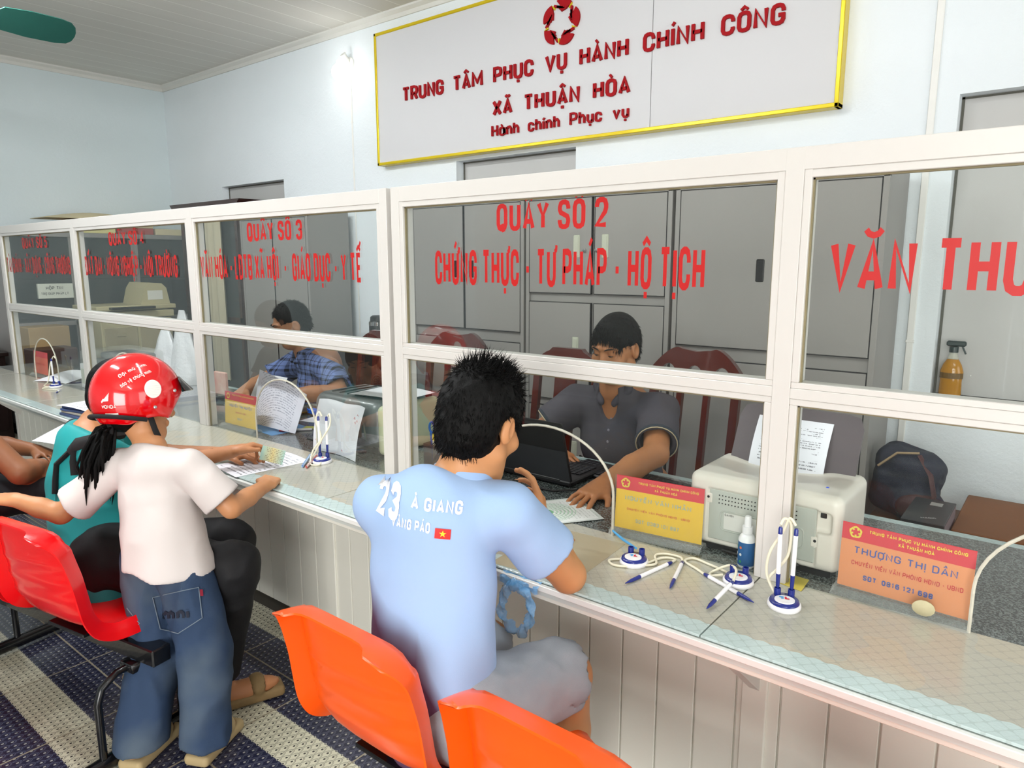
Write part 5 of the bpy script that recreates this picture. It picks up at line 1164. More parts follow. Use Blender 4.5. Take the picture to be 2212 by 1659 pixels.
# ponytail
rs = np.random.RandomState(5); tail = MB(); b0 = hc-hf*.085-hu*.075
cv = [b0, b0-hf*.025-up*.03, b0+np.array((-.012, -.045, -.085)), b0+np.array((-.02, -.05, -.15)), b0+np.array((-.03, -.05, -.205))]
for k in range(90):
    o1 = rs.normal(0, 1, 3); fan = [.006, .014, .02, .022, .02]; en = rs.uniform(.72, 1.05)
    pts = [c+o1*w+rs.normal(0, .003, 3)+(np.array((-.045, -.005, .02))*max(0, rs.normal(.0, .5))*(i/4)**1.5) for i, (c, w) in enumerate(zip(cv, fan))]
    pts = [pts[0]]+[pts[0]+(q_-pts[0])*en for q_ in pts[1:]]
    tail.tube([q_-np.array(gi.location) for q_ in pts], [.0045, .0055, .005, .004, .0006], 5)
mesh_obj('ponytail', tail, hair_k, gi, 70)
mesh_obj('hair_tie', MB().tube([b0-np.array(gi.location)+.016*np.array((math.cos(a), 0, math.sin(a))) for a in np.linspace(0, 2*PI, 14)[:-1]], .008, 8, closed=True), M('black_scrunchie', '101012', .9), gi, 60)
# helmet: open-face shell
he = SDF(); hp = hc+hu*.03-hf*.004; he.ell(hp, np.array((.112, .132, .134)), R, .01); he.ell(hp, np.array((.104, .124, .126)), R, .004, -1)
P_ = lambda x, y, z: hp+R@np.array((x, y, z))
he.ell(P_(0, .17, -.085), np.array((.16, .1, .11)), R, .01, -1); he.ell(P_(0, .03, -.135), np.array((.15, .085, .075)), R, .012, -1); he.plane(P_(0, -.09, -.092), R[:, 2]+.1*R[:, 1], .006)
helm = mesh_obj('helmet', tuple((lambda V, Q: (V-np.array(gi.location), Q))(*he.mesh(.0032))), M('helmet_red', 'D9000C', .12, 0, .6, var=.04, coat=.8), gi); helm.data.shade_smooth()
bvh_h = bvh_of(helm); gl_ = Vector(gi.location)
LP = lambda x, y, z: Vector(P_(x, y, z))-gl_
vis = MB().grid([[LP(.1*math.sin(a), .1+.045*math.cos(a)*(1+d*.9)-.02, .055-d*.03-.02*(1-math.cos(a))) for a in np.linspace(-1.15, 1.15, 15)] for d in (-.3, .2, .7, 1.0)], thick=.004)
mesh_obj('visor', vis, M('smoked_visor', '1B1C20', .15, 0, .6, coat=.5), helm, 60)
def on_helm(mb, ori, xd, yd, mat, name, sub=1, off=.0016):
    X = XF(ori, xd, yd); mb.v = [tuple(X @ Vector(p)) for p in mb.v]; c = Vector(hp)-gl_
    out = []
    for p in mb.v:
        d_ = (c-Vector(p)).normalized(); h_, n_, _, _ = bvh_h.ray_cast(Vector(p)-d_*.1, d_); out.append(tuple(h_-d_*off) if h_ is not None else p)
    mb.v = out; return mesh_obj(name, mb, mat, helm)
def dense(mb, cuts=2):
    bm = bmesh.new(); vs = [bm.verts.new(p) for p in mb.v]
    for q in mb.f:
        try: bm.faces.new([vs[i] for i in q])
        except ValueError: pass
    bmesh.ops.triangulate(bm, faces=bm.faces[:]); bmesh.ops.subdivide_edges(bm, edges=bm.edges[:], cuts=cuts); bm.verts.index_update(); r = MB(); r.add([v.co[:] for v in bm.verts], [[v.index for v in q.verts] for q in bm.faces]); bm.free(); return r
stk = M('white_sticker', 'F2F0EA', .35)
# the visible side is the wearer's right / back: find points by direction from the helmet centre
SD = lambda rx, fy, uz: LP(*(np.array((rx, fy, uz))*.14))
hx = Vector(R[:, 1]*.86+R[:, 2]*.12); hz = Vector(R[:, 2])
on_helm(dense(text('HONDA', .014, .05, t=.2, cw=.7)), SD(.46, -.95, -.40), Vector(R[:, 1]*.7+R[:, 0]*.7), hz, stk, 'helmet_lettering')
wing = MB()
for k in range(5): wing.add([(.002, .001*k, 0), (.006+.001*k, .0035*k, 0), (.032-.003*k*.2, .030-.0055*k+.004, 0), (.030-.003*k*.2, .024-.0055*k+.004, 0)], [(0, 3, 2, 1)])
on_helm(dense(wing, 2), SD(.44, -.94, -.24), Vector(R[:, 1]*.7+R[:, 0]*.7), hz, stk, 'wing_emblem', off=.0018)
ov = MB(); ov.add([(.03*math.cos(a)*1.0, .034*math.sin(a), 0) for a in np.linspace(0, 2*PI, 33)[:-1]], [tuple(range(32))]); on_helm(dense(ov, 3), SD(.95, .1, .12), Vector(R[:, 1]), hz, stk, 'oval_sticker')
on_helm(dense(text('Đội mũ xinh', .019, .105, t=.17, cw=.62, gap=.22)), SD(.72, -.62, .36), Vector(R[:, 1]*.8+R[:, 2]*.52+R[:, 0]*.1), Vector(R[:, 2]*.85-R[:, 1]*.5), stk, 'helmet_lettering')
on_helm(dense(text('bảo vệ chúng mình', .016, .118, t=.17, cw=.62, gap=.2)), SD(.8, -.6, .12), Vector(R[:, 1]*.8+R[:, 2]*.52+R[:, 0]*.1), Vector(R[:, 2]*.85-R[:, 1]*.5), stk, 'helmet_lettering')
rf = MB(); rf.add([(0, 0, 0), (.05, 0, 0), (.05, .008, 0), (0, .008, 0)], [(0, 1, 2, 3)]); on_helm(dense(rf, 4), SD(.5, -.95, -.62), Vector(R[:, 1]*.7+R[:, 0]*.7), hz, stk, 'reflective_strip')
mesh_obj('chin_strap', MB().tube([LP(.085, .01, -.06), LP(.08, .03, -.11), LP(.05, .06, -.155), LP(.0, .075, -.17), LP(-.05, .06, -.155), LP(-.08, .03, -.11), LP(-.085, .01, -.06)], .009, 8, flat=.3), M('black_strap', '121214', .8), helm, 60)
mesh_obj('helmet_liner', MB().tube([LP(.1*math.cos(a), -.008+.118*math.sin(a), -.079-.012*math.sin(a)) for a in np.linspace(PI*.98, PI*2.02, 20)], .007, 8), M('black_foam', '141416', .9), helm, 60)
for a, b, c in ((.96, .18, -.38), (.7, .66, .1)): mesh_obj('rivet', MB().lathe([(.0055, 0), (.005, .003), (.001, .004)], X=XF(SD(a, b, c)*0+Vector(bvh_h.ray_cast(SD(a, b, c)*1.0+(SD(a, b, c)-(Vector(hp)-gl_))*.5, ((Vector(hp)-gl_)-SD(a, b, c)).normalized())[0] or SD(a, b, c)), Vector(R[:, 1]), Vector(R[:, 2])), seg=12), chrome, helm, 50)
# T-shirt
ts = SDF(); ts.cap(pel-up*.03+rt*.012, chest-up*.05, .142, .11, .03, 1, (f, .88)); ts.cap(chest-up*.05, chest+up*.04, .106, .1, .03, 1, (f, .78)); ts.cap(sL, sR, .047, .047, .035); ts.cap(chest+up*.05, neck-up*.015, .062, .05, .03)
for a_, b_ in ((sR, eR), (sL, eL)): ts.cap(a_, a_*.15+b_*.85, .05, .064, .02); ts.cap(a_*.4+b_*.6, b_, .044, .054, .004, -1); ts.cut(a_*.2+b_*.8, b_-a_, .09)
ts.plane(neck+up*.004, -unit(up*.9+f*.35), .005); ts.plane(pel+up*.002, unit(up+.1*rt), .004)
sdf_obj('t_shirt', ts, .0055, cloth_mat('white_cotton', 'D6CECB', .03), gi, lambda P: .009*np.abs(vnoise(P, (11, 11, 7), 41))+.004*vnoise(P, (20, 20, 10), 7)-.0045)
# wide jeans
js = SDF(); js.cap(hipL*.8+hipR*.2+up*.02, hipR*.8+hipL*.2+up*.02, .075, .075, .02); 
for h0, k0, a0, r1 in ((hipR, kR, aR, .076), (hipL, kL, aL, .074)): js.cap(h0, k0, .08, .072, .012); js.cap(k0, a0-up*.02, .072, r1, .02)
js.box((-2, .85, -.1), (.4, .4, .158), None, .001, .004, -1)
den = NT('mid_blue_denim'); den.set(.85, 0, .2); v = den.co(); z = den.xyz(v)[2]
w1 = den.math('MULTIPLY', den.math('SUBTRACT', den.noise(4, 3, v), .42), 3.2); den.L(den.mix(den.math('MINIMUM', den.math('MAXIMUM', w1, 0), 1), hexc('31425C'), hexc('5A6670')), den.b.inputs['Base Color']); den.bump(den.noise(700, 2, v), .35, .001)
jo = sdf_obj('jeans', js, .006, den.m, gi, lambda P: .018*np.abs(vnoise(P, (9, 9, 7), 51))+.008*np.abs(vnoise(P, (19, 19, 13), 8))-.009)
bvj = bvh_of(jo); jc = unit(-f*.75+rt*.66); jd = Vector((-.86, .46, -.2)).normalized()
def on_jeans(mb, at, xd, yd, mat, name, off, sub=2):
    X = XF(Vector(at)-gl_, xd, yd); mb.v = [tuple(X @ Vector(p)) for p in mb.v]; return mesh_obj(name, conform(dense(mb, sub), bvj, jd, off), mat, jo)
jx = Vector((.46, .86, .12)); jy = Vector((-.05, -.02, 1))
def pocket(w, h): m_ = MB(); m_.add([(0, 0, 0), (w, .0, 0), (w, h, 0), (0, h, 0), (w/2, -h*.14, 0)], [(0, 4, 1, 2, 3)]); return m_
jd = Vector((-.827, .374, -.419)); pj = Vector((.75, .64, .05)); pk = Vector((-.2, -.02, .97))
seam_m = M('denim_stitch', '6E7B88', .85)
def stitch(pts, name='stitching'): 
    P = [Vector(p)-gl_ for p in pts]; D = []
    for a_, b_ in zip(P, P[1:]): D += [a_.lerp(b_, t) for t in np.linspace(0, 1, 8, endpoint=False)]
    D.append(P[-1]); H = []
    for p in D:
        h_, n_, _, _ = bvj.ray_cast(p-jd*.15, jd)
        if h_ is not None: H.append(h_-jd*.003)
    if len(H) > 2: mesh_obj(name, MB().tube(H, .0014, 5), seam_m, jo)
pa, pb, pc_, pd, pe = (-2.025, .844, .495), (-1.921, .934, .524), (-1.908, .93, .433), (-1.955, .878, .39), (-1.997, .846, .402)
on_jeans(MB().add([pe, pd, pc_, pb, pa], [(0, 1, 2, 3, 4)]), Vector(gl_)*0+gl_, (1, 0, 0), (0, 1, 0), M('denim_patch', '42536B', .85, var=.3, vs=20, bump=.3, bs=600), 'back_pocket', .0035, 5)
stitch((pa, pb, pc_, pd, pe, pa)); stitch(((-2.1, .80, .455), (-2.06, .805, .43), (-2.045, .81, .42), (-2.06, .79, .40)))
on_jeans(text('mni', .036, .078, t=.26, cw=.7), (-1.992, .853, .428), pj, pk, M('navy_thread', '141B2E', .8), 'pocket_lettering', .0065, 1)
on_jeans(MB().add([(0, 0, 0), (.009, 0, 0), (.009, .02, 0), (0, .02, 0)], [(0, 1, 2, 3)]), (-1.918, .935, .497), pj, pk, M('red_tag', '8E1430', .7), 'pocket_tag', .007, 1)
for a0, q in ((aR, 1), (aL, -1)):
    c = a0+f*.045; Rf = rotm(y=f, z=up); so = SDF(); so.box((c[0], c[1], .02), (.04, .1, .018), Rf, .014); so.ell((c[0], c[1]+0, .05)+f*.03, (.046, .04, .036), Rf, .006); so.ell((c[0], c[1], .045)+f*.03, (.038, .06, .03), Rf, .003, -1)
    sdf_obj('sandal', so, .004, M('beige_sandal', 'B9A378', .7, var=.15), gi)

# ---------------------------------------------------------------- woman in teal behind the girl
wo = thing('person', 'person in a teal blouse with black ribbons holding out a card', 'person', (-2.45, .9, 0))
f = unit((.35, .94, 0)); rt = unit((.94, -.35, 0)); sd = SDF()
pel = np.array((-2.47, .90, .50)); chest = np.array((-2.655, .945, .755)); neck = np.array((-2.745, 1.01, .885)); hc = np.array((-2.67, 1.075, .985)); hf = unit((.5, .83, -.25)); hu = unit((.08, .22, .97))
sR = chest+rt*.15+up*.08+f*.03; sL = chest-rt*.155+up*.075
eR = np.array((-2.50, 1.06, .735)); wR = np.array((-2.372, 1.315, .775)); eL = np.array((-2.66, 1.2, .74)); wL = np.array((-2.48, 1.36, .74))
kR = np.array((-2.02, 1.10, .50)); aR = np.array((-2.08, 1.06, .09)); kL = np.array((-2.22, 1.2, .50)); aL = np.array((-2.43, .96, .11))
sd.cap(pel, chest-up*.06, .13, .12, .05, 1, (f, .8)); sd.cap(chest-up*.06, chest+up*.05, .12, .11, .05, 1, (f, .78)); sd.cap(sL, sR, .048, .048, .05); sd.cap(chest+up*.08, neck, .07, .05, .04); sd.cap(neck, hc-hu*.05-hf*.02, .05, .05, .02)
sd.chain([sR, eR], [.045, .038], .02); sd.chain([eR, eR*.5+wR*.5, wR], [.038, .034, .024], .012); sd.chain([sL, eL], [.045, .038], .02); sd.chain([eL, wL], [.038, .024], .012)
for q, k0, a0 in ((1, kR, aR), (-1, kL, aL)): h0 = pel+rt*q*.08; sd.chain([h0, k0], [.085, .06], .04); sd.chain([k0, k0*.6+a0*.4, a0], [.055, .05, .033], .02); sd.ell(a0+f*.07-up*.045, (.04, .115, .033), rotm(y=f, z=up), .03)
R = head(sd, hc, hf, hu, .95)
tipsW = hand(sd, wR, unit((.28, .93, .18)), unit((-.25, -.05, .95)), 1, ((.55, .7, .3), (.6, .75, .35), (.75, .8, .4), (.9, .8, .5)), .05, .95, (.35, .1))
hand(sd, wL, unit((.8, .6, -.05)), (0, 0, 1), 1, ((.3, .5, .4),)*4, .1, .92)
body_obj(sd, wo, skin('woman_skin', 'B97E55'), [(hc-.14, hc+np.array((.14, .14, .13)), .004), (np.array((-2.45, 1.26, .68)), np.array((-2.24, 1.50, .92)), .0028), (aL-np.array((.1, .1, .11)), aL+np.array((.12, .2, .05)), .005)], .008)
face_extras(wo, hc, R, .95)
hs = hair_cap(hc, R, .95, .016, .055, -.09, .0, (1, 1, 1.02)); V, Q = hs.mesh(.0045, noise=folds(.002, (50, 50, 40), 13)); o = mesh_obj('hair', (V-np.array(wo.location), Q), hair_k, wo); o.data.shade_smooth()
ts = SDF(); ts.cap(pel-up*.09, chest-up*.06, .182, .156, .04, 1, (f, .9)); ts.cap(chest-up*.06, chest+up*.05, .136, .125, .04, 1, (f, .8)); ts.cap(sL, sR, .056, .056, .045); ts.cap(chest+up*.08, neck-up*.03, .085, .062, .04)
for a_, b_ in ((sR, eR), (sL, eL)): ts.cap(a_, a_*.3+b_*.7, .056, .058, .03); ts.cut(a_*.42+b_*.58, b_-a_, .08)
ts.plane(neck-up*.0, -unit(up*.9+f*.3), .006)
teal = cloth_mat('teal_blouse', '259A9C', .15, 500, .6); sh3 = sdf_obj('blouse', ts, .006, teal, wo, lambda P: .009*np.abs(vnoise(P, (8, 8, 14), 61))+.003*vnoise(P, (18, 18, 12), 9)-.004)
wl_ = np.array(wo.location); blk = M('black_ribbon', '0C0C0F', .85)
yk = SDF(); yk.chain([neck+rt*.06+f*.03, neck+rt*.07-f*.02-up*.02, neck-f*.07-up*.03, neck-rt*.07-f*.02-up*.02, neck-rt*.06+f*.03], [.026, .034, .04, .034, .026], .02); yk.cap(neck-f*.075-up*.035, chest-f*.095+up*.01-rt*.02, .05, .035, .02, 1, (f, .35)); sdf_obj('black_collar', yk, .005, blk, wo)
kn = np.array((-2.741, .939, .822)); kt = np.array((.93, -.33, .05))
bw = MB(); il = unit((-.78, -.63, 0)); tc = np.array((.6, -.28, .1))*.06
bw.tube([kn+il*a_+up*b_+tc*c_-wl_ for a_, b_, c_ in ((0, 0, 0), (.02, .03, .3), (.05, .03, .3), (.055, .0, .3), (.025, -.02, .4), (0, 0, 0))], [.014, .022, .022, .022, .022, .014], 8, flat=.5); bw.tube([kn-il*a_+up*b_+tc*.2-wl_ for a_, b_ in ((0, 0), (.04, .02), (.085, .045), (.12, .05))], [.014, .02, .026, .03], 8, flat=.5)
bw.tube([kn+il*a_+up*b_+tc*.5-wl_ for a_, b_ in ((0, -.005), (.04, -.035), (.075, -.09), (.085, -.16), (.083, -.21))], [.014, .013, .012, .012, .01], 8, flat=.4); bw.tube([kn+il*a_+up*b_+tc*.9-wl_ for a_, b_ in ((0, -.01), (.005, -.05), (.02, -.105))], [.012, .012, .016], 8, flat=.4)
bv3 = bvh_of(sh3); rd = Vector((-.92, .33, -.2)).normalized()
def lay(pts, rad):                                                   # ribbon laid on the back of the blouse
    H = []
    for p_ in pts:
        p_ = Vector(p_)-Vector(wl_); h_, n_, _, _ = bv3.ray_cast(p_-rd*.3, rd); H.append((h_ if h_ is not None else p_)-rd*.012)
    return MB().tube(H, rad, 8, flat=.6)
mesh_obj('ribbon_bow', merge(bw, lay([(-2.60, 1.02, .86), (-2.66, .99, .85), (-2.70, .96, .835), (-2.741, .939, .822), (-2.76, .925, .80)], [.03, .03, .026, .026, .02]), lay([(-2.75, .93, .81), (-2.775, .885, .76), (-2.782, .878, .70), (-2.785, .875, .66)], .013), lay([(-2.741, .935, .81), (-2.725, .92, .77), (-2.712, .915, .727)], .014)), blk, wo, 60)
mesh_obj('necklace', MB().tube([neck+np.array((.052*math.cos(a), .05*math.sin(a), .012+.012*math.sin(a)))-wl_ for a in np.linspace(0, 2*PI, 30)[:-1]], .0022, 6, closed=True), M('gold_chain', 'C8A04A', .3, .8), wo, 60)
js = SDF(); js.cap(pel-rt*.08, pel+rt*.08, .115, .115, .04)
for q, k0, a0 in ((1, kR, aR), (-1, kL, aL)): h0 = pel+rt*q*.08; js.cap(h0, k0, .105, .078, .03); js.cap(k0, a0+up*.05, .076, .06, .03); js.cut(a0+up*.03, a0-k0, .09)
sdf_obj('trousers', js, .007, M('black_trousers', '17171A', .7, 0, .3, var=.2, bump=.2, bs=400), wo, folds(.006, (12, 12, 12), 14))
for a0 in (aR, aL):
    Rf = rotm(y=f, z=up); so = SDF(); so.box(np.array((a0[0], a0[1], .022))+f*.065, (.044, .13, .018), Rf, .014); so.ell(np.array((a0[0], a0[1], .05))+f*.11, (.05, .035, .036), Rf, .006); so.ell(np.array((a0[0], a0[1], .046))+f*.11, (.04, .06, .03), Rf, .003, -1)
    sdf_obj('sandal', so, .004, M('cork_sandal', '8A7048', .75, var=.3, vs=40), wo)

# ---------------------------------------------------------------- man at the left edge
lm = thing('person', 'person with bare forearm and dark jeans seated at the far left edge', 'person', (-3.62, .8, 0))
f = unit((.1, 1, 0)); rt = unit((1, -.1, 0)); sd = SDF()
pel = np.array((-3.62, .72, .5)); chest = np.array((-3.74, .78, .80)); neck = np.array((-3.76, .82, .95)); hc = np.array((-3.77, .87, 1.10)); hf = unit((0, .95, -.25)); hu = unit((0, .25, .96))
sR = chest+rt*.17+up*.08; sL = chest-rt*.17+up*.08; eR = np.array((-3.33, .92, .605)); eL = np.array((-3.95, .95, .63)); wL = np.array((-3.7, 1.1, .6)); wR = np.array((-3.405, 1.02, .60))
sd.cap(pel, chest, .14, .13, .05, 1, (f, .8)); sd.cap(sL, sR, .055, .055, .05); sd.cap(chest+up*.08, neck, .08, .055, .04); sd.cap(neck, hc-hu*.05, .055, .055, .02)
arm(sd, sR, eR, wR, 1.1); arm(sd, sL, eL, wL, 1.05)
kR = np.array((-3.33, 1.1, .49)); kL = np.array((-3.6, 1.17, .48)); aR = np.array((-3.33, 1.1, .08)); aL = np.array((-3.6, 1.2, .08))
for q, k0, a0 in ((1, kR, aR), (-1, kL, aL)): h0 = pel+rt*q*.085; sd.chain([h0, k0], [.085, .06], .04); sd.chain([k0, a0], [.055, .034], .02); sd.ell(a0+f*.07-up*.045, (.042, .12, .035), None, .03)
R = head(sd, hc, hf, hu, 1.0)
hand(sd, wR, unit((.35, .45, -.75)), unit((.3, .6, .65)), 1, ((.3, .35, .2), (.3, .35, .2), (.35, .4, .2), (.4, .4, .3)), .08, 1.0, (.5, .2)); hand(sd, wL, unit((.9, .3, -.1)), (0, 0, 1), 1, ((.3, .5, .4),)*4, .1, 1.0)
body_obj(sd, lm, skin('deep_skin', '8F5C3C'), [(np.array((-3.45, .98, .42)), np.array((-3.25, 1.14, .64)), .0035)], .009)
ts = SDF(); ts.cap(pel-up*.02, chest, .155, .145, .04, 1, (f, .82)); ts.cap(sL, sR, .066, .066, .045); ts.cap(chest+up*.08, neck-up*.02, .09, .065, .04)
for a_, b_ in ((sR, eR), (sL, eL)): ts.cap(a_, a_*.4+b_*.6, .066, .064, .03); ts.cut(a_*.55+b_*.45, b_-a_, .09)
sdf_obj('shirt', ts, .009, cloth_mat('dark_grey_tee', '2E2F34'), lm, folds(.006, (10, 10, 6), 15))
js = SDF(); js.cap(pel-rt*.08, pel+rt*.08, .11, .11, .04)
for q, k0, a0 in ((1, kR, aR), (-1, kL, aL)): h0 = pel+rt*q*.085; js.cap(h0, k0, .1, .078, .03); js.cap(k0, a0, .076, .066, .03)
sdf_obj('jeans', js, .008, M('black_denim', '1E2024', .8, 0, .25, var=.3, vs=8, bump=.3, bs=400), lm, folds(.008, (14, 14, 14), 16))
hs = hair_cap(hc, R, 1.0, .014); V, Q = hs.mesh(.006); o = mesh_obj('hair', (V-np.array(lm.location), Q), hair_k, lm); o.data.shade_smooth()
# ================================================================ things on the counter
navy = M('navy_plastic', '14267C', .25, coat=.3); wpl = M('white_plastic', 'EEEEF0', .3, var=.02); cordm = M('cream_cord', 'E4DFC8', .45)
logo_b = M('logo_sky', '5AA6DC', .5); logo_r = M('logo_red', 'D2203A', .5)
def pen_mesh(mb_w, mb_n, mb_c, a, b, rad=.0048):
    """a = tip, b = cap end"""
    a = Vector(a); b = Vector(b); d = b-a; P = lambda t: a+d*t
    mb_n.tube([P(0), P(.03), P(.12), P(.3)], [.0008, .0018, .0042, rad*1.03], 12); mb_w.tube([P(.295), P(.9)], rad, 12); mb_c.tube([P(.895), P(.98), P(1)], [rad*1.02, rad*.95, .003], 12)
def pen_stand(x, y, rz, label, standing, lying, cords):
    r = thing('pen_stand', label, 'pen stand', (x, y, GZ), rz, 'tethered pen stands')
    oval = lambda rx, ry, z0, z1, ins: [(rx, z0), (rx, z1*.6+z0*.4), (rx-ins, z1), (.0005, z1)]
    mesh_obj('base', MB().lathe([(.034, 0), (.036, .003), (.035, .009), (.031, .012), (.001, .0125)], seg=32, sx=1.0, sy=1.12), wpl, r, 50)
    mesh_obj('base_top', MB().lathe([(.032, .0115), (.0305, .016), (.026, .0185), (.001, .019)], seg=32, sy=1.12), navy, r, 50)
    lg = mesh_obj('label_disc', MB().lathe([(.0215, 0), (.021, .003), (.001, .0034)], c=(0, -.0085, .0175), seg=28, sy=.95), wpl, r, 50)
    X = XF((-.011, -.009, .0215), (1, 0, 0), (0, 1, 0))
    mesh_obj('logo', MB().add([X @ Vector(p) for p in ((0, .012, 0), (.0, .007, 0), (.004, .007, 0), (.004, 0, 0), (.009, .0, 0), (.009, .012, 0))], [(0, 1, 2, 3, 4, 5)]), logo_b, lg)
    mesh_obj('logo', MB().add([X @ Vector(p) for p in ((.0115, .012, 0), (.0115, 0, 0), (.021, 0, 0), (.021, .005, 0), (.0155, .005, 0), (.0155, .012, 0))], [(0, 1, 2, 3, 4, 5)]), logo_r, lg)
    for sx in (-.0145, .0145): mesh_obj('pen_socket', MB().lathe([(.0075, .0), (.0075, .018), (.0058, .0185), (.0055, .006), (.001, .006)], c=(sx, .019, .015), seg=18), navy, r, 40)
    Rm = Matrix.Rotation(-rz, 3, 'Z')
    def lc(p): return Rm @ (Vector(p)-Vector((x, y, GZ)))
    for sx in (standing or ()):
        w_, n_, k_ = MB(), MB(), MB(); pen_mesh(w_, n_, k_, (sx, .019, .02), (sx*1.12, .021, .175)); p = mesh_obj('pen', w_, wpl, r, 50); mesh_obj('pen_grip', n_, navy, p, 50); mesh_obj('pen_cap', k_, navy, p, 50)
    for a, b in lying:
        w_, n_, k_ = MB(), MB(), MB(); pen_mesh(w_, n_, k_, lc(a), lc(b)); p = mesh_obj('pen', w_, wpl, r, 50); mesh_obj('pen_grip', n_, navy, p, 50); mesh_obj('pen_cap', k_, navy, p, 50)
    for c in cords:
        P = [lc(p) for p in c]; D = []
        for i in range(len(P)-1):                                    # Catmull-Rom
            p0, p1, p2, p3 = P[max(i-1, 0)], P[i], P[i+1], P[min(i+2, len(P)-1)]
            for t in np.linspace(0, 1, 8, endpoint=False): D.append(.5*((2*p1)+(p2-p0)*t+(2*p0-5*p1+4*p2-p3)*t*t+(3*p1-p0-3*p2+p3)*t**3))
        D.append(P[-1]); mesh_obj('cord', MB().tube(D, .0032, 8), cordm, r, 60)
    return r
g = GZ+.004
pen_stand(-.443, 1.512, .35, 'pen stand with both pens upright beside the orange name plate', (-.0145, .0145), [], [[(-.47, 1.54, g+.17), (-.465, 1.55, g+.183), (-.452, 1.555, g+.17), (-.455, 1.56, g+.1), (-.475, 1.555, g+.06), (-.488, 1.54, g+.04), (-.478, 1.535, g+.02)], [(-.44, 1.55, g+.172), (-.455, 1.552, g+.185), (-.468, 1.55, g+.15), (-.49, 1.54, g+.1), (-.492, 1.535, g+.05), (-.47, 1.53, g+.012), (-.458, 1.53, g+.005)]])
pen_stand(-.566, 1.562, .3, 'pen stand next to the right-hand post with its pens lying crossed in front', (), [((-.498, 1.478, g+.001), (-.645, 1.548, g+.001)), ((-.568, 1.385, g+.001), (-.561, 1.515, g+.018))],
          [[(-.645, 1.548, g), (-.672, 1.565, g), (-.715, 1.59, g), (-.705, 1.62, g), (-.66, 1.61, g), (-.625, 1.6, g), (-.6, 1.585, g+.003)], [(-.561, 1.515, g+.018), (-.57, 1.555, g+.03), (-.6, 1.585, g+.022), (-.635, 1.575, g), (-.63, 1.55, g), (-.605, 1.565, g+.004)]])
pen_stand(-.815, 1.508, .2, 'pen stand in front of the yellow name plate of the polo-shirted clerk, sockets empty', (), [((-.77, 1.385, g), (-.738, 1.563, g)), ((-.676, 1.427, g), (-.718, 1.583, g))],
          [[(-.738, 1.563, g), (-.74, 1.585, g), (-.77, 1.57, g), (-.795, 1.49, g), (-.84, 1.458, g), (-.868, 1.475, g), (-.85, 1.5, g)], [(-.718, 1.583, g), (-.735, 1.605, g), (-.775, 1.60, g), (-.79, 1.575, g), (-.765, 1.53, g), (-.785, 1.5, g)]])
pen_stand(-2.195, 1.578, .55, 'pen stand with upright pens and white cords near the paper-covered printer', (-.0145, .0145), [], [[(-2.215, 1.60, g+.17), (-2.232, 1.6, g+.184), (-2.238, 1.59, g+.15), (-2.205, 1.585, g+.09), (-2.222, 1.56, g+.045), (-2.215, 1.54, g+.01), (-2.19, 1.525, g), (-2.165, 1.54, g), (-2.17, 1.555, g+.006)], [(-2.19, 1.61, g+.172), (-2.178, 1.61, g+.18), (-2.168, 1.6, g+.14), (-2.19, 1.58, g+.09), (-2.215, 1.565, g+.04), (-2.228, 1.55, g+.006), (-2.21, 1.535, g)]])
pen_stand(-4.86, 1.578, .9, 'pen stand with one pen upright at the far left booth', (-.0145,), [((-4.62, 1.50, g), (-4.69, 1.54, g))], [[(-4.88, 1.60, g+.17), (-4.91, 1.6, g+.18), (-4.93, 1.585, g+.13), (-4.92, 1.56, g+.03), (-4.95, 1.545, g), (-4.88, 1.55, g)], [(-4.69, 1.54, g), (-4.74, 1.53, g), (-4.82, 1.50, g), (-4.87, 1.515, g), (-4.86, 1.54, g)]])

# name plates
acr = NT('clear_acrylic'); acr.set(.05, 0, .5); acr.b.inputs['Base Color'].default_value = hexc('E6EAE6'); acr.b.inputs['Alpha'].default_value = .22
hdr = M('plate_red', 'E0122F', .4, var=.03); yel = M('plate_yellow', 'F7C808', .4, var=.03); org = M('plate_orange', 'F3985C', .4, var=.05); gtxt = M('yellow_print', 'F4DC3C', .5); stx = M('silver_print', 'AAB79E', .5); btx = M('blue_print', '4A5AA0', .5); rtx = M('red_print', 'D0282C', .5)
def star_emblem(mb, c, r, X):
    for k in range(5):
        a = k*2*PI/5; P = [(c[0]+r*math.sin(a-.5), c[1]+r*math.cos(a-.5)), (c[0]+r*1.05*math.sin(a), c[1]+r*1.05*math.cos(a)), (c[0]+r*.95*math.sin(a+.55), c[1]+r*.95*math.cos(a+.55)), (c[0]+r*.5*math.sin(a+.62), c[1]+r*.5*math.cos(a+.62))]
        V, F = ribbon(P, r*.34); mb.add([X @ Vector((p[0], p[1], 0)) for p in V], F)
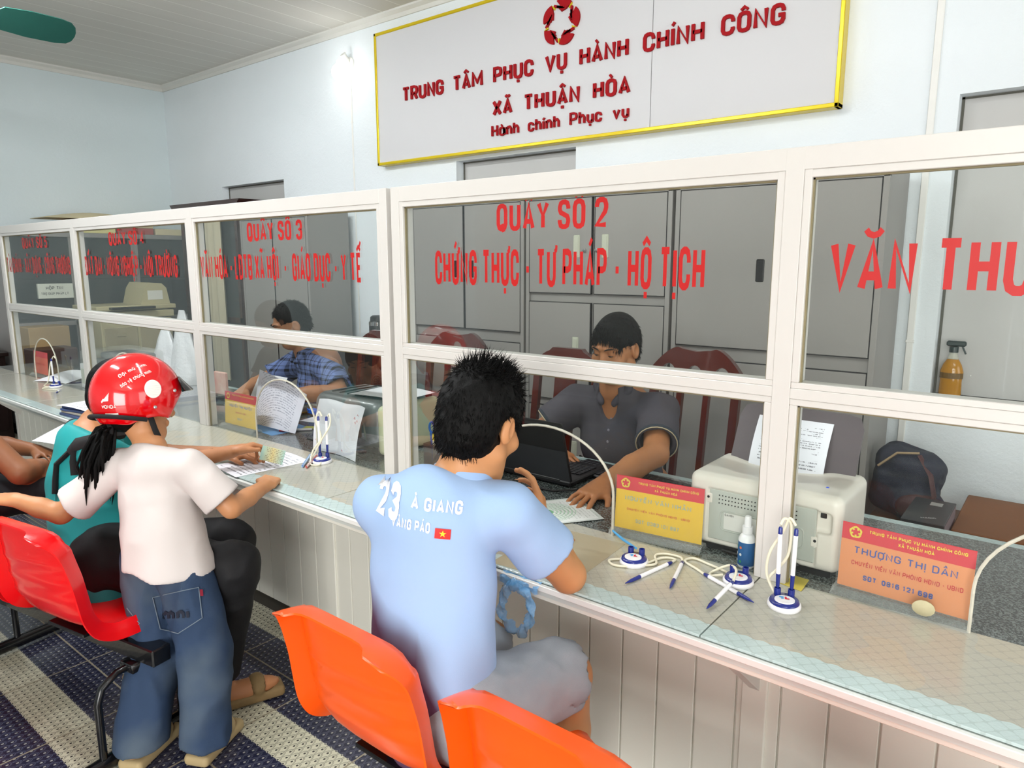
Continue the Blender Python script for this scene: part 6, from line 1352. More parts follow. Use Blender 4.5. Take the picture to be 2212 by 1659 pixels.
def plate(x, y, w, rz, label, bodym, lines, hfrac=.26, tilt=.06, h=.15, group=None):
    r = thing('name_plate', label, 'name plate', (x, y, GZ), rz)
    mesh_obj('acrylic_stand', MB().prism([(-.03, 0), (.03, 0), (.022, .014), (-.012, .014)], 0, w+.012, 0, Matrix(((0, 0, 1, -.006), (1, 0, 0, 0), (0, 1, 0, 0), (0, 0, 0, 1)))), acr.m, r)
    film = _mc.get('film')
    if film is None:
        fm_ = NT('clear_film'); fm_.set(.03, 0, .5); fm_.b.inputs['Alpha'].default_value = .05; film = _mc['film'] = fm_.m
    mesh_obj('clear_sheet', MB().box(-.004, w+.004, -.0015, .0005, .014, .014+h, .0004, X=XF((0, 0, 0), (1, 0, 0), (0, 1, -tilt))), film, r)
    X = XF((0, .003, .0142), (1, 0, 0), (0, tilt, 1)); ho = h*hfrac
    def q(x0, x1, z0, z1, d): return [X @ Vector(p) for p in ((x0, z0, d), (x1, z0, d), (x1, z1, d), (x0, z1, d), (x0, z0, d-.0012), (x1, z0, d-.0012), (x1, z1, d-.0012), (x0, z1, d-.0012))]
    BX = [(0, 1, 2, 3), (7, 6, 5, 4), (0, 4, 5, 1), (1, 5, 6, 2), (2, 6, 7, 3), (3, 7, 4, 0)]
    cdo = mesh_obj('card', MB().add(q(0, w, 0, h-ho, .001), BX), bodym, r); mesh_obj('card_header', MB().add(q(0, w, h-ho, h, .001), BX), hdr, r)
    em_ = MB(); star_emblem(em_, (w*.11, h-ho*.5), ho*.3, X @ Matrix.Translation((0, 0, .0016))); mesh_obj('emblem', em_, gtxt, r)
    for s_, cx, z0, hh, ww, mt, tt in lines:
        put_text('lettering', s_, hh, X @ Matrix.Translation((w*cx, z0, .0016)), mt, r, width=ww, center=True, t=tt, cw=.55, gap=.18)
    return r
T1, T2 = 'TRUNG TÂM PHỤC VỤ HÀNH CHÍNH CÔNG', 'XÃ THUẬN HOÀ'
plate(-.965, 1.664, .25, .1, 'yellow and red name plate in front of the polo-shirted clerk', yel, [(T1, .6, .132, .0068, .17, gtxt, .16), (T2, .58, .119, .0068, .064, gtxt, .16), ('NGUYỄN VĂN NHẪN', .49, .083, .0125, .19, stx, .18), ('CHUYÊN VIÊN VĂN PHÒNG HĐND - UBND', .5, .055, .0062, .18, rtx, .15), ('SĐT: 0383 101 897', .5, .022, .0105, .125, stx, .18)])
plate(-.375, 1.672, .262, -.06, 'orange and red name plate at the right-hand booth', org, [(T1, .58, .134, .0075, .19, gtxt, .2), (T2, .58, .120, .0078, .07, gtxt, .2), ('THƯỢNG THỊ DẦN', .5, .082, .0165, .205, btx, .15), ('CHUYÊN VIÊN VĂN PHÒNG HĐND - UBND', .52, .055, .0105, .22, rtx, .18), ('SĐT: 0816 121 698', .47, .024, .012, .14, btx, .24)])
plate(-3.075, 1.68, .262, .0, 'yellow name plate in front of the plaid-shirted clerk', yel, [(T1, .58, .134, .007, .18, gtxt, .15), ('NGUYỄN THỊ HUYỀN', .5, .082, .0125, .19, btx, .16), ('CHUYÊN VIÊN', .52, .055, .007, .09, rtx, .15), ('SĐT:', .5, .025, .01, .05, stx, .16)])
plate(-5.56, 1.685, .25, .0, 'small red-orange name plate at the far left booth', M('plate_salmon', 'E8674A', .4, var=.06), [('CHUYÊN VIÊN', .5, .06, .012, .16, rtx, .16)])
tag(mesh_obj('adhesive_lump', MB().lathe([(.019, 0), (.02, .004), (.012, .009), (.001, .01)], seg=14, X=XF((-.193, 1.632, .735), (1, 0, .1), (0, -.1, 1)), sx=1.1, sy=.9), M('putty', 'C9C19C', .8, var=.25, vs=60), None, 50), 'lump of pale putty stuck on the pane before the orange name plate', 'putty')
# papers
cert_m = NT('green_certificate'); cert_m.set(.5, 0, .3); gco = cert_m.co('Generated'); x, y, _ = cert_m.xyz(gco)
rr = cert_m.math('SQRT', cert_m.math('ADD', cert_m.math('POWER', cert_m.math('MULTIPLY', cert_m.math('SUBTRACT', x, .5), 1.0), 2), cert_m.math('POWER', cert_m.math('MULTIPLY', cert_m.math('SUBTRACT', y, .48), 1.2), 2)))
ringm = cert_m.math('MULTIPLY', cert_m.math('LESS_THAN', rr, .4), cert_m.math('GREATER_THAN', cert_m.math('SINE', cert_m.math('MULTIPLY', rr, 130)), .1)); core = cert_m.math('LESS_THAN', rr, .11)
brd = cert_m.math('GREATER_THAN', cert_m.math('MAXIMUM', cert_m.math('ABSOLUTE', cert_m.math('SUBTRACT', x, .5)), cert_m.math('ABSOLUTE', cert_m.math('SUBTRACT', y, .5))), .455)
base = cert_m.mix(cert_m.math('MULTIPLY', brd, .5), hexc('E3E7E4'), hexc('A9B7AE')); base = cert_m.mix(cert_m.math('MULTIPLY', ringm, .6), base, hexc('8CBF98')); base = cert_m.mix(core, base, hexc('7DB58C'))
lnm = cert_m.math('MULTIPLY', cert_m.math('LESS_THAN', cert_m.math('FRACT', cert_m.math('MULTIPLY', y, 26)), .3), cert_m.math('MULTIPLY', cert_m.math('GREATER_THAN', cert_m.noise(1, 1, cert_m.vscale(gco, (60, 26, 1))), .53), cert_m.math('MULTIPLY', cert_m.math('GREATER_THAN', x, .12), cert_m.math('LESS_THAN', x, .88))))
cert_m.L(cert_m.mix(cert_m.math('MULTIPLY', lnm, .6), base, hexc('4C5A52')), cert_m.b.inputs['Base Color'])
sheet('certificate', .205, .29, XF((-1.23, 1.80, GZ+.003), (.2, -.14, 0), (.06, .2, 0)) @ Matrix.Translation((-.0, -.24, 0)), cert_m.m, 'pale green patterned certificate under the clerk\'s hand', 'document', th=.0004)
sheet('certificate', .205, .29, XF((-1.26, 1.79, GZ+.0015), (.2, -.17, 0), (.06, .2, 0)) @ Matrix.Translation((0, -.23, 0)), plain_p, 'white sheet beneath the pale green certificate', 'document', th=.0004) if 0 else None
sleeve = NT('clear_sleeve'); sleeve.set(.2, 0, .5); sleeve.b.inputs['Base Color'].default_value = hexc('C9BD9E'); sleeve.b.inputs['Alpha'].default_value = .5
sheet('plastic_sleeve', .23, .3, FLAT(-1.1, 1.284, GZ+.0008, 4), sleeve.m, 'clear plastic sleeve lying under the blue-shirted man\'s elbow', 'sleeve', th=.0004)
form_m = print_mat('printed_form', 'E6E7EE', '4A4C58', 16, .7, .07)
sheet('form', .205, .29, XF((-2.478, 1.29, GZ+.001), (.19, -.02, 0), (.02, .19, 0)), form_m, 'white form on the counter below the held-out card', 'paper', curl=.004, th=.0004)
# blue carrier bag hanging from the counter edge: a crumpled loop
bgm = NT('blue_film'); bgm.set(.12, 0, .6); bgm.b.inputs['Base Color'].default_value = hexc('6FB4EA'); bgm.b.inputs['Alpha'].default_value = .6; bgm.bump(bgm.noise(55, 4, None), .9, .006)
rows = []
rs = np.random.RandomState(8)
for i, a in enumerate(np.linspace(0, 2*PI, 49)):
    top = max(0, math.sin(a)); row = []
    for j in range(9):
        v = j/8; R_ = .038+.026*v+.003*math.sin(7*a+3*v)+.003*rs.randn()*.5; row.append((-1.0+R_*.9*math.cos(a)+.004*math.sin(a*3), 1.262-.009*math.sin(v*PI)+.005*math.sin(9*a+5*v), .622+R_*1.15*math.sin(a)))
    rows.append(row)
mbg = MB().grid(rows)
mbg.grid([[(-1.055+.12*u, 1.265-.004*math.sin(u*14)+.02*(v > .99), .675+.028*v+.003*math.sin(20*u)*(1-v)) for u in np.linspace(0, 1, 25)] for v in (0, .3, .6, 1.0)])
tag(mesh_obj('carrier_bag', mbg, bgm.m, None, 60), 'crumpled translucent blue plastic bag handle hanging over the counter edge', 'bag')
# blue pencil-thin brush at the arch foot
tag(mesh_obj('ballpoint_pen', MB().tube([(-.948, 1.628, GZ+.016), (-.9, 1.60, GZ+.012), (-.822, 1.53, GZ+.03)], [.003, .0042, .003], 10), M('sky_blue_plastic', '4AA0D8', .3), None, 60), 'thin light blue pen leaning from the arch foot to the pen stand', 'pen')
# hand sanitiser
sn = thing('sanitizer_bottle', 'small white pump bottle with a blue label beside the right-hand post', 'bottle', (-.588, 1.668, GZ))
mesh_obj('bottle', MB().lathe([(.001, 0), (.0195, 0), (.0205, .004), (.0205, .072), (.017, .08), (.0115, .086), (.001, .086)], seg=28), wpl, sn, 50)
mesh_obj('bottle_label', MB().lathe([(.0207, .006), (.0207, .066)], seg=28), M('label_blue', '1B5F9C', .4, var=.2, vs=60), sn, 60)
mesh_obj('collar', MB().lathe([(.0125, .086), (.013, .104), (.001, .105)], seg=22), wpl, sn, 40); mesh_obj('spray_head', MB().lathe([(.0085, .104), (.0085, .124), (.007, .13), (.001, .131)], seg=20), wpl, sn, 40)
ic = [M('icon_green', '2E9A5A', .5), M('icon_orange', 'E0704A', .5), M('icon_white', 'E8E8E8', .5)]
for j in range(3):
    for i, ang in enumerate((-2.45, -1.75)):
        cx, cy = .0209*math.cos(ang-.2), .0209*math.sin(ang-.2); mesh_obj('label_icon', MB().lathe([(.0034, 0), (.0034, .0004), (.0005, .0005)], X=XF((cx, cy, .052-.018*j), (-math.sin(ang-.2), math.cos(ang-.2), 0), (0, 0, 1)), seg=14), ic[(i+j) % 3 if i else (0, 2, 2)[j]], sn)

# ---------------------------------------------------------------- laser printer at the right booth (its back to the public)
wh = M('printer_white', 'E0DCD2', .38, var=.03); gr = M('printer_grey', 'B9BEB6', .4, var=.03)
pr_ = thing('laser_printer', 'white desktop laser printer with its vented grey back to the glass', 'printer', (-.768, 1.712, GZ))
W_, H_, D_ = .385, .205, .25
bp = SDF(); bp.box((W_/2, D_/2, .012+(H_-.012)/2), (W_/2, D_/2, (H_-.012)/2), None, .022, .004); bp.box((W_/2, -.01, .095), (W_/2-.055, .018, .072), None, .004, .003, -1)
bp.ell((W_*.45, D_*.62, H_+.006), (.15, .1, .022), None, .01, -1); bp.box((W_-.045, -.004, .135), (.022, .02, .026), None, .008, .004, -1)
vv, qq = bp.mesh(.004, noise=None); body = mesh_obj('body', (vv, qq), wh, pr_); body.data.shade_smooth()
mesh_obj('foot_strip', MB().box(.02, W_-.02, .01, D_-.02, 0, .014), dark, pr_)
bk_ = MB().box(.058, W_-.058, .003, .012, .03, .165, .002); mesh_obj('rear_panel', bk_, gr, pr_)
ven = MB()
for r_ in range(3):
    for c_ in range(24):
        if c_ in (13, 14) and 0: continue
        ven.lathe([(.0017, 0), (.0017, .001)], X=XF((.085+.0085*c_, .0028, .152-.0105*r_), (1, 0, 0), (0, 0, 1)), seg=8)
vo = mesh_obj('vent_hole', ven, dark, pr_); vo['kind'] = 'stuff'
fp = MB(); 
def rrect(x0, x1, z0, z1, r_): return [(x1-r_+r_*math.cos(a), z1-r_+r_*math.sin(a)) for a in np.linspace(0, PI/2, 6)]+[(x0+r_+r_*math.cos(a), z1-r_+r_*math.sin(a)) for a in np.linspace(PI/2, PI, 6)]+[(x0+r_+r_*math.cos(a), z0+r_+r_*math.sin(a)) for a in np.linspace(PI, 1.5*PI, 6)]+[(x1-r_+r_*math.cos(a), z0+r_+r_*math.sin(a)) for a in np.linspace(1.5*PI, 2*PI, 6)]
fp.tube([(p[0], .0025, p[1]) for p in rrect(.09, .3, .06, .112, .012)], .0018, 8, closed=True); mesh_obj('panel_groove', fp, gr, pr_, 60)
lb = mesh_obj('rating_label', MB().box(.1, .19, .0018, .003, .064, .108), print_mat('rating_print', 'D6D6D0', '55585A', 7, 1.0, .04), pr_)
put_text('lettering', 'Canon'.replace('C', 'C') if 0 else 'CANON', .006, XF((.102, .0016, .1), (1, 0, 0), (0, 0, 1)), ink, lb, width=.024)
usb = MB().box(W_-.052, W_-.038, .013, .018, .145, .158, .001); mesh_obj('usb_port', usb, dark, pr_)
for xx, zz_ in ((.056, .14), (W_-.058, .085)):
    lt_ = mesh_obj('latch', MB().box(xx-.011, xx+.011, .0015, .006, zz_-.014, zz_+.014, .003), wh, pr_, 40); mesh_obj('screw', MB().lathe([(.0035, 0), (.0035, .001), (.0005, .0012)], X=XF((xx, .0012, zz_+.003), (1, 0, 0), (0, 0, 1)), seg=12), dark, lt_)
mesh_obj('power_light', MB().lathe([(.004, 0), (.003, .0015), (.0005, .002)], c=(W_-.055, .07, H_+.0), seg=14), M('blue_led', '4A6AE8', .3), pr_)
tr = MB().grid([[(.03+.33*u, .2+.085*v, .185+.165*v) for u in np.linspace(0, 1, 9)] for v in np.linspace(0, 1, 6)], thick=.004)
for i_, v_ in enumerate(tr.v):                                       # rounded upper corners of the paper support
    u = (v_[0]-.03)/.33; 
    if v_[2] > .34 and (u < .02 or u > .98): tr.v[i_] = (v_[0]+(.012 if u < .5 else -.012), v_[1]-.004, v_[2]-.006)
mesh_obj('paper_support', tr, M('smoky_grey_plastic', '5C5458', .45), pr_, 60)
pin = mesh_obj('loaded_page', MB().grid([[(.085+.2*u, .193+.08*v-.01*math.sin(v*PI), .18+.145*v) for u in np.linspace(0, 1, 6)] for v in np.linspace(0, 1, 8)], thick=.0006), print_mat('upside_down_page', 'E8EAF2', '5A5C66', 24, .6, .1), pr_, 60)
mesh_obj('power_cable', MB().tube([(W_-.09, -.004, .02), (.26, -.02, .014), (.24, -.022, .006), (.2, -.01, .005), (.1, .0, .006)], .004, 8).tube([(W_-.1, -.012, .018), (.25, -.02, .012)], .0075, 10), dark, pr_, 60)
tag(mesh_obj('sticky_note', MB().grid([[(-.52+.085*u, 1.628+.06*v-.02*u, GZ+.001+.006*u*v) for u in np.linspace(0, 1, 5)] for v in np.linspace(0, 1, 5)], thick=.0006), M('yellow_note', 'C9B84E', .7, var=.3, vs=60)), 'yellow sticky note at the foot of the right-hand post', 'note')

# ---------------------------------------------------------------- grey printer at the plaid-shirted clerk's booth
gp = thing('laser_printer', 'dark grey printer with a pale front panel and papers leaning on it', 'printer', (-2.53, 1.765, GZ))
dgp = M('printer_charcoal', '6B6F6F', .3, var=.1, coat=.2); pale = M('printer_putty', 'C9CBA8', .45, var=.05)
b = SDF(); b.box((.235, .15, .115), (.215, .15, .10), None, .05, .004); vv, qq = b.mesh(.005); o = mesh_obj('body', (vv, qq), dgp, gp); o.data.shade_smooth()
mesh_obj('base', MB().box(.05, .42, .02, .28, 0, .03, .004), dark, gp)
b = SDF(); b.box((.462, .15, .105), (.022, .155, .098), None, .02, .004); vv, qq = b.mesh(.004); o = mesh_obj('side_panel', (vv, qq), pale, gp); o.data.shade_smooth()
for k in range(5): mesh_obj('top_rib', MB().tube([(.1+.05*k, .05, .2+.016), (.1+.05*k, .15, .2185), (.1+.05*k, .25, .2155)], .003, 6), dark, gp, 60)
mesh_obj('power_cable', MB().tube([(.08, -.07, .03), (.2, -.06, .025), (.35, -.05, .04), (.47, -.045, .05)], .0045, 8).tube([(.36, -.05, .035), (.38, -.06, .01), (.42, -.06, .004), (.5, -.05, .004)], .0045, 8), dark, gp, 60)
def lean(u, v): return (.28*u-.02*v*(1-u), -.005-.01*math.sin(v*PI)+.055*v+.02*math.sin(u*PI), .2*v+.004*math.sin(u*9)*v)
o = mesh_obj('leaning_sheet', MB().grid([[lean(u, v) for u in np.linspace(0, 1, 14)] for v in np.linspace(0, 1, 12)], thick=.001), M('scribbled_paper', 'D9DBE2', .6, var=.06), None, 60); placed(o, XF((-2.375, 1.672, GZ+.002), (1, -.04, 0), (.04, 1, 0))); tag(o, 'large sheet with red scribbles leaning against the dark grey printer', 'paper')
rb = MB()
for (u, v, s_) in ((.82, .75, .004), (.86, .68, .0035), (.9, .72, .003), (.88, .82, .003), (.12, .1, .004), (.16, .16, .003), (.06, .2, .0035), (.6, .1, .003)):
    p = Vector(lean(u, v)); V, F = ribbon([(-s_, 0), (0, s_*1.6), (s_, -s_)], .002); rb.add([(p.x+q[0], p.y-.0016, p.z+q[1]) for q in V], F)
mesh_obj('red_scribble', rb, rtx, o)
sheet('paper_sheet', .28, .21, FLAT(-2.30, 1.80, GZ+.222, 6), plain_p, 'paper lying on top of the dark grey printer', curl=.01)
# candy-striped pens in front
for k, (cl, a_, b_, nm) in enumerate((('D8C0BC', (-2.172, 1.49), (-2.275, 1.615), 'pink striped'), ('A9C3DC', (-2.192, 1.488), (-2.30, 1.60), 'pale blue striped'))):
    m_ = NT('striped_'+nm.replace(' ', '_')); m_.set(.3); wv = m_.new('ShaderNodeTexWave'); wv.inputs['Scale'].default_value = 30; wv.bands_direction = 'DIAGONAL'; m_.L(m_.co(), wv.inputs[0]); m_.L(m_.mix(m_.math('GREATER_THAN', wv.outputs[1], .5), hexc(cl), hexc('B0463C' if k == 0 else '5E86B8')), m_.b.inputs['Base Color'])
    tag(mesh_obj('ballpoint_pen', MB().tube([(a_[0], a_[1], GZ+.006), (b_[0], b_[1], GZ+.006)], [.005, .005], 10), m_.m, None, 50), nm+' pen beside the pen stand of the middle booth', 'pen', 'striped pens')
# plaid clerk's papers: a stapled bundle standing open, more sheets, phone, clip, red marker
def curlfn(u, v): return (.34*u, .0+.06*v-.05*math.sin(u*2.4)*(1-.5*v), .25*v*(1-.34*u)+.015*math.sin(u*3))
o = mesh_obj('open_document', MB().grid([[curlfn(u, v) for u in np.linspace(0, 1, 16)] for v in np.linspace(0, 1, 12)], thick=.003), print_mat('page_lines', 'D7DAE6', '8A90A4', 26, .7, .1), None, 60); placed(o, XF((-3.0, 1.775, GZ+.002), (1, .1, 0), (-.1, 1, 0))); tag(o, 'stapled white document standing half open before the plaid-shirted clerk', 'document')
sheet('document_sheet', .21, .2, XF((-3.16, 1.83, GZ+.03), (1, .1, 0), (-.1, .5, .85)), plain_p, 'white sheet standing behind the yellow name plate', curl=.012)
for k in range(4): sheet('loose_paper', .29, .2, FLAT(-2.88+.03*k, 1.95+.02*k, GZ+.001+.0014*k, 12-9*k), plain_p, ('lowest', 'second', 'third', 'topmost')[k]+' sheet of the fanned papers before the plaid-shirted clerk', group='fanned papers', curl=.002)
sheet('blue_folder', .3, .2, FLAT(-3.02, 1.72, GZ+.0005, -4), M('sky_folder', '6FA2D6', .5), 'light blue folder under the open document', 'folder')
sheet('sticky_tab', .07, .05, FLAT(-2.73, 1.86, GZ+.002, 30), M('yellow_tab', 'D9DC6A', .6), 'pale yellow sticky note poking out under the open document', 'note')
ph = thing('phone', 'black smartphone with a gold rim on the papers', 'phone', (-3.02, 2.02, GZ+.0085), -.2)
mesh_obj('case', MB().box(-.038, .038, -.08, .08, 0, .008, .003), M('gold_rim', '8A6A34', .3, .6), ph); mesh_obj('screen', MB().box(-.035, .035, -.077, .077, .0078, .0086, .0005), dark, ph)
tag(mesh_obj('binder_clip', MB().box(-2.95, -2.895, 2.05, 2.085, GZ+.008, GZ+.035, .006).tube([(-2.955, 2.067, GZ+.02), (-2.975, 2.067, GZ+.03), (-2.975, 2.067, GZ+.01), (-2.955, 2.067, GZ+.012)], .003, 8), M('blue_clip', '1E5FC4', .3), None, 40), 'bright blue plastic clip beside the dark grey printer', 'clip')
rm = thing('marker', 'white marker with a red cap lying on the desk in the middle booth', 'marker', (-2.74, 1.79, GZ+.006), -.75)
mesh_obj('barrel', MB().tube([(0, 0, 0), (0, .11, 0)], .0055, 12), wpl, rm, 50); mesh_obj('cap', MB().tube([(0, -.035, 0), (0, 0, 0)], [.0055, .0068], 12), rtx, rm, 50)
cb = MB(); rs = np.random.RandomState(4)
for k in range(7):
    c = np.array((-3.42, 1.93, GZ+.01)); pts = [c+np.array((.1*math.sin(t*1.3+k), .09*math.cos(t+k*.8), .012+.03*abs(math.sin(t*.9+k)))) for t in np.linspace(0, 7, 28)]; cb.tube(pts, .0045, 6)
tag(mesh_obj('cable_heap', cb, dark, None, 60), 'tangled black cables on the desk behind the left-hand booths', 'cable')
tag(mesh_obj('snack_packet', MB().box(-4.0, -3.84, 2.05, 2.07, GZ, GZ+.13, .004).box(-3.84, -3.72, 2.05, 2.07, GZ+.01, GZ+.14, .004), M('red_orange_packet', 'B83A22', .4, var=.6, vs=14, h2='E6E0D0')), 'red and cream packet standing behind the papers of the middle booth', 'packet')
# pen cup
pc = thing('pen_cup', 'smoky square pen cup beside the dark grey printer', 'cup', (-1.79, 1.79, GZ))
smk = NT('smoky_clear'); smk.set(.1, 0, .5); smk.b.inputs['Base Color'].default_value = hexc('5A3A38'); smk.b.inputs['Alpha'].default_value = .5
mesh_obj('cup', MB().box(-.035, .035, -.035, -.032, 0, .1).box(-.035, .035, .032, .035, 0, .1).box(-.035, -.032, -.032, .032, 0, .1).box(.032, .035, -.032, .032, 0, .1).box(-.032, .032, -.032, .032, 0, .003), smk.m, pc)
for nm, a_, b_, r_, cl, lb_ in (('marker', (-.012, 0, .004), (-.012, .004, .15), .006, '17181A', 'black marker standing in the pen cup'), ('glue_stick', (.005, -.015, .004), (.006, -.016, .118), .0085, 'D9D6B8', 'white glue stick with a yellow cap in the pen cup'), ('scissors', (-.026, .012, .004), (-.034, .01, .13), .009, '2459B4', 'blue-handled scissors in the pen cup'), ('ballpoint_pen', (.015, .01, .004), (.05, .03, .165), .0042, 'B8C4DC', 'clear blue pen leaning in the pen cup'), ('brush', (-.02, -.02, .004), (.055, -.02, .11), .005, '4A1A16', 'dark red stick leaning across the pen cup')):
    o_ = Vector(pc.location); mb = MB().tube([Vector(a_)+o_, Vector(b_)+o_], r_, 10)
    if nm == 'scissors': mb.tube([Vector(b_)+o_+Vector((.013*math.cos(t), 0, .02+.02*math.sin(t))) for t in np.linspace(0, 2*PI, 16)[:-1]], .0045, 8, closed=True)
    ob = tag(mesh_obj(nm, mb, M('cup_'+nm, cl, .35), None, 50), lb_, nm.replace('_', ' '))
    if nm == 'glue_stick': mesh_obj('cap', MB().tube([Vector(b_)+o_-Vector((0, 0, .004)), Vector(b_)+o_+Vector((0, 0, .022))], .0098, 14), M('yellow_cap', 'F2D11A', .3), ob, 40)

# ---------------------------------------------------------------- laptop, keyboard
lp = thing('laptop', 'open black laptop, its back to the glass, before the polo-shirted clerk', 'laptop', (-1.62, 1.90, GZ))
mesh_obj('base', MB().box(0, .345, 0, .235, .006, .022, .004), dark, lp)
X = XF((0, .012, .02), (1, 0, 0), (0, -.28, .96)); mesh_obj('lid', MB().box(0, .345, 0, .222, -.006, .006, .004, X=X), M('laptop_black', '0B0B0D', .5), lp)
mesh_obj('lid_panel', MB().box(.002, .343, .0, .12, .006, .0075, .001, X=X), M('laptop_slate', '2B2D31', .5), lp)
def keys(mb, x0, y0, nx, ny, p, z):
    for j in range(ny):
        for i in range(nx): mb.box(x0+i*p+.001, x0+(i+1)*p-.002, y0+j*p+.001, y0+(j+1)*p-.002, z, z+.004, .0008)
kc = MB(); keys(kc, .02, .09, 16, 6, .019, .022); ko = mesh_obj('key', kc, M('key_black', '1B1B1F', .4), lp); ko['kind'] = 'stuff'
mesh_obj('hinge', MB().tube([(.04, .006, .02), (.3, .006, .02)], .006, 10), dark, lp, 50)
kbd = thing('keyboard', 'black keyboard on the dark glass desk beside the laptop', 'keyboard', (-1.42, 2.06, GZ), -.12)
mesh_obj('case', MB().box(0, .45, 0, .15, 0, .016, .004), dark, kbd); kc = MB(); keys(kc, .012, .012, 22, 6, .0192, .016); ko = mesh_obj('key', kc, M('key_black', '1B1B1F', .4), kbd); ko['kind'] = 'stuff'
tag(mesh_obj('cable', MB().tube([(-1.60, 1.84, GZ+.004), (-1.45, 1.82, GZ+.004), (-1.3, 1.84, GZ+.004), (-1.22, 1.9, GZ+.01), (-1.2, 1.97, GZ+.02), (-1.23, 2.03, GZ+.012)], .0035, 8), dark, None, 60), 'thin black cable curling in front of the laptop', 'cable')
# thermos behind the plaid clerk
tag(mesh_obj('side_cabinet', MB().box(-4.2, -3.62, 3.2, 3.58, .06, .86, .004).box(-4.22, -3.60, 3.18, 3.6, .86, .885, .004).box(-4.18, -3.64, 3.23, 3.55, 0, .06), gd), 'small dark side cabinet between the grey cabinets behind the plaid-shirted clerk', 'cabinet')
th = thing('thermos', 'black thermos with a steel band on the dark side cabinet', 'flask', (-3.93, 3.36, .885))
mesh_obj('body', MB().lathe([(.06, 0), (.066, .02), (.066, .15), (.06, .16)], seg=26), dark, th, 50); mesh_obj('steel_band', MB().lathe([(.0665, .13), (.0665, .155)], seg=26), chrome, th, 50); mesh_obj('lid', MB().lathe([(.058, .16), (.055, .19), (.04, .2), (.001, .2)], seg=26), dark, th, 50)
# far booths: document on the counter, transparent-covered printer, ledger stack
sheet('document_sheet', .29, .21, XF((-5.22, 1.57, GZ+.001), (.9, .3, 0), (-.3, .9, .15)), plain_p, 'white sheet curling up at the far left booth', curl=.02)
cv = thing('covered_printer', 'printer under a clear plastic cover at the second booth from the left', 'printer', (-4.86, 1.72, GZ))
mesh_obj('printer_body', MB().box(.03, .42, .03, .3, 0, .16, .02), M('covered_grey', '6E706A', .4), cv)
mesh_obj('clear_cover', MB().box(0, .45, 0, .33, 0, .225, .03, seg=3), acr.m, cv, 40); mesh_obj('dark_block', MB().box(.07, .4, .1, .3, .16, .2, .01), dark, cv)  # dark block on the printer body, under the cover
ng = thing('network_box', 'slim white network box standing behind the pane beside the covered printer', 'device', (-4.72, 1.675, GZ)); mesh_obj('case', MB().box(0, .07, 0, .02, 0, .15, .003), wpl, ng); mesh_obj('sticker', MB().box(.012, .058, -.0008, 0, .03, .12), print_mat('device_print', 'C9CCC0', '7A7E70', 9, 1, .05), ng)
mm = [('document_ledger', '44557E', 0), ('document_ledger', 'C8C2B2', .012), ('document_ledger', '4C6092', .024), ('document_ledger', '4A5C8C', .036)]
for k, (nm, cl, dz) in enumerate(mm):
    o = mesh_obj(nm, MB().box(0, .3, 0, .21, 0, .0112, .002), M('ledger_cover_%d' % k, cl, .6, var=.15)); placed(o, FLAT(-3.95+.008*k, 1.285+.006*(k % 2), GZ+dz, 3+4*k)); tag(o, ('lowest', 'second', 'third', 'fourth')[k]+' folder of the stack at the counter edge beyond the girl', 'folder', 'folders stacked beyond the girl')
o = sheet('printed_table', .3, .2, FLAT(-3.955, 1.278, GZ+.0485, 6), table_p, 'printed table of rows on top of the folder stack beyond the girl', curl=.014)
o = sheet('hanging_paper', .22, .16, FLAT(-3.72, 1.085, GZ-.06, 14) @ Matrix.Rotation(.3, 4, 'X'), plain_p, 'loose papers sticking out under the folder stack beyond the girl', curl=.01)
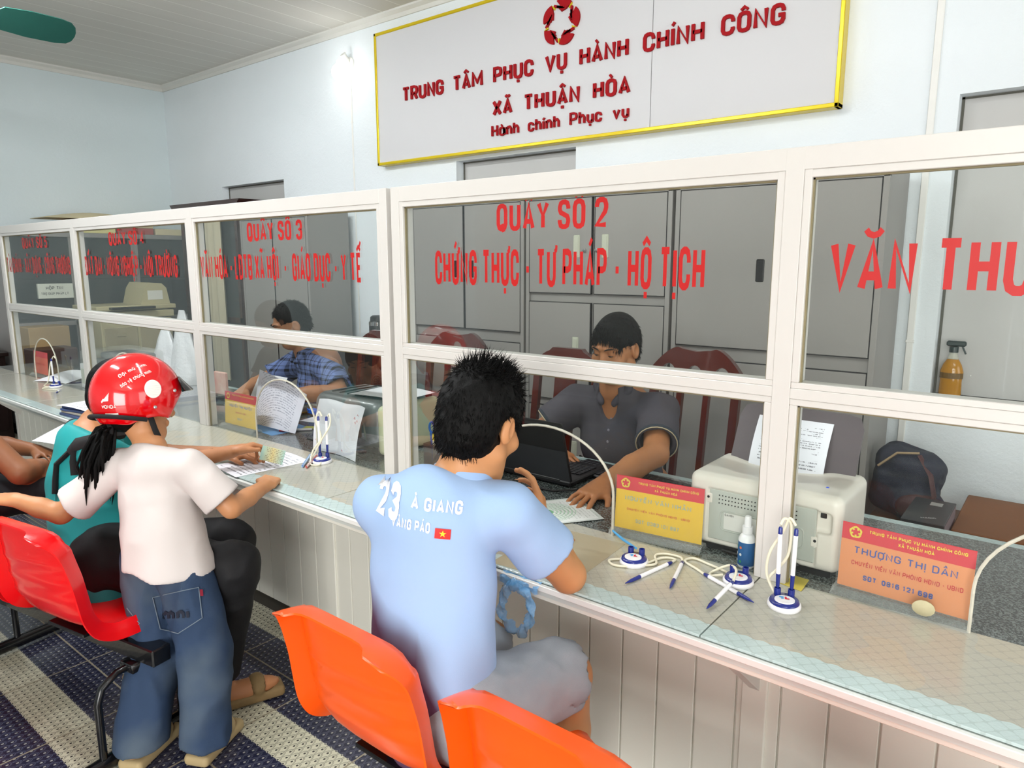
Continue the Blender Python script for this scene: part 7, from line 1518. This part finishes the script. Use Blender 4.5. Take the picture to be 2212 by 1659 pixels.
# the card in the woman's hand
t0 = np.array(tipsW[4]); idm = NT('identity_card'); idm.set(.3, 0, .5); gco = idm.co('Generated'); x, y, _ = idm.xyz(gco)
c_ = idm.mix(idm.math('MULTIPLY', idm.math('ABSOLUTE', idm.math('SUBTRACT', x, .5)), 1.9), hexc('DCCB8E'), hexc('9CC9C4')); ln = idm.math('MULTIPLY', idm.math('LESS_THAN', idm.math('FRACT', idm.math('MULTIPLY', y, 9)), .4), idm.math('MULTIPLY', idm.math('GREATER_THAN', idm.noise(1, 1, idm.vscale(gco, (22, 9, 1))), .5), idm.math('GREATER_THAN', x, .2)))
idm.L(idm.mix(idm.math('MULTIPLY', ln, .7), c_, hexc('6A4A3A')), idm.b.inputs['Base Color'])
o = mesh_obj('identity_card', MB().grid([[(.086*u, .054*v, 0) for u in (0, .5, 1)] for v in (0, .5, 1)], thick=.001), idm.m); CARD = o
placed(o, XF(t0+np.array((-.006, .002, -.038)), _R*.93+Vector((0, 0, -.25)), _U)); tag(o, 'pale green and yellow card held between the woman\'s fingers', 'card')
tag(mesh_obj('seal_stamp', MB().lathe([(.006, 0), (.006, .001)], X=XF(t0+np.array((.01, .0, .0)), (1, 0, 0), (0, 0, 1))), org), 'x', 'y') if 0 else None
# backpack on the low table
bpk = thing('backpack', 'dark blue and brown backpack under the sockets at the right', 'backpack', (-.5, 3.3, .388))
nv = M('backpack_navy', '23283A', .75, var=.3, bump=.3, bs=200); br = M('backpack_brown', '4A2628', .6, var=.3)
b = SDF(); b.box((0, 0, .15), (.13, .08, .15), rotm(y=(.3, 1, .1), z=(.15, -.1, 1)), .06, .02); b.ell((.06, -.07, .08), (.1, .06, .075), None, .03); vv, qq = b.mesh(.006, noise=folds(.006, (16, 16, 16), 19)); o = mesh_obj('bag_body', (vv, qq), nv, bpk); o.data.shade_smooth()
b = SDF(); b.ell((.07, -.1, .075), (.09, .045, .065), None, .02); vv, qq = b.mesh(.006); o = mesh_obj('front_pocket', (vv, qq), br, bpk); o.data.shade_smooth()
mesh_obj('strap', MB().tube([(.05, -.08, .29), (.1, -.11, .22), (.12, -.12, .14), (.1, -.12, .08)], [.012, .014, .014, .012], 8, flat=.4), br, bpk, 60); mesh_obj('zip', MB().tube([(-.1, -.075, .22), (-.03, -.09, .29), (.05, -.085, .3)], .005, 8), M('tan_piping', 'A08A6A', .6), bpk, 60)
